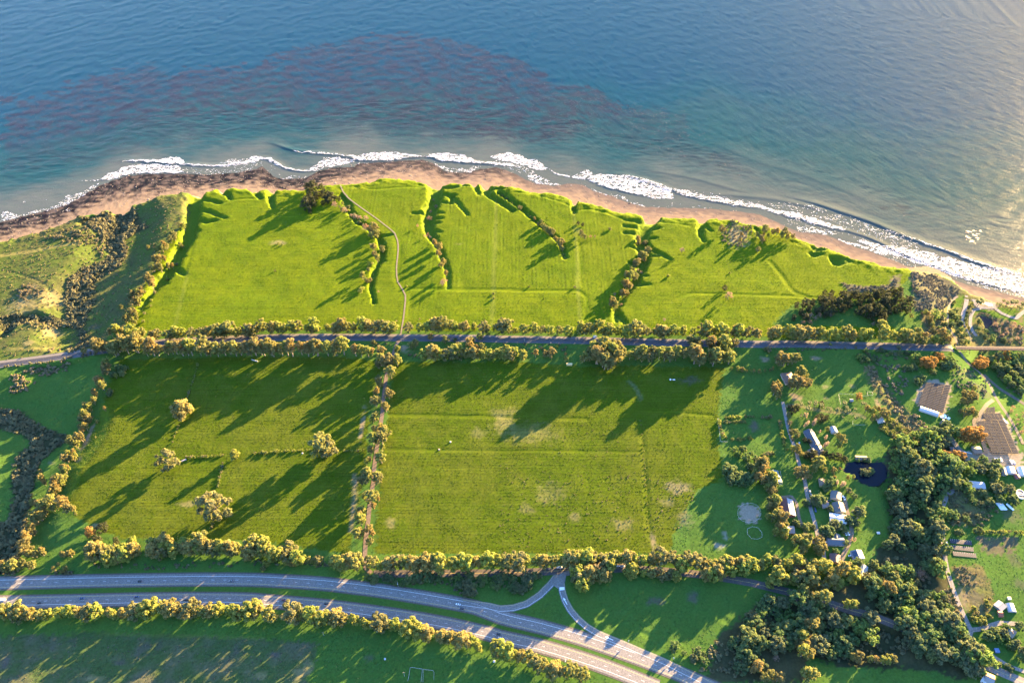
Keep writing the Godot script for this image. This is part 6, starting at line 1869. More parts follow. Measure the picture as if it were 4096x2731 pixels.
const WAVES := [
	[[-660.3,-470.2,-651,-470,-637.5,-469.8,-623.1,-469.4,-610.8,-468.9,-598.3,-467.8,-587,-466.2,-573.9,-464.6,-562.3,-463.2,-549.1,-461.7,-535.7,-460.1,-523.3,-458.7,-513.3,-457.6,-499.8,-456.1,-491,-455.5,-480.4,-456.2,-469.3,-457.8,-457.3,-460.4,-445.7,-463.5,-433.6,-467.5,-421.5,-471.8,-411.6,-475.4,-408.2,-476.5],0.806,4],
	[[-424.3,-526.1,-414.7,-524,-400.5,-519.4,-391.1,-514.4,-380.6,-508.1,-369.3,-502.1,-358.1,-498.1,-346.8,-495.6,-335.1,-493.8,-323.4,-492,-311.2,-489.7,-297.6,-487,-284.8,-484.3,-274.1,-481.6,-263.2,-476.8,-254.7,-472.7,-243.4,-470.5,-230.6,-469.6,-218.6,-469.8,-205.9,-470.7,-194.4,-472.4,-184.2,-474.7,-173.1,-477.2,-161.7,-479.7,-149.5,-482.3,-138.8,-482.9,-127.9,-477.8,-117.9,-471.5,-108.6,-469.5,-97.6,-468.5,-85.7,-467,-74.8,-465.5,-62.6,-463.9,-50.5,-462.3,-39.4,-460.7,-26,-458.9,-13,-457.1,-2.7,-455.6,0.8,-455.1],0.93,4.5],
	[[-446.4,-474,-436.8,-476,-423.3,-478.5,-410.9,-478.8,-399,-474.2,-388.7,-467.1,-378.5,-459.1,-369,-450.5,-359.8,-445.6,-349.5,-442.1,-337.7,-439.9,-325.8,-439.7,-315.3,-442.8,-305.5,-447.4,-291.7,-454.2,-287,-456.7],0.682,3.5],
	[[-704.4,-411,-695.2,-411.6,-681.8,-412.5,-667.4,-413.9,-654.9,-416,-643.5,-420.1,-633.4,-425.4,-623.9,-430.2,-613.1,-433.8,-602.2,-436,-588.6,-437.2,-578,-437.6,-565.8,-437.7,-553,-437.6,-540.6,-437.4,-528.5,-437,-515.2,-436.2,-502.7,-435.2,-492.8,-434.4,-489.3,-434.2],0.496,3.5],
	[[80.6,-427.8,90.1,-426.6,103.8,-424.8,117.4,-422.1,128.6,-416.8,136.9,-408,147.9,-398.8,157.7,-394,169.5,-389.2,181.9,-384.5,193.4,-380.3,205.4,-376,218.3,-371.7,228.4,-368.6,231.9,-367.6],0.62,4],
	[[141.7,-435.4,150.9,-434.3,164.1,-432.8,178.7,-429.9,191.1,-425.6,202.4,-420.2,214,-413.9,225.3,-407.2,235.9,-400.9,246,-394.1,255,-387.2,264.4,-380.4,276,-374.1,286.7,-369.8,298.9,-365.6,311.9,-361.5,324.7,-357.8,336.3,-354.4,349,-350.7,362.9,-347,374.5,-344.2,382.5,-342.3,382.5,-342.3],0.744,4],
	[[381.2,-343.4,388.3,-339.8,398.5,-334.7,410.1,-328.9,421.8,-323.2,432.9,-317.9,445,-312.3,457,-306.9,467.7,-302.1,479.5,-296.9,489.9,-292.6,500.4,-287.2,510,-282,520.1,-276.1,529.9,-269.3,539.4,-260.9,548.8,-251.4,557.4,-242.6,566.6,-234.9,575,-229.6,584.9,-222.8,593.9,-216.1,604,-208.6,614.2,-201.3,624.4,-194.4,635,-187.5,645.7,-180.9,657.3,-174.7,669.5,-169.3,683.1,-163.9,695.5,-159.3,704.2,-156,704.2,-156],0.744,4],
	[[422.3,-375,430.7,-371.5,442.8,-366.5,455.6,-360.8,466.8,-355.1,477.2,-349,487.5,-342.5,498.5,-335.7,509,-329.3,520.2,-322.5,531.3,-315.5,541.4,-308.5,551.5,-300.4,560.7,-292,569.7,-283.9,579.1,-276.5,588.9,-269.5,598.6,-263,607.7,-257.1,619,-250.4,629.3,-244.4,639.5,-237.2,649.3,-228.8,659.2,-221,669.1,-214.7,679.5,-209,690.6,-203.2,703.3,-197,714.5,-191.6,718.2,-189.8],1.116,6],
	[[205.6,-447.7,212.9,-445.5,222.9,-442.5,234.9,-438.9,247.8,-435,260.7,-430.9,272.8,-426.9,283.1,-423.2,295.8,-418,306.5,-412.7,316.4,-407.5,326.7,-402.2,337.9,-396.8,350.5,-390.9,363.6,-384.9,375.8,-379.3,385.4,-374.8,388.8,-373.3],0.434,6],
	[[329.3,-531.4,334.9,-526,342.5,-518.6,351.5,-509.7,361.4,-500.2,371.7,-490.6,381.8,-481.6,391.3,-474,401.7,-466.8,412.3,-460.5,422.8,-454.8,433.4,-449.3,443.8,-443.7,454,-437.6,464.1,-431.1,474.2,-424.6,484.1,-418,493.9,-411.1,503.6,-404.1,513,-396.6,522.8,-388.2,533.2,-378.7,543.3,-369,552.7,-359.8,560.6,-352,566.3,-346.5,566.3,-346.5],0.372,9],
	[[-354.6,-464.6,-346.4,-463.1,-335,-461,-321.5,-458.6,-307.2,-456.4,-294.5,-454.8,-281.8,-453.6,-268,-452.4,-254.3,-451.3,-242,-450.4,-232.3,-449.7,-228.9,-449.4],0.372,5],
	[[305.1,-379.6,312.2,-378.8,321.7,-377.8,332.9,-376.6,345.5,-375.2,358.8,-373.6,372.3,-371.8,385.6,-369.6,398,-367.1,409.9,-364,422.7,-359.9,436,-355,449.3,-349.8,462.1,-344.5,473.8,-339.5,484,-335.1,492.2,-331.6,495.4,-330.3],0.62,6],
	[[-371.1,-542.9,-362.1,-539.7,-351.1,-536.2,-339.6,-534.7,-335.8,-534.5],0.496,4],
	[[-205,-522.8,-195.3,-521.8,-182.2,-520.3,-169,-517.7,-157.7,-514.5,-157.7,-514.5],0.558,4],
]
const KELP := [
	[[-910,-649,-804,-679,-694,-781,-611,-745,-551,-768,-472,-781,-400,-840,-296,-884,-221,-902,-108,-875,-22,-835,60,-741,137,-694,196,-645,248,-627,198,-585,116,-599,83,-518,-56,-531,-130,-558,-243,-571,-359,-592,-511,-599,-649,-558,-753,-538,-847,-499],1],
	[[226,-635,292,-610,337,-518,388,-444,364,-426,272,-462,163,-518,84,-558],0.35],
	[[-861,-531,-653,-571,-360,-599,-130,-558,17,-518,-202,-531,-427,-558,-597,-505,-719,-444,-819,-432],0.4],
	[[582,-346,627,-341,613,-320,581,-322],0.35],
]
const FLOATING := [[681,-286.2],[689.3,-288.9],[683,-278.9],[670.6,-274.2],[671,-276.7],[676.1,-288.2],[674.7,-263.6],[675.6,-283.7],[677.7,-259.6],[683.5,-277.9],[696.9,-289.7],[691.1,-281.5],[677.4,-287.3],[672.3,-263.9],[672.4,-271.7],[685.2,-278.7],[687.1,-289.2],[674.4,-284.3],[685.4,-276.9],[675.3,-271.6],[682,-281.2],[684.5,-267.8],[673.9,-271.9],[676.3,-262],[688.3,-281.6],[696,-287.3],[675.4,-265.9],[672.9,-274.8],[668.2,-268.8],[685.4,-272]]
const SCRUB := [
	[[-639,-296,-617,-305,-602,-313,-568,-323,-548,-296,-531,-280,-549,-272,-561,-255,-549,-225,-550,-203,-566,-177,-573,-161,-560,-128,-562,-102,-557,-72,-553,-70,-527,-44,-543,-25,-562,-23,-556,-36,-555,-56,-576,-78,-620,-78,-656,-62,-671,-62,-681,-86,-649,-93,-593,-93,-585,-86,-602,-132,-610,-166,-599,-191,-579,-205,-571,-220,-580,-237,-595,-260,-629,-283],3.4,1.6,3.6,0],
	[[-632,60,-605,62,-582,65,-565,78,-543,90,-517,100,-514,111,-523,122,-532,137,-527,177,-549,177,-565,127,-554,117,-556,108,-566,100,-592,93,-617,93],3.4,1.6,3.6,0],
	[[-550,157,-530,161,-523,187,-511,228,-504,264,-507,276,-526,282,-553,220,-537,216,-541,195],3.4,1.6,3.6,0],
	[[-672,-244,-650,-265,-633,-280,-592,-255,-581,-235,-571,-220,-578,-203,-588,-225,-608,-237,-634,-237],4.2,1.5,3.2,1],
	[[-611,-312,-596,-316,-592,-285,-584,-260,-594,-260,-624,-283],3.6,1.5,3,1],
	[[-672,-137,-655,-150,-626,-141,-624,-119,-649,-115],4.5,1.5,3.5,2],
	[[-636,-78,-592,-82,-586,-72,-609,-68,-632,-72],4,1.5,3,1],
	[[-616,14,-601,5,-565,-8,-538,-12,-552,3,-580,14,-587,39,-607,37],4,1.4,3.4,2],
	[[-629,3,-577,-4,-518,-17,-520,-23,-578,-8,-631,0],3.2,1.2,2.4,0],
	[[-587,-23,-546,-34,-567,-36,-583,-31],4,1.3,3,1],
	[[-605,62,-593,63,-592,80,-597,80],4,1.4,3,2],
	[[-602,-132,-609,-168,-594,-196,-578,-177,-589,-155,-592,-122],4,1.5,3.4,1],
	[[-555,-249,-550,-220,-568,-182,-558,-177,-543,-215],4.4,1.2,2.6,1],
	[[550,-176,587,-183,613,-151,587,-123,573,-107,530,-96,535,-122],2.6,1,2.2,3],
	[[447,-153,472,-145,507,-147,520,-164,526,-157,519,-142,454,-133],3,1,2.2,3],
	[[308,-271,323,-290,353,-276,343,-248,327,-226,309,-229,300,-241],3.8,1,2.2,2],
	[[435,0,445,-2,451,14,457,39,459,67,469,73,479,90,478,103,460,101,451,80,441,50,436,29],4.2,1.4,3.2,2],
	[[456,-2,486,0,482,29,462,53,460,36,456,18],4.4,1.3,3,3],
	[[547,-2,569,3,582,22,577,46,561,50,554,39,528,43,533,21],4.6,1,2.4,3],
	[[446,272,460,273,473,282,466,291,446,296,443,288],3.6,1.2,2.8,2],
	[[470,187,489,176,500,182,511,199,517,207,508,223,490,227,469,225,457,223,460,210],4.4,1.2,3,0],
	[[370,270,390,258,413,261,420,282,416,302,408,311,396,302,403,279,384,276],4,1.5,3.5,0],
	[[424,299,437,296,438,327,430,335],4,1.2,2.8,1],
	[[244,311,325,324,365,338,379,353,355,372,306,369,278,358,235,356],5,1.6,3.6,0],
	[[-469,279,-460,272,-440,278,-439,282,-460,283],4,1.3,3,0],
	[[-520,264,-512,264,-496,273,-497,282,-512,284],3.8,1.5,3.4,1],
	[[-131,284,0,282,0,295,-63,296,-129,288],5,1.5,3,0],
	[[-61,295,-37,291,-32,302,-52,304],4,1.5,3,3],
	[[197,349,216,340,228,324,243,320,229,389,172,381,170,369],5,1.6,3.6,0],
	[[534,-94,572,-105,565,-40,534,-36,532,-64],5,1.2,2.8,2],
	[[612,-99,619,-108,629,-111,637,-104,643,-96,636,-94,629,-101,621,-103],3.4,1,2,4],
	[[637,-95,644,-96,634,-84,627,-81],3.4,1.2,2.2,4],
	[[628,-80,637,-88,662,-88,669,-79,656,-49,629,-54],4.4,1.2,2.6,3],
	[[608,-23,643,-18,614,47,602,28],5,1.5,3,3],
	[[432,-23,507,-23,503,-12,446,-4,430,-6],4.5,1.3,3,0],
	[[327,-31,398,-31,433,-29,396,-26,326,-26],4,1,2,0],
	[[-15,-40,83,-36,83,-29,20,-19,-15,-31],5.5,1,2.4,0],
	[[-135,-19,-112,-19,-109,-14,-131,-13],4,1.2,2.6,0],
	[[-206,-40,-149,-38,-163,-29,-195,-31],5.5,0.9,2,0],
	[[-266,264,-258,267,-238,272,-189,273,-157,276,-157,273,-190,270,-239,267],4,1,2.4,0],
	[[-428,266,-384,270,-253,266,-252,270,-355,276,-423,273],4.5,1,2.4,0],
	[[-769,-220,-734,-249,-658,-285,-587,-320,-509,-362,-492,-356,-480,-285,-490,-225,-492,-175,-500,-128,-498,-72,-515,-58,-522,-29,-673,-2],6.5,0.6,1.8,1],
	[[-13,161,147,161,141,240,69,249,1,252,-13,228],6.5,0.35,0.9,2],
	[[-14,73,82,82,146,130,145,176,-13,176],8,0.35,0.8,2],
	[[150,164,203,178,179,228,145,240],5,0.4,1.1,2],
	[[-487,344,-298,345,-239,348,-231,388,-469,388],7,0.35,0.9,3],
	[[-248,348,-186,353,-188,388,-240,388],7,0.35,0.9,3],
]
const PLANTS := [
	["wind","windbreak_tree","yellow-green tree in the windbreak along the seaward side of the railway","tree","windbreak trees on the seaward side of the railway",[-481,-49.9,22.2,141,3,-470.5,-50.5,16.1,144,1,-457.2,-50,12.1,58,2,-450.6,-48.8,13.9,204,4,-436.6,-48.3,13.4,9,1,-432.1,-49.1,14.4,90,2,-427.7,-51.4,17.3,41,3,-424.3,-48.9,19.6,174,0,-418.3,-50.7,16.6,266,3,-406.9,-51,15.6,8,4,-394.6,-49.9,17.6,329,4,-385.4,-52.4,16.8,32,2,-374.7,-50.6,20.6,128,1,-371.6,-54.2,19.6,118,1,-364.2,-52.9,20.3,272,1,-359.8,-53.9,21.9,266,1,-349.3,-51.9,15,263,0,-339.1,-53.8,18.4,69,4,-330.8,-53,19.2,337,2,-324.1,-61.1,12.8,158,1,-318.7,-61.3,20.1,53,1,-305.5,-58.8,18.7,200,2,-297.3,-59.1,18.3,173,0,-291.9,-58.6,14.8,68,0,-279.7,-60.4,18.7,202,0,-273.6,-60.9,17.5,181,4,-261.6,-60.3,13.3,182,3,-253.7,-58.7,14.7,188,2,-251.3,-61.2,23.5,72,3,-235.7,-61.4,11.8,159,0,-223.6,-59.4,17.3,76,2,-217.5,-61.9,22.5,55,2,-211.4,-59.7,17.6,348,1,-202.2,-60.7,14.5,318,1,-190,-61.7,23.4,58,3,-185.4,-61.5,19,151,2,-176.2,-60.6,17.6,7,4,-167.8,-60.9,18.4,138,4,-161.1,-58.4,17.8,23,1,-151.6,-60.1,15.7,95,0,-132.7,-60.9,15.1,6,4,-117.5,-61.3,14.4,170,3,-106.6,-61.9,16.9,155,3,-97,-62.8,20.7,349,2,-88.4,-63.4,22.6,123,1,-78.6,-64.1,15,19,1,-73.5,-61.5,14.8,316,3,-67.3,-63.5,11.6,302,4,-60,-62.2,15.9,87,2,-48.6,-63.7,11.8,96,0,-36.1,-59.5,19.2,350,4,-32.3,-59.6,12,317,1,-20.2,-62.6,11.8,137,3,-11.1,-62.2,16.8,89,0,-12.9,-61.2,20.2,5,4,-5.3,-60,20.8,344,1,4,-56.6,10.9,229,0,15.9,-56.4,15.7,18,0,28.8,-56.5,19.4,176,0,39.1,-58.2,12.9,335,4,48.1,-55.5,14.6,268,3,61.1,-56.8,12,95,1,71.4,-54.4,16.4,165,3,87.4,-57,20.5,112,0,90.7,-57.2,14.7,165,4,98.8,-54.8,19.3,96,1,111.2,-56.7,23.9,26,0,119.2,-52.6,14.9,342,1,123.7,-54.5,18.8,100,0,134.6,-54.2,15.6,323,3,144.7,-52,19.7,198,3,156.7,-52.8,24.5,161,1,164.8,-55.3,14.9,62,4,172.5,-54.2,12.4,93,4,183.5,-54.7,11.3,313,3,187.4,-54.3,16.6,135,2,190.6,-51.6,18.5,206,2,197.6,-52,14.6,226,1,206.5,-55,17.4,138,3,218.2,-54.5,14.9,293,0,230,-53.6,14,274,3,243.3,-53.1,19.7,26,4,247.3,-53.2,23.8,89,0,258.5,-53.9,12.4,349,0,264.8,-53,21.9,233,3,271.2,-50.8,16.4,0,1,283.2,-52,18.6,232,2,287,-53,21.1,190,3,295.3,-51.2,14.5,25,4,301.5,-51.7,16.5,93,4,311.2,-50.6,14.1,358,2,329.4,-48.7,19.6,69,2,336.3,-50.8,18.1,227,1,351.7,-49.4,21.5,14,0,355.5,-47.5,19.3,22,1,362.6,-47,22.3,122,2,375.2,-49.1,19.6,15,2,383,-46.1,17.5,259,4,390.8,-45.7,20.9,339,0,397.5,-44.7,15.1,257,3,407.4,-47.9,18.6,90,3,413.2,-47.6,15.2,178,0,424.6,-48,21.1,296,1,430.8,-45.8,16,115,2,442.6,-46.8,19.6,184,3,452.1,-47.8,16,23,0,452.9,-46.5,17.2,57,3,468.9,-44.5,24.2,95,0,482.3,-45.3,14.5,355,3,488.8,-42.8,12,165,1,491.9,-43.9,21.8,239,0,497.8,-44,16.6,100,2,501.5,-42.7,18.1,71,1,514.1,-38.3,12.9,101,4,521.4,-38,11.6,90,1,533.1,-39.6,14.6,291,3]],
	["wind","windbreak_tree","short bushy tree in the golden row between the highway and the field below it","tree","row of trees below the highway",[-487.9,326.2,19.6,223,1,-473.9,328.2,21.1,223,4,-471.6,324.7,22.3,65,1,-462.7,326.7,17.3,56,2,-453.7,327.8,12.6,260,1,-446.2,327.1,14.5,272,0,-434.9,325.7,16.3,140,3,-424.5,324.4,18.4,110,3,-419.5,323.8,13.7,140,2,-408.6,323.8,16,8,4,-406,326.1,19.6,160,4,-400.1,324.4,18.2,64,3,-388,324.3,12.6,129,2,-383.7,326.5,13.9,183,0,-375.3,324.5,11.3,331,2,-363.7,323.9,18.7,19,4,-354.7,323.2,20.9,282,0,-348.2,322.8,24.1,263,0,-333.3,322.1,18.8,177,1,-328.7,321.4,20.1,79,2,-323.8,322.4,15.3,116,4,-314.5,324.6,18.1,51,4,-307.1,321,19.6,213,4,-295.7,325.2,15.3,13,1,-290.9,322.9,17.5,100,2,-284.3,322.8,16,282,0,-271.7,322.4,14.2,308,3,-264.2,326.6,18,317,0,-261.8,326.7,15.7,308,2,-247.6,323.4,19.4,207,2,-251.4,324.5,23.6,263,0,-237.5,325.3,13.5,225,3,-231.8,328.6,20.5,47,1,-210.7,326.2,23.6,30,4,-200.3,329.1,12.2,84,1,-190.7,329.1,22.2,117,3,-185.3,332,13.7,326,4,-181.8,332.4,19.7,251,0,-169.4,330.5,18.5,205,2,-163.4,332.1,17.6,210,4,-151.2,332.6,15.8,9,0,-140.5,336.2,14.5,351,0,-133.1,336.6,11.4,231,0,-126.3,335.3,20.4,23,4,-122,336.8,15.6,343,4,-112.2,337.2,15,312,3,-104.4,339,12.2,40,0,-97.2,342.4,23.9,271,0,-88.4,344.3,20.2,103,0,-81.3,346.5,16.9,232,2,-65.5,348.6,15.2,7,2,-58.3,350.2,15,273,2,-47.3,353.5,19.6,171,2,-37.3,353.1,13.3,148,3,-32.1,358,13.5,168,0,-16.1,358.5,14.6,310,0,-13.1,361.6,15.4,156,4,-2.3,365.6,17.1,352,0,-7.2,364.1,23.6,268,3,8.1,367.1,14.5,74,2,17.3,371,16.8,61,1,23.6,374.7,15.8,213,4,26.5,377.3,16.4,117,1,37.9,381.6,18.7,199,2,44.6,381.1,14.4,278,4,53.7,382.6,20.1,260,1,63.8,385.8,19.3,125,1]],
	["euc","eucalyptus_tree","tall golden eucalyptus in the unbroken row inland of the railway","tree","eucalyptus row inland of the railway",[-454.8,-17.9,20.8,195,1,-445.8,-17.6,31.7,71,2,-440.5,-17.4,22.2,194,5,-428.8,-19.4,17.9,285,2,-423.4,-20.6,23.2,341,1,-418.7,-20.7,23,184,0,-410.2,-17.6,27.3,229,2,-403.7,-18.4,21.4,4,3,-398.9,-18.6,28.8,242,4,-388.1,-18.4,19.3,266,4,-381.1,-18.4,34.5,345,3,-375.7,-16.5,17.9,279,5,-366.2,-16.7,23.7,259,1,-357.3,-18.4,24.8,294,3,-351.2,-20,21.4,197,1,-343.7,-17.3,25.7,282,1,-337.9,-18.6,21.1,91,3,-329.4,-18.6,25.1,289,2,-319.6,-19.6,25,115,3,-312,-18.7,25.4,237,2,-324.7,-17.8,21.6,167,3,-319.1,-18,29.3,27,5,-308.3,-17.7,25,7,0,-299.6,-18.2,31.1,118,0,-296.5,-16.4,24,323,0,-286.1,-18.3,21.2,45,0,-279.2,-18.2,24.8,170,4,-273.2,-16.7,29.8,102,2,-262,-19.3,24.3,297,2,-253.7,-17.3,23.1,120,2,-247.9,-19.3,24.6,73,3,-242.5,-17.4,23.9,114,2,-241.4,-18.7,26.9,31,0,-229.4,-18.3,24.1,146,4,-220.5,-17.9,18.9,2,1,-218.3,-18.5,26,275,0,-209.5,-19.9,31.7,220,4]],
	["euc","eucalyptus_tree","big spreading eucalyptus where the western tree line meets the railway","tree","eucalyptus clump at the western end of the railway row",[-514.4,-23,25.2,248,5,-518.6,-27.6,20.7,62,5,-506.7,-24.9,17.7,278,5,-511.6,-21.2,14.5,255,2,-498.9,-26.8,17.7,7,4,-497.5,-22.5,16.1,14,0,-490.9,-19.2,26.3,250,3,-491.4,-24,22,337,1,-488.4,-28.7,24.2,36,5,-488.6,-24.8,20.4,3,5,-479,-21.1,28.5,31,0,-482.7,-25.9,17.2,264,1,-473.5,-25.8,26.5,269,5,-469.9,-23.5,20.5,255,3,-467,-23,32.1,328,0,-464.8,-27.9,18.8,294,0,-492.8,-16.3,22.3,216,3,-491.7,-18.2,25.9,169,1,-510,-52.1,14.6,287,2,-505.4,-55.5,15.8,280,3,-501.1,-51.1,22.1,282,4,-502.8,-53.3,16.2,288,4,-494,-51.1,16.4,218,0,-490.7,-50.1,12.8,319,3,-486.3,-49.1,15.6,135,1,-483.2,-51.3,9.4,152,4]],
	["euc","eucalyptus_tree","ragged eucalyptus between the railway row and the farm road crossing","tree","ragged trees beside the farm road crossing",[-194.2,-17.3,21.6,281,2,-187.2,-16.3,21.7,312,4,-178.7,-15.4,19.7,287,4,-174.2,-18.2,15.1,328,2,-173.9,-34.5,11.2,194,3,-162.9,-16.3,17.5,72,5,-142.4,-20.1,15.2,84,4]],
	["wind","eucalyptus_tree","eucalyptus in the broken row inland of the railway east of the farm road crossing","tree","eucalyptus row east of the farm road crossing",[-108.8,-9.9,18,34,3,-97.4,-13.1,22.6,346,2,-90.6,-11.4,18.2,358,3,-85.8,-12.5,12,200,3,-77.4,-11.6,21.1,322,4,-70.1,-14.6,22.8,254,0,-66,-12.5,17.2,230,4,-58,-14.6,16.9,57,1,-46.5,-15.4,17.7,13,2,-36.9,-12.8,15.7,199,0,-30.1,-15.1,15.1,283,3,-25.2,-13.6,12.6,271,1,-16.6,-13.8,16.9,212,0,-3.6,-12.9,16.6,140,2,-12.5,-14.7,16.3,161,0,-5,-15.7,19.1,7,0,2.9,-15.9,16.2,296,3,13.9,-12.6,14.7,119,0]],
	["euc","eucalyptus_tree","bright yellow-green eucalyptus standing close to the railway east of the farm road crossing","tree","trees close to the railway east of the crossing",[-125.8,-29.7,12.6,162,1,-121.8,-32.6,13.4,53,3,-102.8,-43.2,13.2,56,2,-84.2,-39.3,12.9,106,1,-51.7,-34.5,15.7,39,3,-40.6,-43.2,15,41,4,-68.3,-28.7,12.7,322,5,-52.8,-25.8,23.6,201,2,-44.3,-23,15.5,271,2,-37.3,-23,17.3,94,1,29.5,-14.4,15.2,35,2,41.3,-16.3,10.6,58,5,48.9,-15.4,15.5,51,5,66.3,-15.4,9.3,290,2,66.6,-7.9,9.7,159,4]],
	["euc","eucalyptus_tree","massive golden eucalyptus in the dense clump hiding part of the railway","tree","dense eucalyptus clump beside the railway",[95.8,-9.8,22.3,14,3,93,-9,13.9,277,5,101.9,-19.2,24.5,298,4,104.2,-16.6,13.3,241,5,103.7,-4.2,28.9,72,0,105.6,-4,30.4,186,2,109.7,-11.6,28.7,311,3,105.6,-12.5,17.3,239,1,114.7,-23,27.4,132,1,116.8,-22.2,19.6,335,4,117.3,-2.3,20.9,88,2,120.1,1.4,22.4,104,0,123.6,-11.6,28.6,184,4,126.6,-15.3,16.3,222,1,122.5,1.4,16.4,90,0,117.7,5.7,15.8,301,5,128.5,-4.2,26.4,252,0,127,-8.2,16.2,167,4,133.4,-13.5,22.6,43,3,137.3,-13.1,15.7,240,3,128.5,-21.1,22.5,297,5,127.4,-21.9,24.9,142,0,111.5,1.4,25.1,86,2,113.7,4.8,28.2,115,3,90.1,-7.9,17.9,19,4,86.6,-6.1,13.7,238,0]],
	["euc","eucalyptus_tree","rounded eucalyptus in the short dense row between two big clumps inland of the railway","tree","short dense eucalyptus row inland of the railway",[145.9,-11.3,15,213,4,153.6,-10.9,15.8,212,1,160.8,-7.7,17.7,318,3,170.3,-7.5,16.2,264,5,182.1,-11.3,21.4,219,4,188.7,-9,15.4,197,2,196,-7.8,18.2,220,3,203,-10.2,14.9,120,1,213.4,-13.2,16.9,210,0,155.2,-13.5,19,50,1,162.3,-16.2,22,295,4,173.2,-17.1,18.6,331,3,178.7,-14.9,17.8,227,5,185.6,-15.6,19,1,4,194.8,-15.3,18.4,346,4,205.3,-16.3,18.9,100,4]],
	["euc","eucalyptus_tree","broad olive eucalyptus in the eastern clump overhanging the railway","tree","eastern eucalyptus clump by the railway",[225.2,-34.5,18.9,136,3,227.2,-36.6,12.5,189,4,232,-32.6,16.9,115,5,235.5,-32.6,11.7,109,1,225.2,-15.4,21.1,83,2,223.5,-12,25.1,73,3,225,-4.2,30.2,9,2,225.6,-4.2,25.8,193,3,231.3,-0.4,23,246,3,230.9,-5,19,3,0,233.8,-7.9,18.1,134,3,235.3,-3.6,13.3,151,3,248.2,-28.7,24,358,2,250.1,-26.2,14.2,131,0,247.6,-7.9,24.3,39,2,249.5,-4.7,27.5,151,1,247.8,-0.4,26.6,74,1,246.9,-4.8,14.9,205,5,261.8,-34.5,17.8,148,0,259.8,-32.6,13.6,303,4,257.6,-9.8,15.7,63,4,258.3,-6,19.2,51,1,267.6,-11.6,18,56,4,263.7,-15.6,15.9,296,4,277.9,-30.6,17.3,288,5,273.1,-27.9,14.9,127,1,267.7,-4.2,22.2,309,4,263.3,-7.2,13.1,79,3,262.9,-24.9,28.7,158,4,260.3,-27.7,16.9,62,0]],
	["euc","eucalyptus_tree","eucalyptus on the west verge of the straight farm road","tree","eucalyptus on the west verge of the farm road",[-161.2,-0.4,21.7,109,4,-163.7,3.4,13.6,243,5,-159.7,32.1,14.9,111,5,-159.9,35.1,10.4,129,1,-160.1,47,15,142,2,-164,47.4,9.1,23,0,-159.6,64.2,18.6,199,3,-162.6,62,8.4,239,2,-158.6,85.1,15.6,46,1,-160.9,88.4,12,301,1,-158,101.4,12.5,260,3,-156.7,102.2,9.9,73,3,-157.3,118.8,21,359,4,-153.3,119.7,11.3,218,1,-158.3,132.8,15,244,0,-157.8,130.5,11,236,4,-158.3,143.5,10,255,5,-161.5,147,10.9,39,4,-156.8,167.3,21.7,273,1,-161.1,165.4,10.8,258,2,-162.2,21.4,8.9,303,3,-159.5,25.3,7.1,99,0,-158.1,171.3,17.3,248,3,-162.8,173.3,14.9,144,5,-158.3,193.4,11.7,97,4,-156,195.5,6.6,58,1,-157.5,211.5,14.5,265,4,-159.4,212.9,14.6,205,5,-157.8,224.3,19.6,241,4,-159.3,219.4,16.5,103,0,-158.4,241.6,19.3,250,1,-156.6,237,15.8,124,0,-159.6,164.4,17.2,359,4,-156.3,162.2,12.8,152,2]],
	["euc","eucalyptus_tree","eucalyptus on the east verge of the straight farm road","tree","eucalyptus on the east verge of the farm road",[-153.2,3.2,24.3,265,5,-148.6,1.4,23.5,183,5,-141.2,-0.4,19.8,154,4,-146.8,19.6,21.2,176,1,-148.5,36.6,7.4,252,4,-145.6,52.2,18.1,196,5,-147.6,71.8,17.8,93,0,-149.4,104.6,19.4,125,0,-144.2,111,18.6,111,1,-146.6,118.8,22.7,175,3,-145.6,128.2,11.9,87,4,-147.9,142,14.2,230,5,-145.1,145,18.6,51,4,-145.9,171.7,16.2,42,3,-146.9,167.8,14.9,239,4,-149.3,197.5,22.6,146,1,-143.2,195,9.9,104,2,-147,205,12.6,322,2,-147.9,233.8,16.5,161,0,-144.6,238.5,14.3,204,2,-146.4,247,11.4,3,3]],
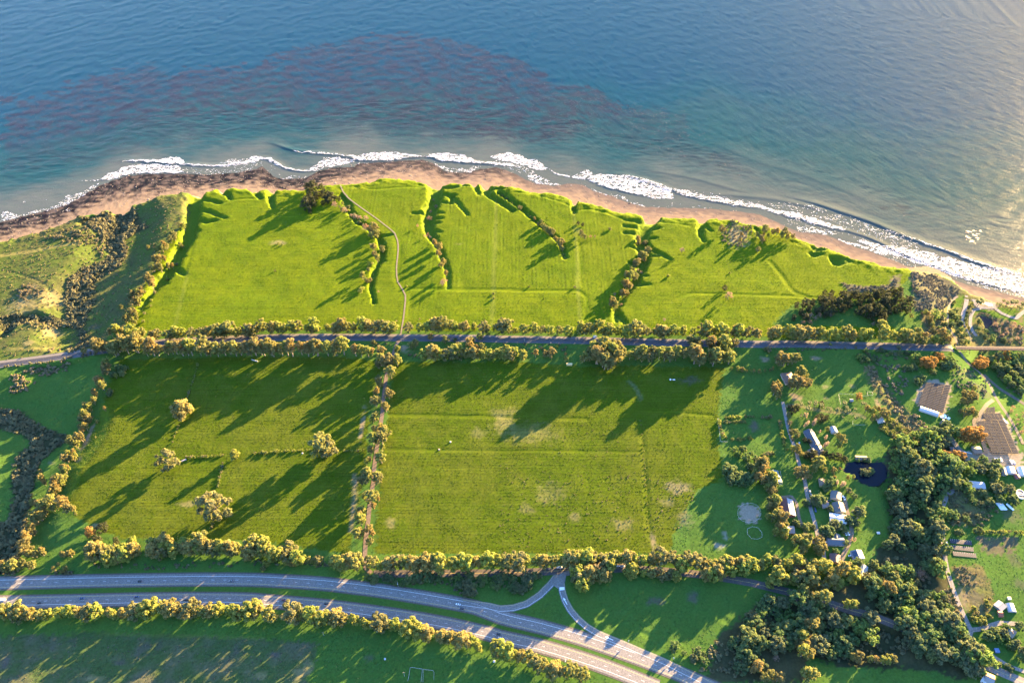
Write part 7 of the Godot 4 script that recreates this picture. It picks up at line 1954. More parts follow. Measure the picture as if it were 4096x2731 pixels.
	["euc","hedgerow_tree","olive-gold tree in the winding western tree line beside the scrubby creek","tree","western tree line beside the creek",[-498.6,-0.4,14.3,352,4,-501,1,12,282,2,-496.4,10.6,15.2,232,5,-495.2,12.9,11.6,28,5,-492.8,6.9,14.4,302,2,-494.1,11.5,12.2,245,0,-496,32.1,19.6,267,2,-497.2,33.6,10.9,49,2,-490.9,37.4,14.9,20,0,-490.2,38.7,16.9,325,1,-496.7,47.9,15.1,56,2,-495.7,49.2,9,49,5,-494.9,59.1,14,14,3,-495.1,56.3,10.2,219,4,-498.1,65,13.1,238,4,-496,68.9,7.3,344,1,-501.5,66.7,14.4,106,3,-498.4,68.5,14,195,4,-498.7,78.5,18.6,327,1,-494,83.1,14.5,21,5,-499.6,83.4,15.4,203,3,-495,83.2,10.8,123,5,-500.6,91.6,10.5,244,3,-498.7,88.1,10.7,339,2,-493,94.9,15.9,142,0,-495.7,99.6,12.3,79,2,-496.9,109.4,13.4,241,5,-497,109.9,11.9,40,4,-492.5,111,18,306,5,-496.8,110.3,16.3,257,0,-499.2,117.3,19.7,185,3,-495.9,116.2,13.8,202,0,-494.2,120.4,15.1,20,1,-498.8,115.8,14,165,0,-498.1,134.4,15.7,319,4,-493.2,131.4,12.5,127,2,-498.9,139,15.2,274,5,-503.8,136.5,12,188,2,-491.4,139,12.5,217,0,-492.8,137.2,10.3,327,1,-490,135.9,11.6,160,4,-490.6,138.8,8.6,93,1,-497.7,152.5,13.8,247,3,-494.3,153.4,14.1,274,2,-494.1,155.5,13.2,123,1,-494.2,155.4,13.7,26,4,-496.1,170.2,18.5,141,3,-491.4,172.2,11.4,344,4,-492.3,167.3,11.7,77,1,-491.4,162.8,8.3,168,4,-498.6,173.2,18.4,113,2,-497.9,171.5,9.6,355,0,-496,169.6,17.8,51,3,-498.3,169.6,12,190,1,-497.8,176.5,13.5,201,0,-494.1,179.2,16.1,130,2,-497.5,185,14.5,286,1,-495.7,183,16.6,183,5]],
	["euc","hedgerow_tree","pale tree in the thick grove where the western tree line nears the highway","tree","thick grove at the southern end of the western tree line",[-504.6,200,16.5,257,2,-509,198.4,12.9,173,2,-497.1,205,20.2,358,1,-500.7,200,15.4,160,4,-491.9,200,20.4,211,1,-493.9,198.1,14.9,337,2,-484.4,205,10.8,332,4,-487.6,205.8,11.2,278,3,-478.5,201.7,20,301,2,-474.5,199.4,9,59,2,-468.3,206.6,10.3,17,3,-471.3,207.6,13.4,70,5,-464.9,208.2,10.3,17,0,-461.8,212,7.8,67,4,-496,211.5,11.9,116,0,-498.9,209.7,15.1,145,5,-498.3,216.3,14,310,0,-502.5,217.5,18.6,143,3,-502.7,219.6,13,114,5,-497.8,215.1,16.1,118,0,-515.1,195,10.6,190,0,-516.5,193.7,10.3,311,1,-501.1,230.7,16.9,119,5,-499.9,233.8,9.6,233,5,-501,241.6,20.8,163,2,-502.3,241.9,10.6,200,0,-498.7,250.9,18.3,130,5,-501.4,253.4,8.2,48,0,-493.1,260,13,279,2,-488.7,258.6,8.9,265,1,-489.1,261.5,14.1,255,3,-484.3,261.4,11.8,288,3,-498.4,258.4,15.6,9,5,-496.1,254.1,10.9,311,0,-491.7,271.9,12.8,326,3,-487.3,273.2,8.5,94,3,-483.9,274.8,12.7,117,3,-482.4,272.8,11.1,205,1,-498,276.3,18.5,276,1,-494.7,274.1,11.2,320,1,-508.5,273.4,15,344,1,-507.7,277.2,12.1,129,3,-514.5,271.9,16,358,2,-512.6,274.9,11.3,48,2,-456.7,261.5,10.2,264,0,-454.2,261.1,9.1,231,5,-448.6,261.5,12.3,317,0,-447.8,258.5,6.9,48,4,-460.6,276.3,8.3,154,0,-458.3,271.8,6.9,39,3,-448.1,277.8,10.3,189,0,-451.3,279.6,6.5,180,0,-477.5,260,11.2,302,0,-479,257.1,12.5,263,2]],
	["euc","hedgerow_tree","small lone tree standing in the hollow west of the western tree line","tree","small trees west of the western tree line",[-523.7,154,8.7,96,0,-515.5,167.3,7.8,284,2,-533,-20.1,10.9,117,0,-481.2,19.6,8.9,195,4,-481.7,40.9,6.3,147,5,-478,70.1,9.2,143,2,-483.2,85.9,7,137,1,-477.4,108.6,3.9,138,3,-518.3,164.4,14.4,323,5,-513.4,169.6,8.2,218,2]],
	["oak","round_shrub_tree","dark rounded tree in the shade just east of the western tree line","tree","dark trees shaded by the western tree line",[-481.2,6.9,9.9,356,1,-474.9,5.1,6.9,223,0,-476.1,14.2,7.2,249,2,-486.4,16,8.5,240,3,-480.6,46.2,7,268,3]],
	["wind","roadside_tree","golden eucalyptus in the ragged clumps between the left field and the highway","tree","eucalyptus clumps above the highway beside the left field",[-390.6,246.3,12.5,213,3,-393.2,247.6,10.2,256,3,-418.6,258.4,19.2,237,2,-422.9,261.4,22.7,275,2,-409.9,264.5,21.2,259,4,-409,265.2,15.8,272,2,-404.1,261.5,19.1,292,1,-402.4,258,13.3,341,0,-396.9,258.4,16.1,310,3,-400.7,255,10,128,4,-391,264.5,18.3,31,3,-393.1,263.9,13.7,263,1,-385.2,256.9,16.7,244,2,-385.3,258.5,17.3,288,2,-398.1,267.4,12.9,205,0,-397.2,265.5,15.2,92,2,-404.4,268.9,16.5,229,0,-407.3,268.2,19.7,133,0,-363.1,258.4,18.8,15,2,-358.4,257.8,14.6,85,4,-355.5,261.5,17.1,351,4,-356.8,263.1,9.3,272,3,-350.9,253.9,17.1,336,0,-354.8,254.5,18.4,157,3,-345,255.4,12.7,143,1,-344.9,258.7,15.7,144,0,-356.2,249.3,20.2,105,2,-353.5,252,9.7,27,0,-368.5,253.9,12,31,1,-367.9,249.5,14.4,173,0,-430.8,258.4,11.3,269,4,-434.4,257.5,7.8,115,1,-334.6,253.9,13.9,355,2,-334.4,249.8,15.6,107,3,-327.4,255.4,17.9,18,2,-329.9,254.2,14.9,109,1,-319.3,255.4,15.8,134,3,-317.7,257.5,13.2,123,3,-312.9,253.9,22.2,18,2,-317.8,249.6,23.5,12,1,-304,256.9,18.4,255,4,-302.9,256,15.2,73,1,-296.2,255.4,19.5,17,0,-293.1,255.4,13.3,265,1,-287.7,256.9,20.3,242,2,-284.7,257.3,14.9,257,4,-281.3,255.4,12.5,282,0,-282.1,257,14,246,1,-262.3,255.4,25.9,48,1,-258.9,253.4,15.9,114,4,-256.6,256.9,18.1,92,4,-253.2,253.5,22.4,140,0,-267.2,264.5,7.5,56,2,-269.9,264.9,5.5,262,3,-263.8,256.9,16.6,13,2,-267.5,261.2,20.4,189,2,-255,260,13.9,281,0,-258,257.8,14.4,272,1,-247.2,258.4,14.2,321,1,-246.4,256.4,10.5,0,1,-239.3,264.5,22.1,236,0,-242.6,263,13,131,0,-228.5,264.5,18.4,24,4,-229,266.9,11.6,141,0,-221.5,265.9,15.5,35,1,-222.4,269.3,11.6,264,2,-215.9,267.4,20.1,119,3,-217.9,265,9.6,55,2,-228,260,15.1,168,1,-227.3,255.4,16.9,102,4,-205.1,267.4,9.3,45,1,-202.9,267.8,6.3,38,0,-195.7,267.4,11,284,4,-198.6,269.9,6.2,302,0,-248.6,271.9,9.3,224,0,-250.7,275.8,6.8,84,4]],
	["syc","orange_tree","bright orange-leaved tree at the corner of the left field near the highway","tree","orange tree at the field corner",[-436.8,237,13.7,184,0]],
	["cyp","dark_conifer","dark green conifer clumped beside the bright orange tree","tree","dark conifers beside the orange tree",[-426.2,247.8,16,26,1,-426.5,230.7,12.4,14,2,-407.6,246.3,11.4,62,1]],
	["wind","roadside_tree","eucalyptus in the long golden row between the frontage road and the big field","tree","long eucalyptus row along the frontage road",[-178.7,270.6,13.1,71,1,-172.4,274.1,20.6,24,0,-163.7,270.6,19.1,179,2,-156.6,273.9,22.7,229,1,-141.4,272,16.3,107,1,-132.6,275.5,13.7,127,3,-124.1,273.4,16.1,31,2,-116.5,272.3,18.2,146,4,-108.9,271.3,15.5,245,0,-99.6,274.2,19.8,140,2,-96.6,273.9,18.9,80,4,-86.1,274.1,24.7,111,2,-77.5,273.3,20.5,355,1,-72.9,274,24.5,140,0,-63.7,271,11.5,340,3,-57.2,273.8,19.2,265,0,-47.5,273.7,23.1,271,3,-44.8,271.3,16.7,91,3,-36.2,271.1,15.3,159,2,-29.4,270.6,17.7,227,3,-22.4,272.7,23.5,21,3,-13.8,270.9,18.9,6,0,-7.3,274,17.2,270,1,-5.9,269.7,17.8,14,4,-2.7,274.1,16.8,129,1,6.5,272.4,23.8,34,4,13.5,271.3,17.6,290,0,24.5,270.4,16.7,63,0,32,271.2,18.1,338,2,42,271.2,16.6,121,1,49.9,269.3,15.2,264,3,59.7,270.1,22.3,48,2,62,269.1,22.6,24,0,74.2,267.3,21.4,208,3,76.9,269.5,17.1,282,1,83,265.9,16.2,271,4,85.7,266.4,13,12,3,96.2,269.6,16,253,3,98.1,269.6,15.9,24,4,103.1,267.1,18.1,218,1,107.2,267,14.8,204,0,117,266.4,18,25,2,121.4,267.2,15,275,3,129.2,268.7,12.1,160,4,132.4,268.5,13.5,193,3,141.3,267.9,12.5,226,2,149,266.2,20.8,82,4,160,265.7,16.3,302,4]],
	["wind","hedgerow_tree","tree in the thick belt between the paddock and the sloping frontage road","tree","thick tree belt beside the paddock",[167.6,271.7,12.1,201,2,174.5,269.9,21.7,331,4,179.7,271.4,13.4,74,0,186.6,270.9,19.5,269,4,193.9,273.7,13.2,58,2,208.4,275.2,17.3,15,1,215.5,271.1,16.5,10,3,218.4,273.2,16.3,308,2,230.5,273.1,17.5,356,2,234.7,272.9,17.7,295,1,240.5,275,18.6,90,3,249.4,273.2,12.1,7,1,195.3,279.3,12.5,116,4,201.7,277.1,16,276,1,212.6,277,10.5,127,0,213.7,279.8,15.7,340,3,219.3,281.7,16.3,229,3,230.8,278.8,18.3,258,3,257.2,269.5,14.7,344,3,264.4,268.3,13.9,306,4,269.1,274.7,13.2,202,4,275,276.1,19.1,27,0,286.8,270.8,18,164,0,294,273.4,13.8,67,4,301.9,277,17.6,43,1,310.1,278,21.4,220,0,317.8,284.5,14.9,33,1,330.6,280.1,21.6,36,2,336.4,284.6,12.9,106,3,338.9,287.5,20.8,276,0,350.8,288.4,9.9,245,4,352.1,287.3,13.1,354,4,255.9,293,15,293,0,264.6,287.9,20.3,320,0,272.7,290.5,12.8,297,2,278.5,290.5,14,23,0,281.8,287.4,15.7,191,4,284.7,289.4,17.2,335,4,294.2,288.7,21.4,32,1,297.7,295.7,15.8,318,2,306.6,296.7,12.3,341,4,317.2,292.8,16.9,248,2,323.5,295.5,15.3,92,0]],
	["wind","tall_garden_tree","rounded golden tree beside the parked vehicles at the ramp junction","tree","rounded trees beside the parked vehicles",[67.3,287.9,20,230,4,71.9,289.3,15,215,3,73.7,290.8,13.4,24,0,69.5,286.5,15.9,233,4,69.4,296.5,18.2,98,3,66.2,292.5,11.7,248,3,64.8,285,20.8,316,3,63.2,288.4,12.8,81,1,76.7,285,19.2,241,2,78,288.5,8.7,281,4,98.6,276.3,18.7,94,0,95,272.3,18.4,234,4,92.6,285,15.8,22,2,87.8,288.6,13,130,1,85.9,286.5,10.1,283,2,84.6,283.1,12.6,327,1,121,279.2,15.9,137,0,118.2,276.2,12.1,131,3,115.4,282.1,12.1,2,0,117,285.5,7.5,157,0,131.3,282.1,9.9,199,3,127.2,278.3,8.2,83,3,140.6,282.1,9.6,68,2,139.2,281.8,11.9,25,1,147.2,282.1,13.7,77,4,150.9,286.8,10,339,4,157.7,283.6,10.6,187,4,161.3,280.7,8.2,332,3,170.6,276.3,20.6,47,3,171.9,272.3,15.2,24,3,162.8,285,12.3,64,0,164,288.1,12.3,247,0,199.6,286.5,18.3,84,3,201.3,282.9,12.8,319,2,204.1,283.6,20.2,308,2,205.6,285.1,11.5,165,0,194.5,285,16.1,306,2,193.9,281.4,13.2,209,0]],
	["oak","round_shrub_tree","dark bushy tree in the thicket between the frontage road and the exit ramp","tree","dark thicket trees beside the exit ramp",[-145.2,285.1,7,300,1,-137.1,287.7,8.1,97,2,-127.5,286.4,5.1,148,5,-122.5,286.7,8.3,339,3,-115.5,291.5,6.1,295,0,-108.6,292.4,7.2,271,1,-102.7,288.6,8.7,190,2,-95.6,286.5,9.6,184,0,-92.8,287.4,7.6,190,5,-85.7,285.4,10.7,346,1,-79.2,286.5,7.9,91,3,-72.2,288,7.3,92,1,-52.9,294.7,7.8,195,3,-45,295.8,11.4,83,5,-39.7,294.9,8,177,2,-29.6,292.5,5.5,77,2,-19.4,293.9,6.4,318,4,-15,295.8,5.8,209,2,-45.2,303,6.9,133,5,-39.9,302.1,10.3,231,5,-61,287.5,5.1,29,0,-53.8,287,7.7,120,4,-52.6,286.2,6.4,269,2,-41.5,284.6,8.8,95,2,-32.4,286.2,6.7,250,2,-26.8,288.1,7.7,118,4,-17.3,286.3,6.5,334,4,-12.7,289.1,10,302,3,-8,284.6,6.8,79,2,0.6,286.8,7.5,163,1,3.7,294.4,7.8,112,5,12.7,290.2,7.4,22,3,15.1,288.2,10.2,257,5,16.7,286.6,8,113,5,22.6,283.9,8.1,113,2,27.5,283.3,6.2,54,5,-1.5,296.5,6.7,240,1,3,299.2,9,337,3,9.8,299,8.2,160,5,16,294.8,9.9,37,3]],
	["euc","gully_tree","gnarled tree in the western gully between the scrubland and the largest bluff field","tree","trees of the western bluff gully",[-478,-272.4,14.1,47,4,-481.7,-272.7,8.6,24,5,-483.3,-244.5,14.8,30,3,-481.3,-242.3,10.1,327,5,-474.9,-237,9.4,25,1,-471.7,-236,7.9,139,3,-486,-237,13.9,320,3,-481.3,-240.9,12.2,321,3,-489.8,-222.3,16.9,217,2,-487.2,-223.4,11.2,269,3,-491.6,-217.5,13.5,121,1,-496.3,-217.3,11.5,351,4,-484.6,-198.3,10.6,268,2,-482.7,-196.7,6.3,83,2,-477.3,-188.9,12.6,218,0,-472.7,-190.6,11.7,95,2,-488.6,-196,13.5,141,2,-492.5,-198.7,11.2,228,4,-495.6,-193.6,13.2,331,0,-490.7,-191.3,15.5,91,5,-491.8,-175,12.4,110,1,-491.4,-176.6,10.6,303,2,-486.3,-177.3,12.9,337,5,-482.6,-176.9,16.9,303,3,-491.9,-154.5,16,166,5,-488.2,-157.4,10.6,36,2,-486.2,-145.6,19.3,9,2,-490.5,-149.9,11.7,166,3,-495.1,-130.2,12.6,136,5,-493.8,-126.2,12.2,264,2,-498.3,-125.8,14,329,4,-497.4,-122.6,12.1,149,5,-505.7,-125.8,10.4,195,5,-503.8,-129.6,8.6,212,3,-507.4,-121.5,9,359,1,-507.1,-118.3,9.2,80,5,-495.4,-106.6,11.1,132,5,-496,-107.7,15.2,72,2,-493.1,-108.7,16.6,350,3,-492.6,-108.7,11.4,344,4,-495.4,-87.7,13.2,6,5,-494.9,-85.1,13.5,332,1,-490.4,-85.6,16.7,306,5,-486.4,-81.1,13.6,201,1,-516.4,-227.2,7.9,157,0,-517.2,-226.2,6.2,151,4,-504.7,-224.7,8.8,19,0,-501.6,-220.7,6.6,193,1,-489.5,-73.4,11.5,217,1,-484.8,-71.1,9.3,213,1,-497.4,-75.4,14.8,333,0,-497.5,-80.4,13.6,323,4,-513.9,-102.3,9,51,3,-517.2,-105.2,6.4,259,1]],
	["shrub","grey_shrub","small grey shrub on the field side of the western gully","shrub","grey shrubs beside the western gully",[-479.3,-132.4,4.5,128,3,-477,-106.6,3.3,78,0,-479.4,-117.2,3.8,44,2,-480.7,-91.9,3.7,158,3,-470.9,-199.5,3.8,186,3,-474.5,-168.1,3.8,60,0,-477.8,-77.4,3.8,25,0]],
	["cyp","dark_conifer","dark conifer in the clump at the bluff edge beside the sandy path","tree","dark conifer clump at the bluff edge",[-311.1,-361.6,14,126,2,-303.9,-358.7,19,167,2,-305,-344.7,12,282,1,-306.1,-330.8,15.6,331,1,-305.5,-317.2,19.5,56,2,-298,-322.6,18.6,341,0,-298.7,-306.5,11.9,244,1,-294,-339.1,18.1,243,1,-290.7,-361.6,12.9,56,2,-289.8,-344.7,12.4,41,0,-280.5,-339.1,18.8,158,1,-273,-333.6,17.7,125,2,-277.2,-328.1,14.3,117,1,-266.7,-336.4,8.9,91,2,-259.9,-336.4,9.2,282,1,-283.4,-325.4,8.4,288,0]],
	["euc","gully_tree","tree in the brushy gully west of the winding sandy path","tree","trees of the gully west of the sandy path",[-253,-322.6,9,328,4,-204.7,-264.7,14.4,320,2,-199.2,-259.6,22.6,57,5,-195.2,-252,16.8,27,1,-201,-247,11.7,290,1,-184,-222.3,12.4,78,3,-191.6,-205.5,13.3,264,5,-187.7,-198.3,15.1,38,1,-194.8,-219.9,12.7,331,0,-203.1,-159,14.2,53,1,-196.3,-152.3,8.4,178,5,-193,-156.8,9.1,33,5]],
	["bare","bare_tree","rust-brown half-bare tree in the brushy gully west of the sandy path","tree","rusty trees west of the sandy path",[-264.3,-319.9,10,351,0,-257.2,-317.2,5.9,14,1,-247.5,-306.5,10,40,0,-238.5,-301.1,6.1,128,0,-231.2,-295.8,10.2,156,1,-224,-290.6,8.1,173,0,-213.6,-285.3,11.4,63,0,-211.1,-264.7,11.5,225,2,-179.1,-133.5,3.5,190,2]],
	["shrub","olive_shrub","rounded olive shrub lining the brushy gully west of the sandy path","shrub","olive shrubs west of the sandy path",[-251.5,-311.8,7.4,197,0,-244.9,-311.8,6.5,216,2,-231.9,-301.1,5.9,53,0,-223.4,-285.3,6.6,51,1,-217.8,-280.1,4.9,232,0,-246.3,-322.6,5.8,254,1,-198.8,-227.2,6.4,147,3,-195.7,-186.6,8,221,2,-197.7,-177.3,5.4,357,1,-203.1,-134.6,7.1,295,2,-202.2,-139,5.8,94,2]],
	["euc","gully_tree","slim eucalyptus on the shaded east side of the gully beyond the sandy path","tree","slim trees east of the sandy path",[-109.8,-232.1,15.3,175,2,-102.1,-222.3,18.6,177,0,-102.6,-205.5,14.6,206,2,-95.6,-191.3,13.5,336,0,-97.4,-181.9,11.4,135,0,-90.3,-165.8,13.6,317,2]],
	["bare","bare_tree","bare pinkish tree in the deep gully east of the sandy path","tree","bare trees of the gully east of the sandy path",[-119.6,-347.5,4.7,132,0,-115.1,-330.8,6.4,77,2,-121.8,-317.2,6,74,2,-122.2,-298.5,8.5,153,2,-122,-259.6,6.7,99,2,-118.4,-254.5,6.2,342,1,-124.5,-249.5,5.2,301,2,-91.8,-150.1,9.2,216,2,-94.5,-145.6,10.3,337,1,-137.4,-272.4,5.7,89,2,-149.9,-77.4,3.5,172,0,-119.8,-81.5,3.6,284,0]],
	["euc","gully_tree","tree on the crest of the narrow gully amid the middle bluff fields","tree","trees of the narrow middle gully",[12.1,-318.8,9.4,216,5,0.4,-332.5,5.4,104,4,38.6,-276.5,8.5,293,0,42.7,-279.1,14.5,93,1,47.3,-268.8,12.7,170,1,52,-263.6,13,79,4,57.5,-258.6,13.7,22,3,53.6,-261.1,14.1,159,0,62.5,-241,11.2,112,0,67.2,-238.5,11,166,4,69.3,-231.1,16.7,57,5,71.4,-223.8,9.2,320,1,33.2,-293.5,8.3,169,2,26.8,-300.1,5.7,35,3]],
	["shrub","olive_shrub","low shrub in the head of the narrow middle gully","shrub","low shrubs in the narrow middle gully",[-14.8,-354.8,4.3,58,0,-8,-346.4,4.6,353,1,75.3,-204.5,3.4,118,1,72.5,-214.1,2.8,73,0]],
	["euc","gully_tree","tree in the broad gully that divides the eastern bluff fields","tree","trees of the broad eastern gully",[180.9,-246,13.7,163,2,181.6,-241.5,8.8,341,5,190,-241,9.3,344,5,191.7,-242.4,8.2,348,1,192.6,-221.3,13.8,211,3,187.7,-220.8,8.9,42,1,184.7,-206.9,16.7,333,1,186.5,-204.8,7.6,153,2,180.3,-209.3,14.2,3,3,178.8,-207.2,9.3,206,1,173.9,-192.7,13.8,75,0,171.6,-188.9,11.8,347,3,170.6,-190.3,12.4,214,5,175.4,-194.2,12.7,53,2,155.6,-162.7,12,9,0,160.6,-161.4,11.2,261,4,161.7,-162.7,15.8,133,4,158.1,-166.1,9.4,288,1,168,-164.9,14.2,34,3,167.1,-164.5,6.9,152,1,153.7,-142.5,20.2,2,2,151.2,-146.6,12.4,120,0,158.5,-144.7,13,241,0,158,-144.7,14.8,65,0,148,-129.3,15.4,271,2,149.5,-130.1,10.1,337,1,152.7,-131.5,12.6,155,0,154.8,-132.2,8.1,44,5,131.2,-105.7,17.8,56,5,134.1,-107.9,8.4,187,5,135.4,-103.6,16.9,183,1,132.7,-106.5,10.8,86,3,167.6,-176.4,8.2,80,3,163.6,-177.3,8,131,1]],
	["bare","bare_tree","small reddish bare tree in the broad eastern gully","tree","reddish bare trees of the broad eastern gully",[174.5,-183.3,5.3,80,1,178.6,-178.7,6,24,0,145,-112.1,4.8,356,2,163.6,-151.4,4.7,175,0,137.4,-127.1,5.8,202,1]],
	["euc","gully_tree","squat tree beside the tan bush in the bluff field","tree","squat trees beside the tan bush",[99.6,-248.5,11.1,336,3,104.1,-243.5,10,24,3,100,-256,8.9,246,5]],
	["bare","tan_bush","wide tan bush standing alone in the bluff field","bush","tan bush in the bluff field",[112.4,-248.5,4.8,354,2,118.8,-248.5,4.4,257,0]],
	["cyp","dark_conifer","dark little tree casting a double shadow near the bluff edge notch","tree","dark little trees near the bluff edge notch",[96.4,-279.1,5.9,115,0,102.7,-275.2,6.4,341,1]],
	["bare","lone_tree","bare-crowned grey tree alone in the bluff field east of the broad gully","tree","lone trees of the eastern bluff field",[239,-215.3,9.5,250,1]],
	["cyp","lone_tree","dark flat-topped tree beside the field track near the eastern bluff","tree","lone trees of the eastern bluff field",[286,-138.1,9.5,297,0]],
	["bare","lone_tree","pale grey bare tree just below the field track near the eastern bluff","tree","lone trees of the eastern bluff field",[287.5,-120.7,12.9,157,0]],
	["bare","lone_tree","small grey tree alone just above the railway windbreak","tree","lone trees of the eastern bluff field",[197.7,-78.7,5.6,195,1]],
	["shrub","grey_shrub","pale dry shrub dotted over the bluff fields","shrub","pale dry shrubs of the bluff fields",[213.9,-166.1,3.9,55,2,23.7,-144.7,2.7,137,1,42.7,-120.7,1.7,127,2,84.6,-142.5,3.5,327,3,141.8,-266.2,4.1,341,1,298.8,-171.8,2.3,261,1,-25,-130.2,2.8,211,1,-24.1,-121.5,3.5,46,0,-142.6,-144.5,3.2,66,2,-332.9,-234.6,3,253,2,-326.4,-176.1,2.7,333,3,-326.9,-232.1,2.8,298,0]],
	["euc","gully_tree","dark olive tree on the scrubby hollow at the eastern bluff edge","tree","trees of the scrubby hollow at the eastern bluff edge",[302.1,-258.6,14.5,173,5,328.4,-248.5,10.6,262,2,324.5,-236,10.7,163,0,350.8,-248.5,10.9,264,1,346,-216.5,9.7,353,3,355.7,-241,11.9,243,5,361.2,-250,9,197,2,367,-247.5,9.1,346,4,364.3,-257.5,16.1,109,1,375,-255,11.8,259,5,381.5,-255,13,132,2,386.2,-247.5,11.7,15,1,390.5,-252.5,16,312,3,396.4,-250,9.7,55,5,401.7,-245,9.5,101,5,393.1,-242.5,12.2,306,0,356.5,-235.1,10.3,278,2,363.8,-262.6,9.9,97,4]],
	["cyp","dark_conifer","broad dark conifer in the eastern grove above the railway windbreak","tree","dark conifer grove above the railway windbreak",[425.7,-103.5,19.1,102,2,489.1,-106,17.7,123,2,475.2,-90.1,19.7,4,1,409.3,-113.2,14.1,287,1,399,-92.2,11.8,300,1,457.3,-106.6,12.7,343,0,446.2,-117.5,9.8,132,0,395.5,-107.2,13.2,31,1,505.4,-110.9,12.7,186,2,365.6,-80.8,10.9,224,1,465.8,-81.8,13.8,118,0,502.9,-94.3,10.8,248,0,438,-112.5,19,12,2,374.7,-104,11.1,245,1,433,-96.5,12.9,239,0,408.5,-85.9,12.4,186,1,388,-96.3,13.4,14,1,443.4,-103.9,12.8,184,0,416.4,-90.7,17,186,0,422.2,-117.9,12.4,78,1,415.1,-106.2,16.6,121,1,472.7,-99.8,13.9,7,1,464.4,-116.8,13.2,196,0,452.4,-90.6,14.3,347,0,492.3,-93,11.2,345,0,377.3,-90.8,12.5,231,1,511.2,-100.2,13.9,270,0,517.1,-94.1,13.5,290,1,522.4,-108.8,15.7,108,2,484.2,-88.3,12.8,63,0,493.5,-113.3,16.9,153,2,461.8,-90,19.7,29,2,380.6,-81.8,11.7,45,2,474.1,-72.3,15.3,214,1,484.3,-118.6,9.5,332,1,501.3,-102.7,12.2,166,0,440,-123.3,12.6,52,2,406.6,-97.1,15.1,47,1,454.4,-119.8,15.7,156,2,480.5,-80.1,14.4,37,2,511.5,-117.2,17.2,15,2,472.7,-109.1,13.5,62,2,386.3,-105.3,15.8,181,1]],
	["cyp","dark_conifer","narrow dark conifer in the straight hedge behind the eastern grove","tree","straight dark hedge behind the eastern grove",[417.3,-127.4,10,186,0,426.9,-128.5,9.1,112,0,444.6,-122.9,12,53,1,452,-121.5,14.1,32,0,459.4,-122,8.9,178,0,467.8,-122.9,11.3,86,0,475,-122.7,8,255,1,479.1,-123.7,15.1,327,0,485.1,-123,11.3,91,2,489.5,-123.8,16,159,0,495.7,-124,12.5,310,1,501.6,-125.6,10.9,354,2,505.4,-127.8,15.6,348,1,512,-128.6,9.8,291,2,517.3,-129.3,13.9,337,2]],
	["bare","bare_tree","bleached dead tree at the inland edge of the dark eastern grove","tree","bleached trees at the edge of the dark eastern grove",[382.8,-86.1,7.9,2,1,388.1,-84,9.1,262,0,392.9,-79.9,8,78,1,384.2,-73.8,7.5,304,2,400.2,-86.1,7.8,340,0,414.7,-86.1,8.1,39,1,375,-71.7,7.5,180,0,465.1,-69.7,7.2,73,1]],
	["euc","gully_tree","yellow-green tree on the slope between the dark grove and the creek path","tree","yellow-green trees above the creek path",[538.9,-84,12,352,2,538.4,-73.8,14.1,99,5,537.4,-88.1,11.4,157,4,538.5,-65.7,11,47,1,541.6,-45.8,20,62,2,546.6,-43.9,15.7,171,3,536,-41.9,14.7,131,0,548.2,-36.2,15.9,331,2,514.6,-49.7,16,120,1,523.2,-45.8,12.3,48,2,471.3,-61.7,19.1,294,4,518.6,-84,8.4,74,1]],
	["palm","palm_tree","stout palm standing alone on the grey scrub slope","tree","lone palm on the grey slope",[542.7,-135,7.6,354,1]],
	["palm","palm_tree","tall slim palm lining the beach car park","tree","palms along the beach car park",[621.6,-119,12.7,255,1,623,-117.6,14.4,346,0,659.7,-124.6,7.7,296,1,662,-119,9.2,89,1,667.7,-119,11.8,283,0,672.9,-119,11.2,318,0,682.5,-119,10.5,8,1,652.6,-118.1,7.2,28,1,656.4,-116.2,5.1,175,1,659.9,-115.3,5.9,305,1,665.8,-112.6,5.3,305,0,675.1,-113.5,7.7,280,1,676.5,-110.8,9,268,1,683,-117.2,6.3,98,0,651.3,-122.7,4.4,280,0]],
	["shrub","olive_shrub","dark shrub along the creek channel beside the beach car park","shrub","shrubs along the creek channel",[596.3,-127.2,4.7,125,1,592.3,-122,3.6,122,2,619.2,-124.6,3.2,226,2,614.6,-119,4.4,39,1,611.2,-113.5,3.1,185,1,607.9,-108,5.1,321,3,603.3,-100.8,3.4,31,2,599.1,-92.7,3.9,21,1,596.6,-84.6,3.2,306,0,597.5,-78.5,3.6,321,1]],
	["oak","round_shrub_tree","olive round-crowned tree in the willow thicket between the creek and the lagoon","tree","thicket trees around the lagoon",[583.2,-92.4,8.5,294,0,573.1,-81.5,6.8,193,4,580.5,-100.5,7.1,297,2,578.5,-57.5,6.3,212,3,582.8,-70.4,7.3,296,4,573.3,-47,5.6,290,5,587.8,-106.1,7.6,1,0,586.3,-82.8,7.6,6,3,575.2,-65.2,6,38,3,591.3,-96.8,5.2,250,0,586.2,-62.9,5.4,210,0,581.9,-48.5,6.5,171,1,570.3,-74,8.7,56,3]],
	["oak","round_shrub_tree","golden-brown bushy tree in the thicket below the lagoon","tree","bushy trees below the lagoon",[607.2,-68.3,4.2,80,5,617.9,-54.1,8.4,57,1,609.7,-76.3,4.2,137,1,614.1,-88.1,7.6,246,2,623.3,-62.9,4.6,117,1,612.1,-60.9,5.7,265,3,632.1,-54.1,7.7,28,3,616.5,-71.3,5.4,295,1]],
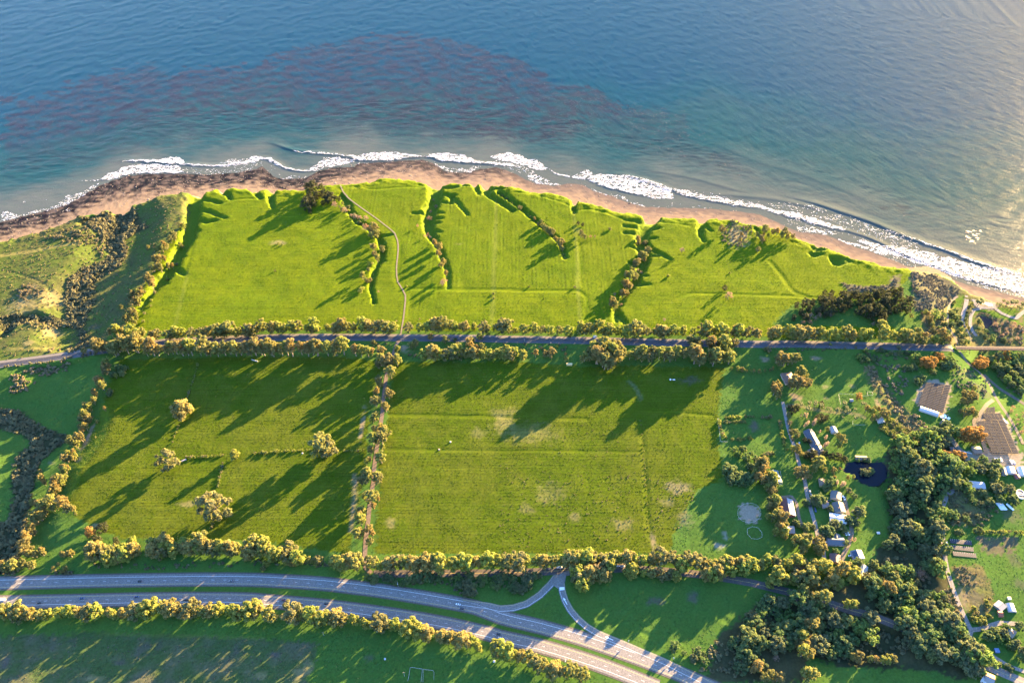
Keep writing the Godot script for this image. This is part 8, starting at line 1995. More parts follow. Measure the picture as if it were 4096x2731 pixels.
	["bare","brown_thicket_tree","brown leafless thicket tree east of the lagoon","tree","leafless thicket east of the lagoon",[633.4,-71.4,6.1,100,1,651.3,-87.7,4.9,34,0,641.4,-66.4,7.4,80,0,655.9,-65.9,4.1,31,0,653.7,-76.6,9,187,0,659.8,-85.4,5.4,185,2,642.5,-84.2,6.3,268,1,662.4,-76.5,4.5,30,1,634.4,-89.4,3.8,94,2,642.7,-55,5,119,1,644.5,-74.7,5.8,274,1,650.4,-56.9,6.8,176,0,664.1,-68.3,4.3,219,2,632.8,-81.5,8,344,0,634.1,-62.1,7,95,0]],
	["oak","round_shrub_tree","grey-green tree on the slope seaward of the trestle end","tree","slope trees at the trestle end",[544,-39.2,8.6,208,1,564.8,-90.8,6.8,307,4,542.5,-75.3,8.1,196,4,545.8,-55.3,7.1,172,1,559.5,-72.6,6.8,30,3,549,-63.6,5.8,336,1,548.7,-82.5,10,351,4,553.8,-47.1,5.7,151,3,554.6,-92.1,7.2,144,4,558.6,-83.5,7,184,5,537.8,-59.2,6.6,126,5,557.6,-57.4,6.6,297,1,540.2,-46.6,8.3,155,2]],
	["euc","tall_garden_tree","broad golden eucalyptus sheltering the brown-roofed house","tree","eucalyptus around the brown-roofed house",[329.7,-2.3,21.1,43,5,334.8,-0.4,22,228,2,340.7,-2.3,19.7,164,4,346.6,-4.2,19.1,221,3,351.2,-6,17.2,106,3,328.1,-7.9,14.6,66,1,349.8,17.8,19.9,271,1,351.6,21.4,18.4,84,1,338.5,37.4,22.7,166,5,343.8,37.4,22.7,208,2,349.6,35.7,15.1,26,3,355,35.7,17.3,218,5,334.9,35.7,16.9,266,2,317,37.4,16.3,335,0,318.6,42.7,16.3,31,0,312.5,46.2,18.1,134,2,315,53.1,17.3,356,0,313.4,35.7,11.7,46,5]],
	["euc","hedgerow_tree","small golden tree in the hedge row west of the brown-roofed house","tree","hedge row west of the brown-roofed house",[269.5,6.2,5.9,56,4,276.3,7.6,8.2,135,4,281.4,8.4,7.4,83,5,284.2,9,5.9,352,4,287.2,10,5.5,170,3,292.6,9.8,5.7,249,4,295.8,10.8,6.8,208,2,301.6,11.4,6.9,278,5,302.5,12,7.3,217,4,309.5,9.9,6,156,1,316,9,6.9,175,0,319.4,7.4,7.5,29,0]],
	["palm","palm_tree","slim palm in the double row along the curving ranch drive","tree","palms along the curving ranch drive",[341.1,62,5.7,209,0,341.1,64.9,6.1,140,1,349.6,63.9,8.8,342,1,349.7,66.8,5.7,132,0,355.9,65.8,8.3,348,0,357.4,62.9,8.3,244,1,363.2,66.8,7.9,155,0,366.5,68.7,4.6,167,0,370,69.7,6.2,13,0,373.5,70.7,5.9,274,1,373.2,74.5,6.4,129,0,379.9,74.5,7.6,148,0,381.9,72.6,8.2,225,0,389.1,76.4,7.1,35,0,391,63.9,8.7,249,0,392.4,69.7,7,72,0,401.4,72.6,7.3,120,0,398.7,84.9,6.7,312,1,384.4,83,5.8,315,1,412.8,63.9,7.6,238,1,415.6,64.9,7.2,125,1,393.4,74.5,7.6,23,0,346,72.6,8.7,32,0,385.7,72.6,5.5,183,0]],
	["euc","tall_garden_tree","tree beside the white cottage at the edge of the ranch pasture","tree","trees beside the white cottage",[417.3,74.5,10.4,359,4,420.5,76.4,11.2,40,4,424.1,71.6,10.2,289,3,423.2,84.9,12.3,221,4,418.4,85.9,11.3,30,5,429.1,72.6,10,150,2,432.4,81.1,15.6,183,5,436,79.3,9.9,24,3,435.8,84.9,8.4,255,1,414.8,72.6,12.2,57,2]],
	["syc","pale_round_tree","pale round willow in the fenced corner of the ranch pasture","tree","pale willow in the pasture",[412,52.2,9.4,260,1]],
	["cyp","dark_conifer","dark evergreen in the garden of the long slate-roofed house","tree","evergreens around the long slate-roofed house",[357.9,84.9,12.5,290,0,362.4,84.9,7.2,274,0,366.5,83,8.3,250,0,353.7,84,7.9,169,1,365.9,64.9,6,40,2,365.2,62,7.3,61,0,332.8,71.6,12,203,2,327.9,73.5,8.2,78,0,327.5,68.7,8.5,70,2,337,116.2,6.5,24,1,332.9,115.3,7.7,297,0,338.5,118.9,6.9,103,1,329.3,137.4,9.5,250,1,333.9,139,13.5,94,0,338.4,135.9,11.1,5,2,349.7,135.9,10.3,29,0,356.4,139,10.3,269,0,363.9,139,10.2,327,2,370.5,142,8.2,83,2]],
	["pop","leafless_poplar","tan leafless poplar beside the long slate-roofed house","tree","leafless poplars beside the long slate-roofed house",[337.4,96.1,11.7,316,0,341.1,93.3,11.1,271,0,347.7,93.3,14,345,0,349.6,91.5,12.5,104,0,336.8,80.2,7.1,294,0,340.5,80.2,9.3,256,0,342.3,82.1,11,25,0,357.5,112.6,10,288,0,353.1,124.3,11.3,324,0,356.4,122.5,10.7,264,0,353.3,103.5,7.3,186,0,352.1,176.5,12.8,178,0,357.4,178.2,13.6,251,0,360.7,176.5,10.4,206,0]],
	["euc","tall_garden_tree","garden tree between the slate-roofed house and the ranch pond","tree","garden trees near the ranch pond",[323.6,107.8,11.8,106,3,325.4,111,8.2,168,0,362.7,99.7,7.4,163,1,371.3,111,11.5,287,3,373,118.8,16.5,92,3,368.8,125.1,11.6,162,4,319.5,131.3,15.2,3,0,322.1,135.9,11.3,95,0,316,129.7,10.8,290,4,338,152.5,20.5,244,1,341.2,149.5,17.2,256,4,318.6,161.5,18.4,261,0,314.2,164.4,17.5,209,5,319.7,167.3,16.4,82,2,331.6,158.5,16,157,1,343.9,158.5,10.1,86,3,325.8,167.3,9.7,200,0,353.8,158.5,9.4,48,5,361.9,155.5,6.7,269,2,367.3,167.3,7.8,207,0,373.9,165.9,7.3,139,4,352.7,167.3,7.2,343,2]],
	["euc","tall_garden_tree","golden tree in the tight row along the west side of the red-roofed barn","tree","tight tree row beside the red-roofed barn",[276.5,152.5,19,349,5,272.7,154.4,15.6,346,0,279.3,155.5,13.1,261,2,281.1,151.2,9.8,218,3,280,164.4,11.5,292,5,283.9,162.2,8.7,40,0,274.8,171.7,14.1,129,4,279.6,176.6,10,89,4,282.4,170.2,18.8,302,4,284.2,166.8,11.2,32,0,283.6,176,19.4,320,4,279,179.1,15.9,107,3,277.8,166.1,9.8,343,1,274.1,169.2,11.6,152,1,281.1,171.3,14.8,174,3,280.9,168.4,16.1,248,4,284,178.2,12.2,223,4,281.1,179.1,12,95,1,276.1,181.6,13,1,4,277.7,184.8,10.8,253,5,280.4,188.3,15.3,183,5,280,183.4,7.8,154,5,275.4,198.4,12.5,127,3,280,198,9,192,4,280,203.3,14.4,226,3,280.3,199.4,17.5,170,4,273.7,206.6,13.6,166,5,272.9,205.5,10.9,323,1,281.5,209.9,10.5,122,1,283.1,209.8,11.7,81,2,277.6,214.7,14.8,8,1,280.1,218.5,10.5,250,1,273.8,219.6,14.9,7,1,269.3,217.4,12.1,52,4,283.2,221.2,18.2,82,5,279.8,218.6,12.7,260,1,277.6,227.5,11.2,331,0,275.5,232.2,7.6,137,2,286,227.5,9.8,283,4,283.8,231.4,8.2,198,1,277.7,233.8,17.3,71,2,279.5,236.9,10.5,45,0,280.8,238.5,17.6,57,4,283,240.4,8.5,230,5,274.2,237,12.3,287,4,272.8,237.1,15.4,233,4,291,247.8,18.8,346,1,291.5,246.9,10.6,79,2,297.5,249.3,14.3,244,1,300.9,245.6,15.3,281,3,303.6,246.3,18.2,253,3,305.2,244.7,10.6,145,2,299.5,252.4,18.2,205,4,295.8,257.3,13.9,68,0,313.8,249.3,17,279,5,314.8,253.7,16.5,144,0,315,255.4,16.1,19,5,313.2,259.5,14.7,29,0,310.6,256.9,18.3,213,0,311.9,259.5,12.5,289,1]],
	["oak","round_shrub_tree","dark round tree between the paddock and the ranch lane","tree","dark trees beside the paddock",[250.3,129.7,8.8,254,4,260.7,128.2,8.5,264,0,268.3,134.4,6.7,41,1,254.2,135.9,7.9,189,4,262.1,140.5,9.3,68,1,273,142,7.7,172,2,239,158.5,13,216,0,244.3,162.9,8.9,345,3,250.2,164.4,9,128,2,255.7,167.3,11.5,92,3,243.2,155.5,9.7,20,3,264.7,152.5,8.3,355,3,238.9,169.6,11.8,100,3,247,173,10.3,256,1,253.9,174.7,7.9,204,1,259.5,167.8,11.6,42,0]],
	["euc","tall_garden_tree","orange-tipped eucalyptus above the round sandy riding ring","tree","orange-tipped trees above the riding ring",[269.1,155.5,15.6,342,0,274.6,152.5,19.9,308,0,274.1,161.5,18.7,117,2,266.4,162.9,13.4,188,4,267.4,170.2,17.9,354,2,272.3,173.2,17.9,295,5]],
	["shrub","hedge_shrub","clipped shrub in the hedge around the small square garden in the paddock","shrub","hedge around the square paddock garden",[240.7,86.3,3.7,53,2,239.7,90.2,3.6,52,2,240.6,94.9,3.7,174,3,240.1,99.7,4.2,197,1,241.4,105,4.1,32,3,241.7,108.4,4.7,130,2,244.6,109.8,2.7,229,0,249.7,81.1,3.3,128,1,253.9,81.8,4.7,156,2,257.6,80.9,4.5,49,2,263.7,80.6,3.7,215,2,266.4,80.7,2.5,111,2,272.7,80.3,3.3,319,1,278.1,79.4,3.2,173,1,282,80,3.1,150,1,251,112.9,3.4,222,1,257.9,112.6,4.2,241,1,259.7,113.6,4,350,2,264.9,112.6,3,122,0,271.1,111,4.8,218,0,273.4,111.6,3.2,28,2,249.1,87.6,4.9,115,1,252.3,88.1,2.9,352,3,257.7,88,3.2,187,0,261.1,87.5,3.2,258,0,265.2,88.1,4.1,6,1,268.2,87.1,3.8,97,1,269.9,87.9,3.3,1,0,311.1,85.8,3.7,169,2,310.9,89,4.4,262,3,311.1,93,3.8,229,0,311,94.8,2.8,316,2,309.9,96.8,2.5,121,1,310.9,101.4,3.1,97,2,309.2,105.9,4,270,0,309.4,110.7,3.9,193,2,310,112.4,4,306,1,309.2,117.2,3.8,178,1,308.9,121.4,3.5,179,2,309.6,126.5,3,76,2,280.4,134.2,2.2,40,2,283.1,133.6,2.9,83,3,287.7,134,5,351,3,289.2,132.7,4.9,169,1,292.9,133.2,5.1,50,1,291.9,81.1,3.5,80,3,296.9,81.1,2.9,358,3,298.7,81.9,3.7,290,1,301.6,80.4,4.3,307,3,323.9,75.1,3.8,75,3,323,78.3,3.2,267,0,323.6,81.1,3.2,156,0,321.9,86.2,3.6,186,1,322.3,89.5,4.9,258,3,321.6,92.1,2.8,307,1,321.6,96.4,3.4,179,2,320.5,102.6,4.7,154,3,320.6,104.8,4.8,327,1,319.7,110.1,2.5,221,2,320.2,113.6,3.6,133,3]],
	["oak","round_shrub_tree","round garden tree among the cottages along the ranch lane","tree","garden trees among the cottages",[328.3,196.7,12.5,267,0,333,195,9.5,1,0,323.6,198.4,9.7,232,5,314.7,200,7.9,355,3,313.7,198.4,7,338,1,343.4,176.5,8.9,151,2,348.2,174.7,10.2,55,1,339.7,179.9,8.5,21,0,337.2,227.5,11,201,5,340.4,225.9,8.6,338,1,354.2,221.2,10,137,3,328.7,233.8,12.4,275,0,325.1,237,11.3,231,3,330.2,238.5,8,236,0,346.1,230.7,6.8,253,2,343.3,246.3,6,195,2,368.6,209.9,12,216,2,365.3,211.5,11.8,68,5,368.5,190,5.6,11,0,364.6,183.3,6.1,208,5,361.7,224.3,6.8,242,3,361.3,230.7,4.4,348,4,330.9,256.9,7.5,126,1,350.1,270.4,10.1,214,0,344.3,271.9,8.4,57,4,338.5,206.6,6.9,303,3,306.4,229.1,8.5,111,2,311.3,225.9,5.7,286,2,315.1,227.5,5.3,190,5,299.2,224.3,6.9,104,2,296.8,222.8,5.6,113,5,357.5,219.6,7.3,104,3,359.7,287.9,11.2,260,1,365.7,271.9,8.5,115,2,360.9,279.2,6.5,333,5,392.7,160,7.6,144,5,397.3,157,6.4,31,2,388.2,158.5,8.6,12,5,386.7,142,4.7,113,4,392.9,142,5.2,178,3,397.7,142.8,5.9,285,3]],
	["pop","leafless_poplar","pale leafless tree beside the cottage drive","tree","leafless trees beside the cottage drive",[353.2,244.7,9.5,192,0,350.9,243.2,7.4,155,0,362.3,219.6,8.3,29,0]],
	["shrub","orchard_tree","small fruit tree in the orchard grid beside the ranch pasture","tree","orchard grid beside the ranch pasture",[439.6,83.4,2.9,39,1,437.3,85.5,3,67,1,435,87.5,3.4,334,2,432.7,89.6,3.1,72,3,430.4,91.6,3.4,281,1,428.1,93.7,3.9,188,0,425.8,95.7,3.3,143,3,423.5,97.8,3.1,90,0,441.4,85.1,4.6,89,2,439.1,87.1,4.5,316,0,436.8,89.2,2.4,246,3,434.5,91.2,3.5,353,0,432.2,93.3,3.3,193,0,429.9,95.3,3.8,253,2,427.6,97.4,2.5,241,0,425.3,99.4,2.6,293,0,443.2,86.7,3.7,266,1,440.9,88.7,4.2,20,2,438.6,90.8,4,137,0,436.3,92.9,3.5,351,2,434,94.9,3.2,4,2,431.7,97,3.7,1,3,429.4,99,4.7,290,0,427.1,101.1,4.2,116,0,445,88.3,4.6,50,3,442.7,90.4,4.7,216,0,440.4,92.4,4.3,157,3,438.1,94.5,3.4,91,0,435.8,96.5,3.1,337,1,433.5,98.6,2.9,350,0,431.2,100.6,2.6,131,2,428.9,102.7,2.9,331,2,446.8,90,3.6,106,1,444.5,92,3,300,3,442.2,94.1,2.7,101,0,439.9,96.1,3.5,248,3,437.6,98.2,2.6,247,1,435.3,100.2,2.4,24,0,433,102.3,3,76,3,430.7,104.3,3.5,332,2,448.6,91.6,3.3,8,2,446.3,93.6,3.7,289,1,444,95.7,4,45,0,441.7,97.7,3.7,32,2,439.4,99.8,3.4,164,0,437.1,101.9,3.8,260,2,434.8,103.9,4.1,196,0,432.5,106,2.8,153,1,450.4,93.2,3.2,139,3,448.1,95.3,4.1,160,0,445.8,97.3,4.6,218,0,443.5,99.4,3.8,264,2,441.2,101.4,3.4,247,1,438.9,103.5,3.7,239,2,436.6,105.5,3.8,337,0,434.4,107.6,3.2,46,0,452.2,94.9,2.9,50,3,449.9,96.9,3.1,14,3,447.7,99,2.9,227,1,445.4,101,3.2,197,1,443.1,103.1,3.2,312,1,440.8,105.1,3.4,309,3,438.5,107.2,4,356,0,436.2,109.2,3.9,256,3,454.1,96.5,2.5,29,3,451.8,98.5,3,114,0,449.5,100.6,2.9,359,1,447.2,102.6,4.6,204,0,444.9,104.7,3.7,175,3,442.6,106.7,2.8,19,2,440.3,108.8,3.3,214,0,438,110.9,2.2,150,2,455.9,98.1,3.9,65,3,453.6,100.2,3.1,52,0,451.3,102.2,3.3,43,0,449,104.3,3.5,151,3,446.7,106.3,2.6,275,1,444.4,108.4,4.4,88,1,442.1,110.4,3.1,325,2,439.8,112.5,4.1,31,2,457.7,99.7,2.8,94,3,455.4,101.8,2.5,152,1,453.1,103.9,3.1,4,3,450.8,105.9,3.7,196,0,448.5,108,4,278,2,446.2,110,3.1,135,3,443.9,112.1,4.3,347,1,441.6,114.1,4,274,2]],
	["oak","broad_oak","billowing olive oak in the wood between the ranch pond and the nursery yard","tree","wood between the pond and the nursery yard",[467.5,118.1,11,190,4,443.2,142.7,17.5,35,2,479,144.4,14.9,148,4,430.1,162.4,8.6,78,4,470.6,173,16.6,212,4,450.3,117.5,9.6,148,4,505.3,104.5,14.6,174,1,470.6,110,13.6,165,4,476.9,129.1,14.6,239,3,482.3,156.7,19.8,286,1,444.1,152.2,15,177,1,499.5,95.7,12.6,64,3,481.7,105,13.5,45,3,490.2,118.6,11.1,358,5,428,176.7,17.5,20,1,461.2,140,14.8,148,4,447.5,125.8,13.8,49,4,460.2,162.3,13.1,205,5,427.7,133.8,10,232,4,455.7,132.7,10.3,99,5,458.1,149.9,9.9,86,2,422,155.2,9.8,73,4,432.5,153,11.8,103,3,466.2,154.1,14.8,15,1,458.6,111.6,12.2,11,4,439.2,121.3,17.3,274,4,445.6,177,17.4,20,2,494,107.1,13.5,222,2,441.1,162.3,13.3,240,2,454.5,172,13.5,348,0,479.2,167.1,12.5,325,0,437.3,135,15.4,182,2,490,150.9,16.1,157,4,467.3,130.2,16.1,237,3,426.3,146.2,10.2,303,4,482.7,176,14.2,59,2,469.8,144.5,11.9,233,2,451,159,19.5,181,5,479.2,116.6,17.2,178,4]],
	["oak","broad_oak","dense olive oak in the creekside wood west of the pale dirt road","tree","creekside wood west of the pale dirt road",[441.2,190.2,17.1,256,3,453.8,184.5,9.3,306,4,423.1,262,11.2,355,3,422.5,232.3,15.6,278,2,427.3,202.8,9.8,164,1,453.2,213.6,11.4,76,4,473.6,165.7,10.6,272,1,444,222.1,12,135,1,413.3,246.4,7.7,311,1,400.8,251,11.6,338,3,442.8,231.8,15.7,357,5,437.5,202.3,9.3,170,4,440.2,179.4,16,215,0,412.2,186.5,16.3,160,2,393.8,244.6,11.1,123,5,421.9,181.9,12.7,148,4,441.9,255.8,13.2,1,0,414.3,207.3,18,339,5,428.5,242.4,11.2,40,0,427.1,221.4,11,42,4,442.3,212,9.7,141,0,385.4,249.8,11.6,46,3,427.7,281,16.1,94,4,457.1,174,8.9,161,1,446,167.4,16,279,5,411.6,228.8,16.5,81,5,427.4,163.1,12.3,38,4,401.7,231.1,12.4,298,3,432.8,174.1,13.6,69,4,437.5,160.9,10.5,215,0,418.5,192.9,7.9,189,1,433.5,234.1,11.5,242,3,431.2,193.2,12.1,264,2,462.6,163.8,11,84,0,458.1,196.3,10,89,4,423.1,253,12.2,7,5,428,270.5,13.3,340,2,419.1,271.8,11.1,57,0,438.5,244.3,15,89,3,410.4,196.1,9.9,108,5,408.8,219.3,10.4,180,0,463.7,184.7,12.6,335,1,431.8,257.1,12.3,25,5,451.6,203.6,10.4,49,0,473.2,174.9,16.7,169,3]],
	["oak","broad_oak","shadowed oak in the dark wood between the sloping road and the meadow","tree","dark wood below the sloping road",[263.8,313.3,14.6,286,5,297.7,317.1,9.6,270,4,288.6,354.5,17.7,284,5,274.1,334,16.7,251,1,214.9,363.1,14.9,347,0,331,335.6,12.4,65,4,250.7,346.3,11.5,258,1,239.7,326.7,9.5,66,4,223.7,350.8,16.8,46,2,278,311.7,18.5,9,1,269.1,349.5,17.8,68,3,314.1,350.6,14.4,314,0,295,335.9,13,226,0,258.1,355.7,11.4,32,1,262.3,329,9.7,222,4,235.5,355.3,13.5,102,0,336.2,343.6,17.4,329,4,284.2,329.2,12.3,320,5,243.8,317.6,9.8,141,1,220.9,371.4,14,54,3,308.2,322.9,11.2,348,3,254.8,320.5,10.2,12,1,310.9,341.6,12.7,258,4,211.9,378.3,11.1,2,3,225.1,335.4,9.7,278,1,239.5,344.4,11.4,338,5,323.4,349.6,11.4,62,1,287.7,343.3,13.2,277,0,228.1,361.9,10.6,148,0,303.2,346.9,12.5,242,0,284.5,318.9,13.6,125,5,251,335.6,8.4,170,2,321.2,331.4,11.7,182,2,269.1,322.2,9.2,134,4,209.5,352.7,9.4,89,1,230.1,375.9,10.5,56,2,230.6,327.4,10.6,52,5,299.5,362.4,11.9,249,0,293.1,325.7,12.4,291,2,344.5,329.2,13.8,340,5,248.6,357.1,14.3,128,5,234.5,335.9,12.2,193,0,306.6,355.9,11,153,1,250.9,311.5,12.2,177,3,308.4,332.2,15,197,5,290.1,311.2,13.3,327,2,316.6,361.8,12.6,56,0,260.8,338,14.1,228,2]],
	["oak","broad_oak","golden-green oak in the wood where the sloping road meets the dirt road","tree","wood beside the road junction",[403.5,346.1,14.1,101,1,420.8,378.7,17.2,232,5,392.2,348.7,16.7,247,1,422.2,343.4,15.5,34,1,382.1,357.1,17,84,3,426.9,371.5,21.8,43,4,398,362.9,17,356,5,379.8,345.7,14.6,261,5,412.3,341,12.2,237,1,411.9,368.7,16.4,151,3,387.7,329.4,18.7,184,4,376,335.9,15.9,35,3,398.2,330.8,14,334,1,419.8,359,13.3,211,0,389.9,365.8,13.2,272,2,408.8,360.7,10.5,172,4,406.5,331.6,16.9,82,3,426.7,363.1,21.8,27,5,373.4,351.9,11.3,89,5,419.2,334.4,16.6,193,5,435.4,371.5,16.3,2,4,427,354.8,13.6,279,3,387.6,337.5,10.6,301,2,414.9,348.9,10.7,263,0]],
	["oak","broad_oak","tall oak in the wood between the white metal-roofed cabin and the sloping road","tree","wood below the white metal-roofed cabin",[399.1,310,10.4,4,0,378.1,323.2,12,80,1,366.1,289.5,7.8,34,2,363.8,304,14.5,184,4,375.9,279.7,14.1,57,1,377.8,308.8,12.9,276,3,378.1,288.5,13.5,262,2,386.6,279.2,14.4,232,4,396.5,288.6,10.3,340,4,362.4,314.7,14,184,2,357.3,294.5,16.4,273,0,384.8,297.3,16.2,30,0,402.8,318.1,15.2,340,5,372.4,316.2,11.2,238,0,351.1,306.3,9.8,108,0,387.9,313.7,13.7,116,4,406.3,304.9,12.7,208,2,373.5,298.6,15.6,335,1,393.3,299.2,14,334,2,398.4,279.2,14,31,1]],
	["oak","broad_oak","small rounded tree in the row lining the overgrown track west of the dirt road","tree","row lining the overgrown track",[416,305,8.6,195,4,416.7,314.8,7.8,287,3,416.4,321.9,6.9,261,1,423.8,304.4,6.5,132,4,423.9,308,6.9,271,5,422.6,316.9,6.6,161,2,424.4,318.5,8.5,148,1,424.5,329.4,7.3,329,5,424.5,339.5,8.5,268,2]],
	["euc","tall_garden_tree","tall eucalyptus rising above the dark wood beside the far meadow","tree","tall eucalyptus above the dark wood",[273.9,349.4,21.7,206,4,279.2,348.1,15.4,115,2,285.2,349.4,15.5,298,3,270.2,354.6,16.2,355,5,276.1,355.9,18.2,284,2,270.3,364.8,20.7,226,4,275.9,367.3,19.3,160,0,287.1,336.3,22,164,0,291.9,337.6,14.3,38,3,281.1,335,18.1,12,2,318.2,366.1,13.1,50,0,323.2,366.1,14.3,65,5,333.6,368.6,11.1,158,1,338.1,369.8,11.3,180,2,343.9,371.1,12.7,271,4,347.2,372.3,12.4,114,4,354.1,369.8,11.8,49,0,268.3,383.4,16.6,3,4,271.4,385.9,19.8,333,1,236.2,385.9,14.6,99,3,242.9,388.3,15.1,344,5,230.8,388.3,15.6,173,3,285,302.1,17.8,291,1,288.3,304.9,14.5,112,2,294.7,310.5,15,78,5,302.2,311.9,22,155,1,324,317.4,15.7,147,4,330.4,317.4,15.5,318,4,403.7,290.8,10.8,145,5,381.3,286.5,13.8,133,3,369.9,302.1,20.7,17,5,366.8,299.3,20,217,2,350.8,368.6,11.8,123,1,220.8,381,12.4,1,2,225,378.5,18.6,337,2]],
	["oak","round_shrub_tree","yellowish round tree on the slope above the entry ramp","tree","round trees above the entry ramp",[153.4,355.9,7.3,8,1,151.6,359.7,4.5,98,2,161.2,362.3,4.7,195,1,173.6,362.3,8.5,284,3,179.6,363.5,5.1,303,1,174.1,367.3,6.4,21,1,211.5,352,9.2,85,5,205.8,355.9,6.9,126,3,169,368.6,8.5,157,5,178.5,371.1,7.5,351,1]],
	["bare","bare_tree","grey leafless tree among the dark oaks","tree","grey leafless trees among the dark oaks",[413.6,274.8,7,106,2,410.5,282.1,11.4,89,2,286.4,279.2,12.1,151,2,289.4,283.6,10,300,1,255.5,353.3,9.7,211,2,245.9,368.6,7.4,248,0,404.6,322.9,7.6,152,0,394.2,335,8.9,20,0,320.2,240.1,8.1,317,2]],
	["palm","palm_tree","feathery palm in the wood beside the sloping road","tree","palm in the wood beside the sloping road",[396,325.6,9.7,1,1]],
	["syc","orange_tree","great orange sycamore between the two shaded nursery beds","tree","great orange sycamore",[514.4,109.5,15.9,232,0,521,111.3,17.5,183,0,529,109.5,16.8,158,1,515.7,115.8,11.3,11,0,524.5,117.6,10.5,63,1,531.3,113.1,11.9,77,0]],
	["syc","orange_tree","faded orange sycamore beside the gravel nursery yard","tree","faded orange sycamores beside the yard",[489.7,138,9.9,321,0,494.8,139.7,13.4,333,0,500.5,139.7,13.4,16,1,484.5,140.6,12.9,234,1,490.1,145,11.4,127,1]],
	["syc","orange_tree","rusty sycamore beside the railway trestle","tree","rusty sycamores beside the trestle",[511.2,-6,10.2,97,1,516.9,-2.3,13.9,187,0,510.9,3.2,13.8,149,0,505.9,-2.3,12.2,248,0,575.8,-5.1,12.6,146,1,583.9,-5.4,14.3,61,0,590.2,-12.7,11.3,89,0,585.2,-15.5,11.8,128,1,623.2,-27.3,11.5,229,1,622.8,-19.6,10.4,252,1,529.7,-11.6,11.9,6,1]],
	["oak","round_shrub_tree","yellow-crowned tree between the trestle and the first nursery bed","tree","trees between trestle and nursery",[537.4,-9.8,6.7,342,5,540.9,-4.2,11.7,312,4,530,-0.4,8.4,163,3,534.2,3.2,10.3,241,1,539.7,3.2,11.5,190,3,530.8,5.1,9,191,3,490.2,28.6,9.8,260,0,496,23.2,10.1,359,0,500,-9.8,12.2,224,4,493.6,1.4,6.3,24,2,487.7,6.9,9,65,0,495.2,5.1,5.7,55,3,514.6,12.4,7,340,2]],
	["euc","tall_garden_tree","yellow-green tree in the island of trees between the nursery beds","tree","island of trees between the nursery beds",[537.5,50.8,13.5,78,5,542.8,48.8,8.6,59,5,547,49.8,11.4,179,2,538.3,56.7,14.3,69,5,543.3,57.7,10.8,45,5,530.5,61.6,13.7,241,0,535.1,63.5,10.7,162,2,547.4,54.7,12.5,340,5,530.5,77.9,13.1,151,3,535.3,77,13.8,121,2,538,81.7,13.7,221,1,527.2,80.7,10.2,261,2,524.1,75,8.7,274,5,552.9,40.5,10.8,261,4]],
	["oak","round_shrub_tree","hazy olive tree in the wood beyond the levee road","tree","hazy wood beyond the levee road",[639,-4.7,10.5,266,1,641,-20.9,11.1,63,2,611.3,-22.7,12.6,70,5,627.6,-24.8,11.5,27,4,604.7,6.9,8.4,345,5,618.7,7,10.6,319,2,630.8,-14.4,11.1,86,1,614.7,35.8,9.6,103,0,630,6.1,7.9,112,5,617.9,-9.8,10.1,79,4,605.1,-5.3,11.4,114,2,605.4,16.7,12.3,257,4,623.3,24.6,9.9,140,1,621.2,16,8.8,86,1,608.7,24.9,9.4,43,3,628.2,-2.4,11,80,5,599.2,-19.2,10.9,285,0,613.9,-1.8,12.9,205,0,630.1,18.6,8.8,330,2]],
	["bare","brown_thicket_tree","grey-brown leafless tree between the levee road and the camp track","tree","leafless trees beside the camp track",[585.9,103.7,6.8,139,2,586.2,90.3,4.6,242,0,592.2,75.4,4.3,273,0,598.7,79,8,338,1,588.6,69.3,5.7,225,2,601.1,71.6,4.1,174,0,595.7,86.9,5.1,334,1,593.8,62.8,5.4,174,2,589.4,83.8,5.5,163,0,592,95.5,4.4,42,2]],
	["oak","round_shrub_tree","olive tree in the grove south of the nursery yard","tree","grove south of the nursery yard",[516.6,156.9,10.9,270,5,499.6,152.6,10.7,203,3,523.8,144.5,10.7,265,1,509.6,149.6,10.1,54,1,533.4,155.7,12.7,9,3,528.7,162.5,12.5,205,2,523.9,153.2,10.5,331,3,504.7,160.6,11.9,179,4,538.2,147.4,9.5,268,3]],
	["oak","round_shrub_tree","scattered olive tree in the brush around the white mobile home","tree","scattered trees around the white mobile home",[493,179.1,8.3,55,2,493.9,182.5,11.2,161,4,493.9,190,6.8,67,1,493.5,196.6,8,154,1,493.1,174.9,10.1,90,0,507.5,185.8,7.5,166,2,509.7,189.2,5.4,278,0,510,197.4,9.1,31,2,512.5,198.2,7.3,13,3,501.1,200.7,7.2,78,5,522.9,193.3,7.7,342,0,524.3,194.9,8.4,129,1,508,206.3,3.9,99,3,521,180,6.1,304,0,524.3,182.5,11.7,210,5,530.3,183.3,8.8,207,3,537.8,182.5,10.6,79,5,537.3,194.1,9.4,282,0,538,197.4,8.6,106,3,538.6,189.2,6.6,19,0,534.4,173.2,5.4,108,3,525.8,171.5,6.5,307,2,460.7,216,8.8,5,4,464.5,215.2,11.1,2,1,469.3,215.2,5.7,50,2,481.5,212,4.3,20,5,492.1,215.2,5.8,338,5,478.5,218.3,5.7,358,1,463.2,234,5.4,226,2,465.6,234.8,7,190,3,480.9,223.1,4.7,86,3,482.8,232.5,5.7,106,3,488.2,230.9,6.1,343,3]],
	["shrub","hedge_shrub","bright shrub in the hedge above the ploughed garden plots","shrub","hedge above the ploughed plots",[486.9,235.2,4.5,218,0,490.9,233.7,3.9,324,1,496.3,233,3.3,107,2,500,233.2,4.4,73,1,502.1,233.6,3.9,129,0,507.8,233.7,5.7,234,1,513.4,233.1,4.6,70,2,519,232.3,3.2,357,3,524.4,234.4,4.7,282,1,530.5,234.3,4.5,341,2]],
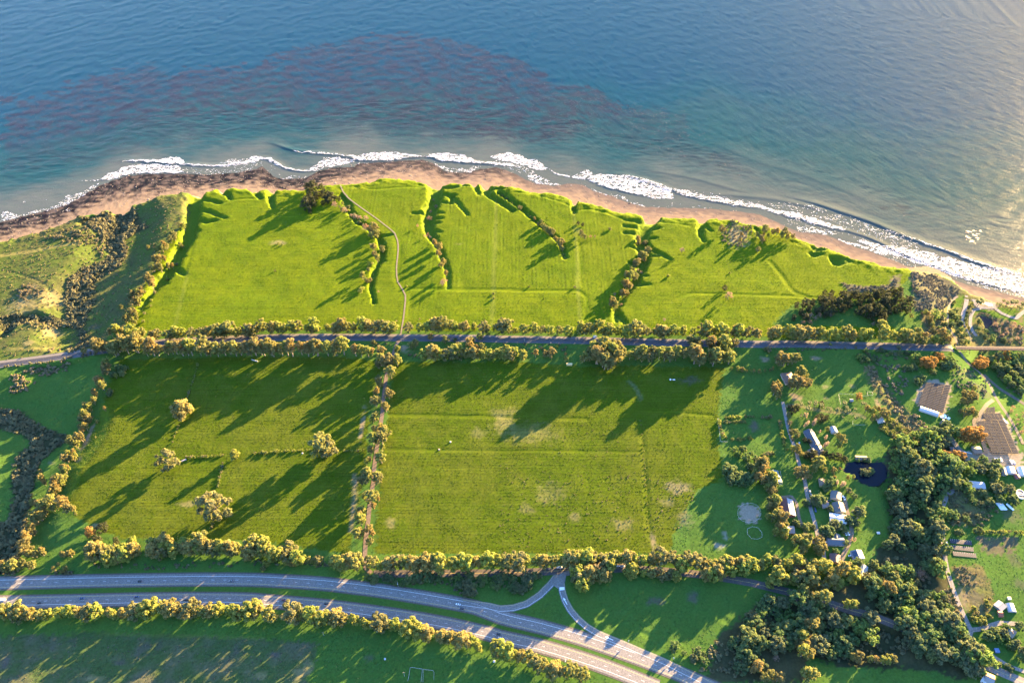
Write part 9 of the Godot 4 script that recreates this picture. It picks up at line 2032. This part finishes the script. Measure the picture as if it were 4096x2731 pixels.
	["oak","round_shrub_tree","bushy tree around the small grey-roofed cottage by the garden drive","tree","bushy trees around the garden cottage",[450.8,346.3,9.6,328,0,454.4,347.4,7,19,3,459.5,342.1,9.2,209,2,459.9,346.3,5.1,157,0,461.7,349.5,6.7,176,4,471.8,336.8,5.9,5,4,474,339,7.2,89,3,468.2,343.2,7.8,242,5,468.5,347.4,7.7,284,0,468.2,355.7,6.8,51,1,471.6,354.7,7.1,81,3,476.1,353.6,7.9,286,5,472.4,357.8,5.2,71,2,485,336.8,9,78,3,476.7,361.8,9.9,201,5,477,365.9,8.8,60,1,459.6,376.9,6.6,130,3,435.6,359.8,10.3,83,2,439.2,360.8,6,114,1,442,363.9,10.4,134,4,445.8,372,4.8,312,2,434.5,367.9,9,2,1,452.3,373,4.7,86,2]],
	["shrub","olive_shrub","olive shrub in the brushy plot beside the garden drive junction","shrub","shrubs of the brushy plot by the junction",[443.6,325,3.2,27,2,444.4,328.3,5.7,214,1,448.3,326.1,3.7,344,1,449.2,329.3,4,328,2,452.6,328.3,5,270,2,450,332.6,4.6,233,0,445.3,331.5,4.8,179,2,454.1,332.6,5.7,338,1,456.7,328.3,3.1,280,2,450.6,322.8,4.2,128,3,445.9,321.7,3.9,213,2,449.2,318.5,5.4,271,0,463.9,315.2,5.5,207,1,461.1,319.6,3.6,165,3,462.7,326.1,3.5,166,1,461.1,325,3.6,199,2,464.5,310.7,3.8,269,0,469,307.4,3,78,3]],
	["wind","lone_tree","lone golden eucalyptus with a forked bare trunk beside the hedge line in the left field","tree","lone trees of the left field",[-213,131.3,28.3,259,1]],
	["wind","lone_tree","lone golden eucalyptus with a forked bare trunk beside the hedge line in the left field","tree","lone trees of the left field",[-206.5,132.8,24.2,80,4]],
	["wind","lone_tree","lone greyish tree in the middle of the hedge line in the left field","tree","lone trees of the left field",[-309.2,139,15.3,100,0]],
	["wind","lone_tree","bulky lone tree with fallen timber at the western end of the hedge line","tree","lone trees of the left field",[-379.5,151,27.7,91,4]],
	["wind","lone_tree","lone tree standing in the shade north of the hedge line in the left field","tree","lone trees of the left field",[-384,78.5,25.2,219,2]],
	["wind","lone_tree","biggest lone round-crowned tree in the left field near the highway","tree","lone trees of the left field",[-312.2,211.5,34.6,277,4]],
	["shrub","hedge_shrub","low bush in the straggling hedge line across the left field","shrub","hedge lines across the left field",[-365.6,136.9,2.8,103,3,-363.1,136.9,2.1,281,0,-359.9,136.9,3.2,45,3,-356.1,137.5,2.7,277,0,-352.1,136.6,2.2,320,0,-348,136.4,3.1,187,0,-346.2,136,2.8,25,3,-343,136.3,2.2,312,3,-341.5,136.3,3.1,358,2,-337.1,135.6,2.3,298,2,-333.7,134.9,2.1,107,1,-330.3,135.4,2.6,317,2,-327,134.2,3,354,2,-324.9,134,1.8,263,3,-290,132.6,2.9,128,2,-285,131.2,2.3,191,1,-281.7,130.9,3.5,294,1,-291.5,131.9,1.6,113,3,-289,132,2.9,247,3,-284.9,130.9,1.7,197,1,-280,131.2,3,115,2,-277,131.1,3.7,184,1,-272.2,130.1,2.2,139,2,-269.3,130.3,2.2,135,2,-266.2,129.5,3.4,136,2,-264.2,129.4,2.9,245,2,-259.7,129.5,1.7,163,2,-256.4,129.5,2.6,301,1,-252.6,128.6,2.7,208,2,-247.6,129,3,69,0,-245.6,128.9,2.8,191,2,-241.4,128.2,2.3,356,0,-239.2,127.9,1.9,278,2,-236.9,127.5,2.1,318,2,-232.2,127.5,2,318,1,-228.2,127.5,1.7,127,3,-189.1,128.7,3.2,19,0,-186.7,128.1,2,216,1,-184.8,128.1,1.7,270,0,-181.1,128.5,2.9,359,2,-176.8,128.5,2.2,208,1,-173.7,128.4,2.5,96,3,-168.5,127.8,2.9,242,2,-388.5,-3.1,3,291,0,-387.9,-0.4,2.9,165,2,-387.9,3.8,1.9,132,1,-387.9,8.3,1.5,79,1,-387.9,11.3,1.8,219,2,-387.4,15.6,2.2,152,2,-387.3,16.8,2.6,256,0,-387.2,20.2,1.7,175,1,-387.7,23.2,2.1,181,0,-387,26.5,2.2,341,3,-387.6,30.4,2.2,358,0,-387,34.5,1.4,178,2,-387.2,39.7,2.4,93,1,-387.3,43.9,3,147,3,-386.9,47.1,1.6,131,2,-387.2,49,2.3,218,0,-386.7,52.9,1.7,143,0,-387.3,58.7,2.6,343,3,-386.7,60.4,3.6,15,1,-385.7,93.4,2.7,344,0,-386.2,97.4,1.8,12,3,-386.2,101.8,1.9,19,2,-386.4,103.7,1.4,272,3,-386.7,108.1,1.8,292,3,-386.1,110.4,1.8,236,2,-386.3,116.4,2,86,3,-322.7,145.6,2.4,201,3,-322,150.5,3.2,172,3,-322.1,154.8,3.1,38,2,-321.2,158,2.4,44,3,-321.5,161.7,1.7,300,1,-321.3,164.5,2.4,156,3,-320.6,168.9,1.7,224,0,-320.1,171.9,2.3,21,1,-320.5,176.8,2.4,78,1,-321.5,168.2,2.4,32,2,-320.7,172,1.7,313,2,-320.7,174.5,2.2,139,1,-314.9,218.4,3.1,86,3,-315.1,223.1,2.8,321,1,-314.8,227.1,3.2,76,3]],
	["shrub","olive_shrub","dark green bush beside the railway ballast","shrub","bushes beside the railway",[36.8,-30.6,3,43,3,56.5,-32.6,4,318,2,67.6,-30.6,3.4,95,1,74.2,-51.1,3.3,132,1,39.6,-28.7,3.3,112,1,410.2,-44.2,3.9,86,0,322,-24.9,8.2,261,3,318.9,-26.8,5.2,27,1,442.6,-23.9,6.8,150,2,486.3,-29.7,5.5,299,3,468.4,-19.2,3.5,18,2,472.8,-20.1,4.9,249,1,401.9,-36.4,3.4,49,2,432.6,-30.6,3.6,270,3,-71.8,-44.2,5.1,108,1]],
	["oak","round_shrub_tree","dark bush massed at the inland foot of the trestle approach","tree","dark bushes below the trestle approach",[431.4,-11.6,7.6,78,4,437.5,-13.5,5.1,275,2,445,-15.4,4.9,315,3,448,-11.6,5.7,102,0,438.7,-7.9,7.2,216,1,432.6,-6,4.7,60,2,457.5,-24.9,4.3,318,5,463.1,-24.9,6,317,3,468.7,-24.9,3.7,195,3,484.3,-21.1,5.5,358,2,492.6,-21.1,5.1,7,3,499,-19.2,6.7,68,1,482.9,5.1,6.5,174,0,528.2,-19.2,6.2,329,4,535.9,-17.3,5.9,193,5,547.7,-19.3,5,132,4]],
	["shrub","hedge_shrub","tiny bush on the fence line down the middle of the big right field","shrub","bushes on the fence line of the right field",[149.3,84.7,1.7,127,1,149.7,91.4,1.2,220,3,149,98,1,7,0,149.1,105.2,1.5,151,3,149.7,109.9,0.9,254,1,148.5,118.5,1.4,22,0,147.9,124.8,1.7,228,0,148.4,129.3,2,217,2,147.9,134.9,0.8,346,3,147.1,139.5,1.7,248,3,147.4,147,1.6,289,1,147.3,152.2,1.3,140,3,146.9,159.3,1.4,349,0,146,167,1.8,143,3,145.1,172.6,1.3,320,3,146.3,165.8,0.9,261,2,146.3,174.5,1.7,36,1,146.3,179.1,1.2,83,0,145.2,188.2,1.6,102,3,145.1,196.3,1.3,91,1,144.4,199.2,2,186,0,143.5,207.7,1.2,56,2,143.7,213.1,0.9,184,1,143.2,218.3,1.3,279,2,142.8,221.7,1.2,80,3,142.5,226.6,1.4,283,1,142.7,231.7,1.2,258,2]],
]
const HOUSES := [
	["house","house with a hipped brown tile roof sheltered by tall eucalyptus",335.5,21.5,-1.41,16.2,13,3.4,2.6,[0.5,0.46,0.38],[0.12,0.065,0.043],[0.12,0.065,0.043],"hip","",1],
	["house","long low house with a slate-blue roof beside a circular drive",343,117.1,-1.382,31.3,10.5,3.2,2.6,[0.42,0.42,0.42],[0.043,0.052,0.068],[0.043,0.052,0.068],"gable","",1],
	["garage_wing","short slate-roofed garage wing below the long slate-blue house",338.9,132.8,-1.296,9.2,10,3,2.2,[0.42,0.42,0.42],[0.043,0.052,0.068],[0.1,0.08,0.065],"gable","",0],
	["cottage","little grey-roofed cottage between garden trees and the green pasture",369.9,100.1,-1.437,7.5,7,2.8,1.8,[0.5,0.5,0.5],[0.15,0.16,0.175],[0.225,0.225,0.225],"gable","",0],
	["cottage","white cottage tucked between trees at the edge of the palm drive",428,85.4,-1.479,7.6,7,3,2,[0.72,0.72,0.7],[0.3,0.3,0.3],[0.3,0.3,0.3],"gable","",0],
	["pump_shed","tiny wooden shed inside the fenced corner of the pasture",402.9,55.8,-0.066,3,3,2.4,1,[0.3,0.24,0.2],[0.2,0.2,0.2],[0.2,0.2,0.2],"gable","",0],
	["barn","long barn with one rust-red and one blue-grey roof slope",293.1,205.2,-1.617,19.1,13,4,3.2,[0.3,0.1,0.08],[0.2,0.225,0.26],[0.1,0.037,0.033],"gable","",0],
	["shed","pergola-like shed with pale lattice panels on its roof",289.5,231,-0.099,9.7,8,2.8,0.9,[0.35,0.3,0.26],[0.21,0.185,0.17],[0.175,0.155,0.145],"gable","",0],
	["cottage","cottage with a tan pyramid roof among dark garden trees",338.4,172.8,-0.087,6,10,3,2.8,[0.4,0.32,0.25],[0.165,0.125,0.085],[0.165,0.125,0.085],"hip","",0],
	["cottage","small grey-roofed cottage beside the white car on the drive",349,189.5,-1.894,9.1,11,3,2.4,[0.45,0.43,0.4],[0.1,0.095,0.09],[0.12,0.11,0.1],"gable","",0],
	["cottage","cottage with a sunlit tan roof slope halfway along the drive",348,204.4,-1.562,11.4,11,3,2.4,[0.5,0.47,0.4],[0.18,0.14,0.09],[0.085,0.08,0.075],"gable","",1],  # sunlight painted into the tan slope, the other slope kept darker
	["cottage","half-hidden cottage with a pinkish roof behind a round tree",334.3,200.4,0.149,6.7,7,2.8,2,[0.5,0.4,0.35],[0.17,0.13,0.12],[0.17,0.13,0.12],"gable","",0],
	["house","bright white flat-roofed house in the middle of the cottages",343.6,217.8,-0.179,16.3,10,3.2,0.7,[0.72,0.72,0.7],[0.39,0.39,0.39],[0.39,0.39,0.39],"gable","",0],
	["house","blue-grey roofed house with a rear wing beside two white cars",333.8,244.6,-0.041,17,9,3,2.4,[0.4,0.42,0.45],[0.075,0.09,0.107],[0.075,0.09,0.107],"gable","",0],
	["house_wing","square rear wing of the blue-grey roofed house",335.8,239.5,-1.745,4.8,8,3,2,[0.4,0.42,0.45],[0.07,0.085,0.1],[0.07,0.085,0.1],"gable","",0],
	["cottage","red-brown roofed cottage at the foot of the drive",328.3,264.8,-1.786,9.2,10,3,2.2,[0.35,0.25,0.22],[0.125,0.07,0.06],[0.095,0.055,0.05],"gable","",0],
	["house","white house with dark solar panels on its roof",352,260.4,-1.476,8.7,11,3,1.8,[0.72,0.72,0.7],[0.275,0.28,0.29],[0.1,0.11,0.13],"gable","",2],
	["cabin","long white metal-roofed cabin under the oaks",351.5,278.8,-2.019,13.7,9,3,1.8,[0.5,0.5,0.46],[0.275,0.265,0.24],[0.275,0.265,0.24],"gable","",0],
	["stable","stable with a teal roof behind the golden tree row",287.4,165.7,-1.477,14.3,12,3.4,2.6,[0.4,0.4,0.4],[0.05,0.13,0.15],[0.225,0.19,0.13],"gable","",0],  # roof slopes differ in colour, teal and tan
	["mobile_home","long white mobile home with a ribbed roof in the brush",506.4,175.7,-0.112,15.1,8,3,1,[0.72,0.72,0.7],[0.33,0.335,0.34],[0.3,0.3,0.3],"gable","",0],
	["grey_shed","narrow grey shed beside the white hooped shed",542.6,157.5,-1.763,8.9,5,2.8,1,[0.3,0.3,0.3],[0.08,0.085,0.09],[0.08,0.085,0.09],"gable","",0],
	["red_shed","little red-roofed shed below the white hooped shed",554.8,164.4,-1.429,3.9,5,2.5,1,[0.3,0.12,0.1],[0.165,0.05,0.04],[0.165,0.05,0.04],"gable","",0],
	["cottage","cottage with grey-tan roof among bushes by the garden drive",474.9,342.8,-0.796,6.7,9,3,2.2,[0.5,0.45,0.38],[0.125,0.11,0.1],[0.21,0.16,0.11],"gable","",1],
	["garden_shed","orange-roofed garden shed on the lawn",472.9,323.4,-0.066,3.3,6,2.4,1.2,[0.4,0.2,0.12],[0.275,0.065,0.03],[0.275,0.065,0.03],"gable","",0],
	["machine_shed","grey metal machine shed beside the glass greenhouse",475.6,315.6,0.603,7.8,8,2.6,1,[0.3,0.33,0.36],[0.15,0.165,0.18],[0.15,0.165,0.18],"gable","",0],
	["roadside_barn","orange-roofed building beside the paved lane",437.3,386.8,-0.487,7.3,9,3.4,1.6,[0.5,0.48,0.44],[0.25,0.08,0.035],[0.2,0.19,0.18],"gable","",0],
	["white_annex","white-roofed annex beside the orange-roofed building",432.9,387.4,-0.78,3.5,7,2.8,0.7,[0.72,0.72,0.7],[0.36,0.36,0.35],[0.36,0.36,0.35],"gable","",0],
	["yard_hut","hut with a brown and white roof at the edge of the gravel yard",523.8,128.9,0,8.6,9,3,1.2,[0.4,0.3,0.22],[0.25,0.17,0.1],[0.17,0.11,0.075],"gable","",0],
	["brown_barn","brown barn half hidden by trees below the first nursery bed",502.3,92.1,-0.853,11.2,9,3,2,[0.2,0.16,0.13],[0.08,0.07,0.065],[0.15,0.11,0.07],"gable","",0],
	["pond_shed","low open shed on the bank of the ranch pond",390.7,139.5,-0.051,12,5,2.4,0.8,[0.3,0.22,0.17],[0.11,0.075,0.06],[0.11,0.075,0.06],"gable","",0],
	["yard_shed","small dark shed at the corner of the gravel yard",496.7,128.2,-0.091,4.9,6,2.6,0.8,[0.18,0.15,0.13],[0.06,0.055,0.055],[0.06,0.055,0.055],"gable","",0],
]
const VAULTS := [
	["greenhouse","white hooped greenhouse along the foot of the first nursery bed",489.7,72,-0.48,20.8,8,3.4,[0.4,0.39,0.37],"greenhouse"],
	["hooped_shed","white barrel-roofed shed beside a narrow grey shed",551.5,156.1,-1.7,9.2,11,4,[0.45,0.45,0.46],"shed"],
	["hooped_shed","white barrel-roofed shed alone at the eastern end of the yard",564.1,158,-1.699,11.4,11,4,[0.45,0.45,0.46],"shed"],
	["greenhouse","glass greenhouse with white frame on the lawn",486.4,317.1,-1.625,8.8,8,3,[0.3,0.32,0.35],"greenhouse"],
]
const SHADES := [
	["shade_house","big shade house of dark cloth panels beside the white greenhouse",[500.6,28.8,528.5,33.4,503.8,76.5,479.9,62.1],16,4,2.9],
	["shade_house","long shade house of dark cloth panels beside the gravel yard",[540,87.8,571.7,85.5,569.3,134,539.3,133.2],22,4,2.9],
	["shade_house","small upper shade house joined to the long one",[549.7,77.3,571.4,75.6,571.6,84.7,550,87],5,5,3.2],
	["frame_house","uncovered pale growing frame above the small shade house",[559.3,66.9,569.6,65.2,566.1,75.1,553.2,76.2],6,3,2.4],
]
const FENCES := [
	["ring_fence","round rail fence enclosing the sandy riding ring",[264.4,209.8,263.1,213.5,260.6,216.8,257.4,219.5,253.6,221.1,249.7,221.7,246,221.1,242.9,219.5,240.6,216.8,239.5,213.5,239.6,209.8,240.9,206.1,243.3,202.7,246.5,200,250.3,198.3,254.3,197.7,258.1,198.3,261.3,200,263.5,202.7,264.6,206.1],1.4,[0.4,0.38,0.35],true],
	["pen_fence","eight-sided pale rail pen on the shaded grass",[246.4,229,252.5,226.3,257.8,227.8,260.8,234.2,259.3,239.4,254.1,241.3,248.2,240.5,245,234.8],1.4,[0.45,0.46,0.44],true],
	["pasture_fence","rail fence around the corner of the palm pasture",[424.7,49,417.4,47.8,410.2,46.2,401.4,45.3,390.8,44.5,389.7,53.2,388.8,63.9],1.3,[0.4,0.36,0.3],false],
	["small_pen","small square pen against the scrub at the pasture end",[426,41.8,431.4,41.8,431.7,47.2,424.9,46.7],1.3,[0.45,0.42,0.36],true],
	["corral_fence","twin rectangular corral on the dark grass below the highway trees",[-95.5,388.3,-94.1,375.4,-83,377.3,-83.3,389.3],1.5,[0.35,0.36,0.38],false],
	["corral_fence","second rectangle of the corral on the dark grass below the highway trees",[-81.5,389.3,-82.2,377.5,-71.9,378.8,-71.8,389.3],1.5,[0.33,0.34,0.36],false],
	["court_fence","wire fence beside the teal-roofed stable",[294,156.7,296.4,156.7,294.9,174.5,290.5,174.7],2.2,[0.4,0.42,0.42],false],
	["orchard_fence","pale wire fence round the square paddock garden",[240.2,81.8,237.4,115.7,246.5,115.7],1.3,[0.4,0.4,0.38],false],
	["lawn_fence","thin rail fence round the lawn below the palm drive",[396.8,84.9,395,91.5,410.8,91.7],1.1,[0.35,0.4,0.33],false],
]
const POLES := [
	["street_lamp","tall lamp post on the verge before the exit ramp",-113.1,294.1,10,"lamp post",0.2],
	["street_lamp","tall lamp post beside the lower carriageway among the trees",49.2,370.8,9,"lamp post",0],
	["road_sign","road sign on the verge above the middle of the entry ramp",110.2,351,4,"sign",-0.4],
	["road_sign","road sign on the verge above the lower end of the entry ramp",150.8,367.6,4,"sign",-0.4],
	["utility_pole","wooden pole beside the lower end of the farm road",-99,383.4,9,"pole",0],
	["utility_pole","wooden pole standing in the corner of the field below the highway trees",-179,344.9,8,"pole",0.4],
	["signal_mast","thin signal mast beside the track above the big clump",91.9,-50.5,6,"signal",0],
	["signal_mast","thin signal mast beside the bushes by the track",15.6,-41.9,6,"signal",0],
	["utility_pole","wooden pole on the verge of the garden lane",448.8,372,8,"pole",0.5],
]
const BOXES := [
	["farm_trailer","yellow-tan farm trailer parked at the top of the big field",70.8,-2.3,0,7,2.4,2.6,[0.45,0.33,0.13],[0.5,0.38,0.17],"trailer"],
	["relay_cabinet","white equipment cabinet beside the track",104.7,-49.7,0,2.6,2.4,2,[0.7,0.7,0.7],[0.6,0.6,0.6],"cabinet"],
	["relay_cabinet","small grey cabinet next to the white one beside the track",107.1,-50.5,0,1.6,1.8,1.4,[0.4,0.4,0.4],[0.45,0.45,0.45],"cabinet"],
	["beehive","white box hive in the shaded grass south of the eastern clump",192.5,22.2,0,1.6,1.2,1.6,[0.75,0.75,0.75],[0.7,0.7,0.7],"hive"],
	["feed_trough","pale trough in the shaded grass beside the white hive",196.7,22.2,0,3,0.8,1.2,[0.6,0.55,0.5],[0.6,0.55,0.5],"trough"],
	["well_box","white box standing in the open field east of the farm road",-70.1,116.2,0,1.5,1.2,1.4,[0.4,0.4,0.38],[0.4,0.4,0.38],"box"],
	["well_box","pinkish stump-like box on the field track east of the farm road",-82.4,126.6,0,1.6,1,1.6,[0.4,0.28,0.24],[0.35,0.25,0.2],"box"],
	["water_trough","white trough beside the hedge line in the left field",-235.9,131.9,0,1.4,0.8,1.4,[0.45,0.45,0.42],[0.3,0.3,0.3],"trough"],
	["fallen_log","pale bleached log lying at the top of the left field",-319.3,-9.4,-0.35,9,0.7,0.9,[0.4,0.37,0.34],[0.4,0.37,0.34],"log"],
	["fallen_log","bleached timber heap at the foot of the bulky lone tree",-368.3,142,0.5,8,0.8,1.2,[0.36,0.31,0.27],[0.36,0.31,0.27],"log"],
	["white_box","white box on the dark grass beneath the highway trees",-16.6,369.8,0,1.8,1.2,1.8,[0.4,0.4,0.4],[0.4,0.4,0.4],"box"],
	["grey_box","grey bin on the dark grass beneath the highway trees",-118.5,367.7,0,1.4,1.6,1.4,[0.35,0.37,0.4],[0.35,0.37,0.4],"box"],
	["plant_table","first long white plant table in the row of four, beside the scrub",520.9,201.5,0.25,2,0.8,9,[0.66,0.66,0.64],[0.6,0.6,0.58],"table"],
	["plant_table","second long white plant table in the row of four",522.5,201.5,0.25,2,0.8,9,[0.66,0.66,0.64],[0.6,0.6,0.58],"table"],
	["plant_table","third long white plant table in the row of four",524.2,201.5,0.25,2,0.8,9,[0.66,0.66,0.64],[0.6,0.6,0.58],"table"],
	["plant_table","fourth long white plant table in the row, nearest the single one",525.9,201.5,0.25,2,0.8,9,[0.66,0.66,0.64],[0.6,0.6,0.58],"table"],
	["plant_table","single long white plant table apart from the row of four",532.2,202.3,0.5,2,0.8,9,[0.7,0.7,0.68],[0.66,0.66,0.64],"table"],
	["pallet_stack","flat white sheet-covered pallet left of the pallet heap",502.2,80,0,3.4,1.1,2.6,[0.72,0.72,0.72],[0.75,0.75,0.75],"pallet"],
	["pallet_stack","upright white crate in the pallet heap below the first shade house",505.9,77.9,0.4,3.4,1.1,2.6,[0.72,0.72,0.72],[0.75,0.75,0.75],"pallet"],
	["pallet_stack","big white sheet-covered pallet nearest the brown barn",509.2,82.2,0.8,3.4,1.1,2.6,[0.72,0.72,0.72],[0.75,0.75,0.75],"pallet"],
	["pallet_stack","white crate wedged in the middle of the pallet heap",505.8,80.3,1.2,3.4,1.1,2.6,[0.72,0.72,0.72],[0.75,0.75,0.75],"pallet"],
	["stone_curb","long pale concrete kerb beside the long shade house",575,84,0.4,2,0.8,8,[0.5,0.5,0.5],[0.55,0.55,0.55],"kerb"],
	["log_barrier","pale log laid along the yard entrance",511.2,130.1,-0.3,14,0.6,0.8,[0.45,0.42,0.4],[0.45,0.42,0.4],"barrier"],
	["tool_box","white crate on the lawn above the glass greenhouse",488.6,307.2,0,3,1.6,2.6,[0.55,0.5,0.42],[0.6,0.55,0.46],"crate"],
	["blue_tent","round blue tent on the grass below the garden bushes",455.6,359.8,0,4.2,2,4,[0.04,0.09,0.2],[0.06,0.12,0.25],"tent"],
	["garden_table","white garden table on the grass beside the cottages",325.8,244.2,0,2.4,0.8,1.6,[0.72,0.72,0.72],[0.72,0.72,0.72],"table"],
	["hay_ring","pale round bale ring in the middle of the shaded meadow",382.1,233.7,0,3,0.9,2.4,[0.42,0.42,0.4],[0.42,0.42,0.4],"feeder"],
]
const TANKS := [
	["open round white-rimmed tank above its twin",550.4,184.2,3.75,1.4],
	["open round white-rimmed tank below its twin",549.4,188.5,3.75,1.4],
	["narrow white tank leaning beside the two round tanks",547,185.8,1.8,1.4],
]
const BEDS := [
	["farthest of three dark fabric-covered planting beds",464.1,244.4,-0.106,21.6,5],
	["middle of three dark fabric-covered planting beds",462.9,251.8,-0.118,22.3,5],
	["nearest to the bright bushes of three dark planting beds",462.7,258.9,-0.114,22.9,5],
]
const RAMADAS := [
	["dark-roofed picnic shelter on the beach car park",631.2,-124.4,-0.15,4.5,3,[0.16,0.1,0.08]],
	["white-roofed picnic shelter on the beach car park",640.5,-120.3,-0.15,3,2.2,[0.75,0.75,0.74]],
	["small white shelter beside the white-roofed picnic shelter",637.2,-121.6,-0.15,1.4,1.6,[0.75,0.75,0.74]],
]
const CARS := [
	["car","black car on the far carriageway beside the golden clumps",-371.6,288.6,3.158,"sedan",[0.015,0.015,0.018],"cars driving on the highway","car",0.28],
	["car","dark car just ahead of the sun streaks on the far carriageway",-280.3,288.3,3.135,"sedan",[0.14,0.15,0.16],"cars driving on the highway","car",0.28],
	["car","white car side by side with a dark car before the exit ramp",-52.7,313.3,2.949,"sedan",[0.72,0.72,0.72],"cars driving on the highway","car",0.28],
	["car","dark car side by side with a white car before the exit ramp",-48.9,317.5,2.934,"sedan",[0.015,0.015,0.018],"cars driving on the highway","car",0.28],
	["car","white van at the western end of the near carriageway",-499.9,308.8,0.022,"van",[0.72,0.72,0.72],"cars driving on the highway","car",0.28],
	["car","black car behind the white van on the near carriageway",-462.8,311.6,0.019,"sedan",[0.015,0.015,0.018],"cars driving on the highway","car",0.28],
	["car","dark blue car in the inner lane of the near carriageway",-422.6,306.9,0.028,"sedan",[0.03,0.06,0.14],"cars driving on the highway","car",0.28],
	["car","dark car hugging the median of the near carriageway",-369.4,305.2,0.018,"sedan",[0.03,0.06,0.14],"cars driving on the highway","car",0.28],
	["car","tan pickup on the near carriageway among sun streaks",-319.8,307.9,0.005,"pickup",[0.14,0.1,0.07],"cars driving on the highway","car",0.28],
	["car","dark red car on the near carriageway past the sun streaks",-224.1,308.7,-0.084,"sedan",[0.16,0.03,0.02],"cars driving on the highway","car",0.28],
	["car","black car in the inner lane of the near carriageway",-181.5,312.6,-0.11,"suv",[0.015,0.015,0.018],"cars driving on the highway","car",0.28],
	["car","dark car in the inner lane beside a silver car",-12.6,343.4,-0.262,"sedan",[0.015,0.015,0.018],"cars driving on the highway","car",0.28],
	["car","silver car in the outer lane beside a dark car",-11,347.3,-0.262,"sedan",[0.4,0.41,0.42],"cars driving on the highway","car",0.28],
	["car","dark car parked in the shade west of the white pickup",35.8,275.1,0,"sedan",[0.14,0.15,0.16],"vehicles parked along the frontage road","car",0.28],
	["car","white pickup parked at the ramp junction",47.9,273.3,0,"pickup",[0.72,0.72,0.72],"vehicles parked along the frontage road","car",0.28],
	["car","grey car tucked beside the white pickup",52.8,272.6,1.2,"sedan",[0.14,0.15,0.16],"vehicles parked along the frontage road","car",0.28],
	["car","silver car parked in front of the white camper",59.3,273.1,0,"sedan",[0.4,0.41,0.42],"vehicles parked along the frontage road","car",0.28],
	["car","dark car parked behind the white camper",77,272.2,0,"sedan",[0.14,0.1,0.07],"vehicles parked along the frontage road","car",0.28],
	["car","black car second behind the white camper",82.4,272.3,0,"suv",[0.015,0.015,0.018],"vehicles parked along the frontage road","car",0.28],
	["car","white car half hidden by the round golden tree",106.6,271.8,0,"sedan",[0.72,0.72,0.72],"vehicles parked along the frontage road","car",0.28],
	["car","white estate car parked beyond the round golden tree",111.6,272,0,"suv",[0.72,0.72,0.72],"vehicles parked along the frontage road","car",0.28],
	["car","white car parked on the field side beneath the trees",81.5,281.5,0.1,"sedan",[0.72,0.72,0.72],"vehicles parked along the frontage road","car",0.28],
	["car","pale yellow car parked on the field side beneath the trees",91.6,280.7,0,"sedan",[0.6,0.6,0.42],"vehicles parked along the frontage road","car",0.28],
	["camper","white camper van parked beside the frontage road",67.5,271.8,0.02,"camper",[0.72,0.72,0.72],"vehicles parked along the frontage road","camper",0.28],
	["car","silver car parked on the ranch lane behind a dark one",322.9,183.2,1.45,"suv",[0.4,0.41,0.42],"vehicles parked around the ranch cottages","car",0.28],
	["car","dark car with pale roof parked on the ranch lane",323.1,188,1.45,"sedan",[0.14,0.15,0.16],"vehicles parked around the ranch cottages","car",0.28],
	["car","car parked in the shade of the ranch lane",319.4,200.3,1.45,"sedan",[0.015,0.015,0.018],"vehicles parked around the ranch cottages","car",0.28],
	["car","blue pickup parked beside the ranch lane",323.1,206,1.5,"pickup",[0.03,0.06,0.14],"vehicles parked around the ranch cottages","car",0.28],
	["car","white pickup on the cottage drive",357.3,191,-1.3,"pickup",[0.72,0.72,0.72],"vehicles parked around the ranch cottages","car",0.28],
	["car","white car beside another white car by the blue-grey house",350.3,234.5,-1.2,"sedan",[0.72,0.72,0.72],"vehicles parked around the ranch cottages","car",0.28],
	["car","silver car beside a white car by the blue-grey house",347.5,234.9,-1.2,"sedan",[0.4,0.41,0.42],"vehicles parked around the ranch cottages","car",0.28],
	["car","white car on the paved pad of the solar-roofed house",345.6,260.5,0,"sedan",[0.72,0.72,0.72],"vehicles parked around the ranch cottages","car",0.28],
	["car","dark car beside the red-brown roofed cottage",321.7,269.1,0.1,"sedan",[0.015,0.015,0.018],"vehicles parked around the ranch cottages","car",0.28],
	["car","dark car on the gravel by the cottage",340.7,194.6,0,"sedan",[0.015,0.015,0.018],"vehicles parked around the ranch cottages","car",0.28],
	["car","pale blue car on the circular drive",326.3,118.5,1.2,"sedan",[0.3,0.36,0.4],"vehicles parked around the ranch cottages","car",0.28],
	["car","dark car on the circular drive",325.8,123.4,1.2,"sedan",[0.015,0.015,0.018],"vehicles parked around the ranch cottages","car",0.28],
	["car","white pickup on the creek road beneath the oaks",448.5,246.9,1.4,"pickup",[0.72,0.72,0.72],"vehicles parked around the ranch cottages","car",0.28],
	["truck","flatbed truck with a dark load in the gravel yard",544,139.7,-0.12,"flatbed",[0.3,0.3,0.3],"trucks in the gravel yard","truck",0.28],
	["truck","white-cabbed flatbed truck beside the loaded one",543.6,142.5,-0.12,"flatbed",[0.72,0.72,0.72],"trucks in the gravel yard","truck",0.28],
	["truck","pale van parked beside a blue one in the yard",556.3,145,-1.4,"van",[0.4,0.41,0.42],"trucks in the gravel yard","truck",0.28],
	["truck","blue van parked beside a pale one in the yard",558.8,145.6,-1.4,"van",[0.05,0.12,0.24],"trucks in the gravel yard","truck",0.28],
]
const PAVED := [
	[622.7,-133.9,633,-132,651.7,-125.5,647.7,-115.3,630.9,-114.8,623.8,-116.3,621.7,-120.9],
	[40.1,292.2,44.3,283.6,50.5,278.5,62.7,275.1,62.4,279.2,54.3,282.1,52,290.1,45.8,296.5],
]
const BOAT := [540.5,156,-1.2]
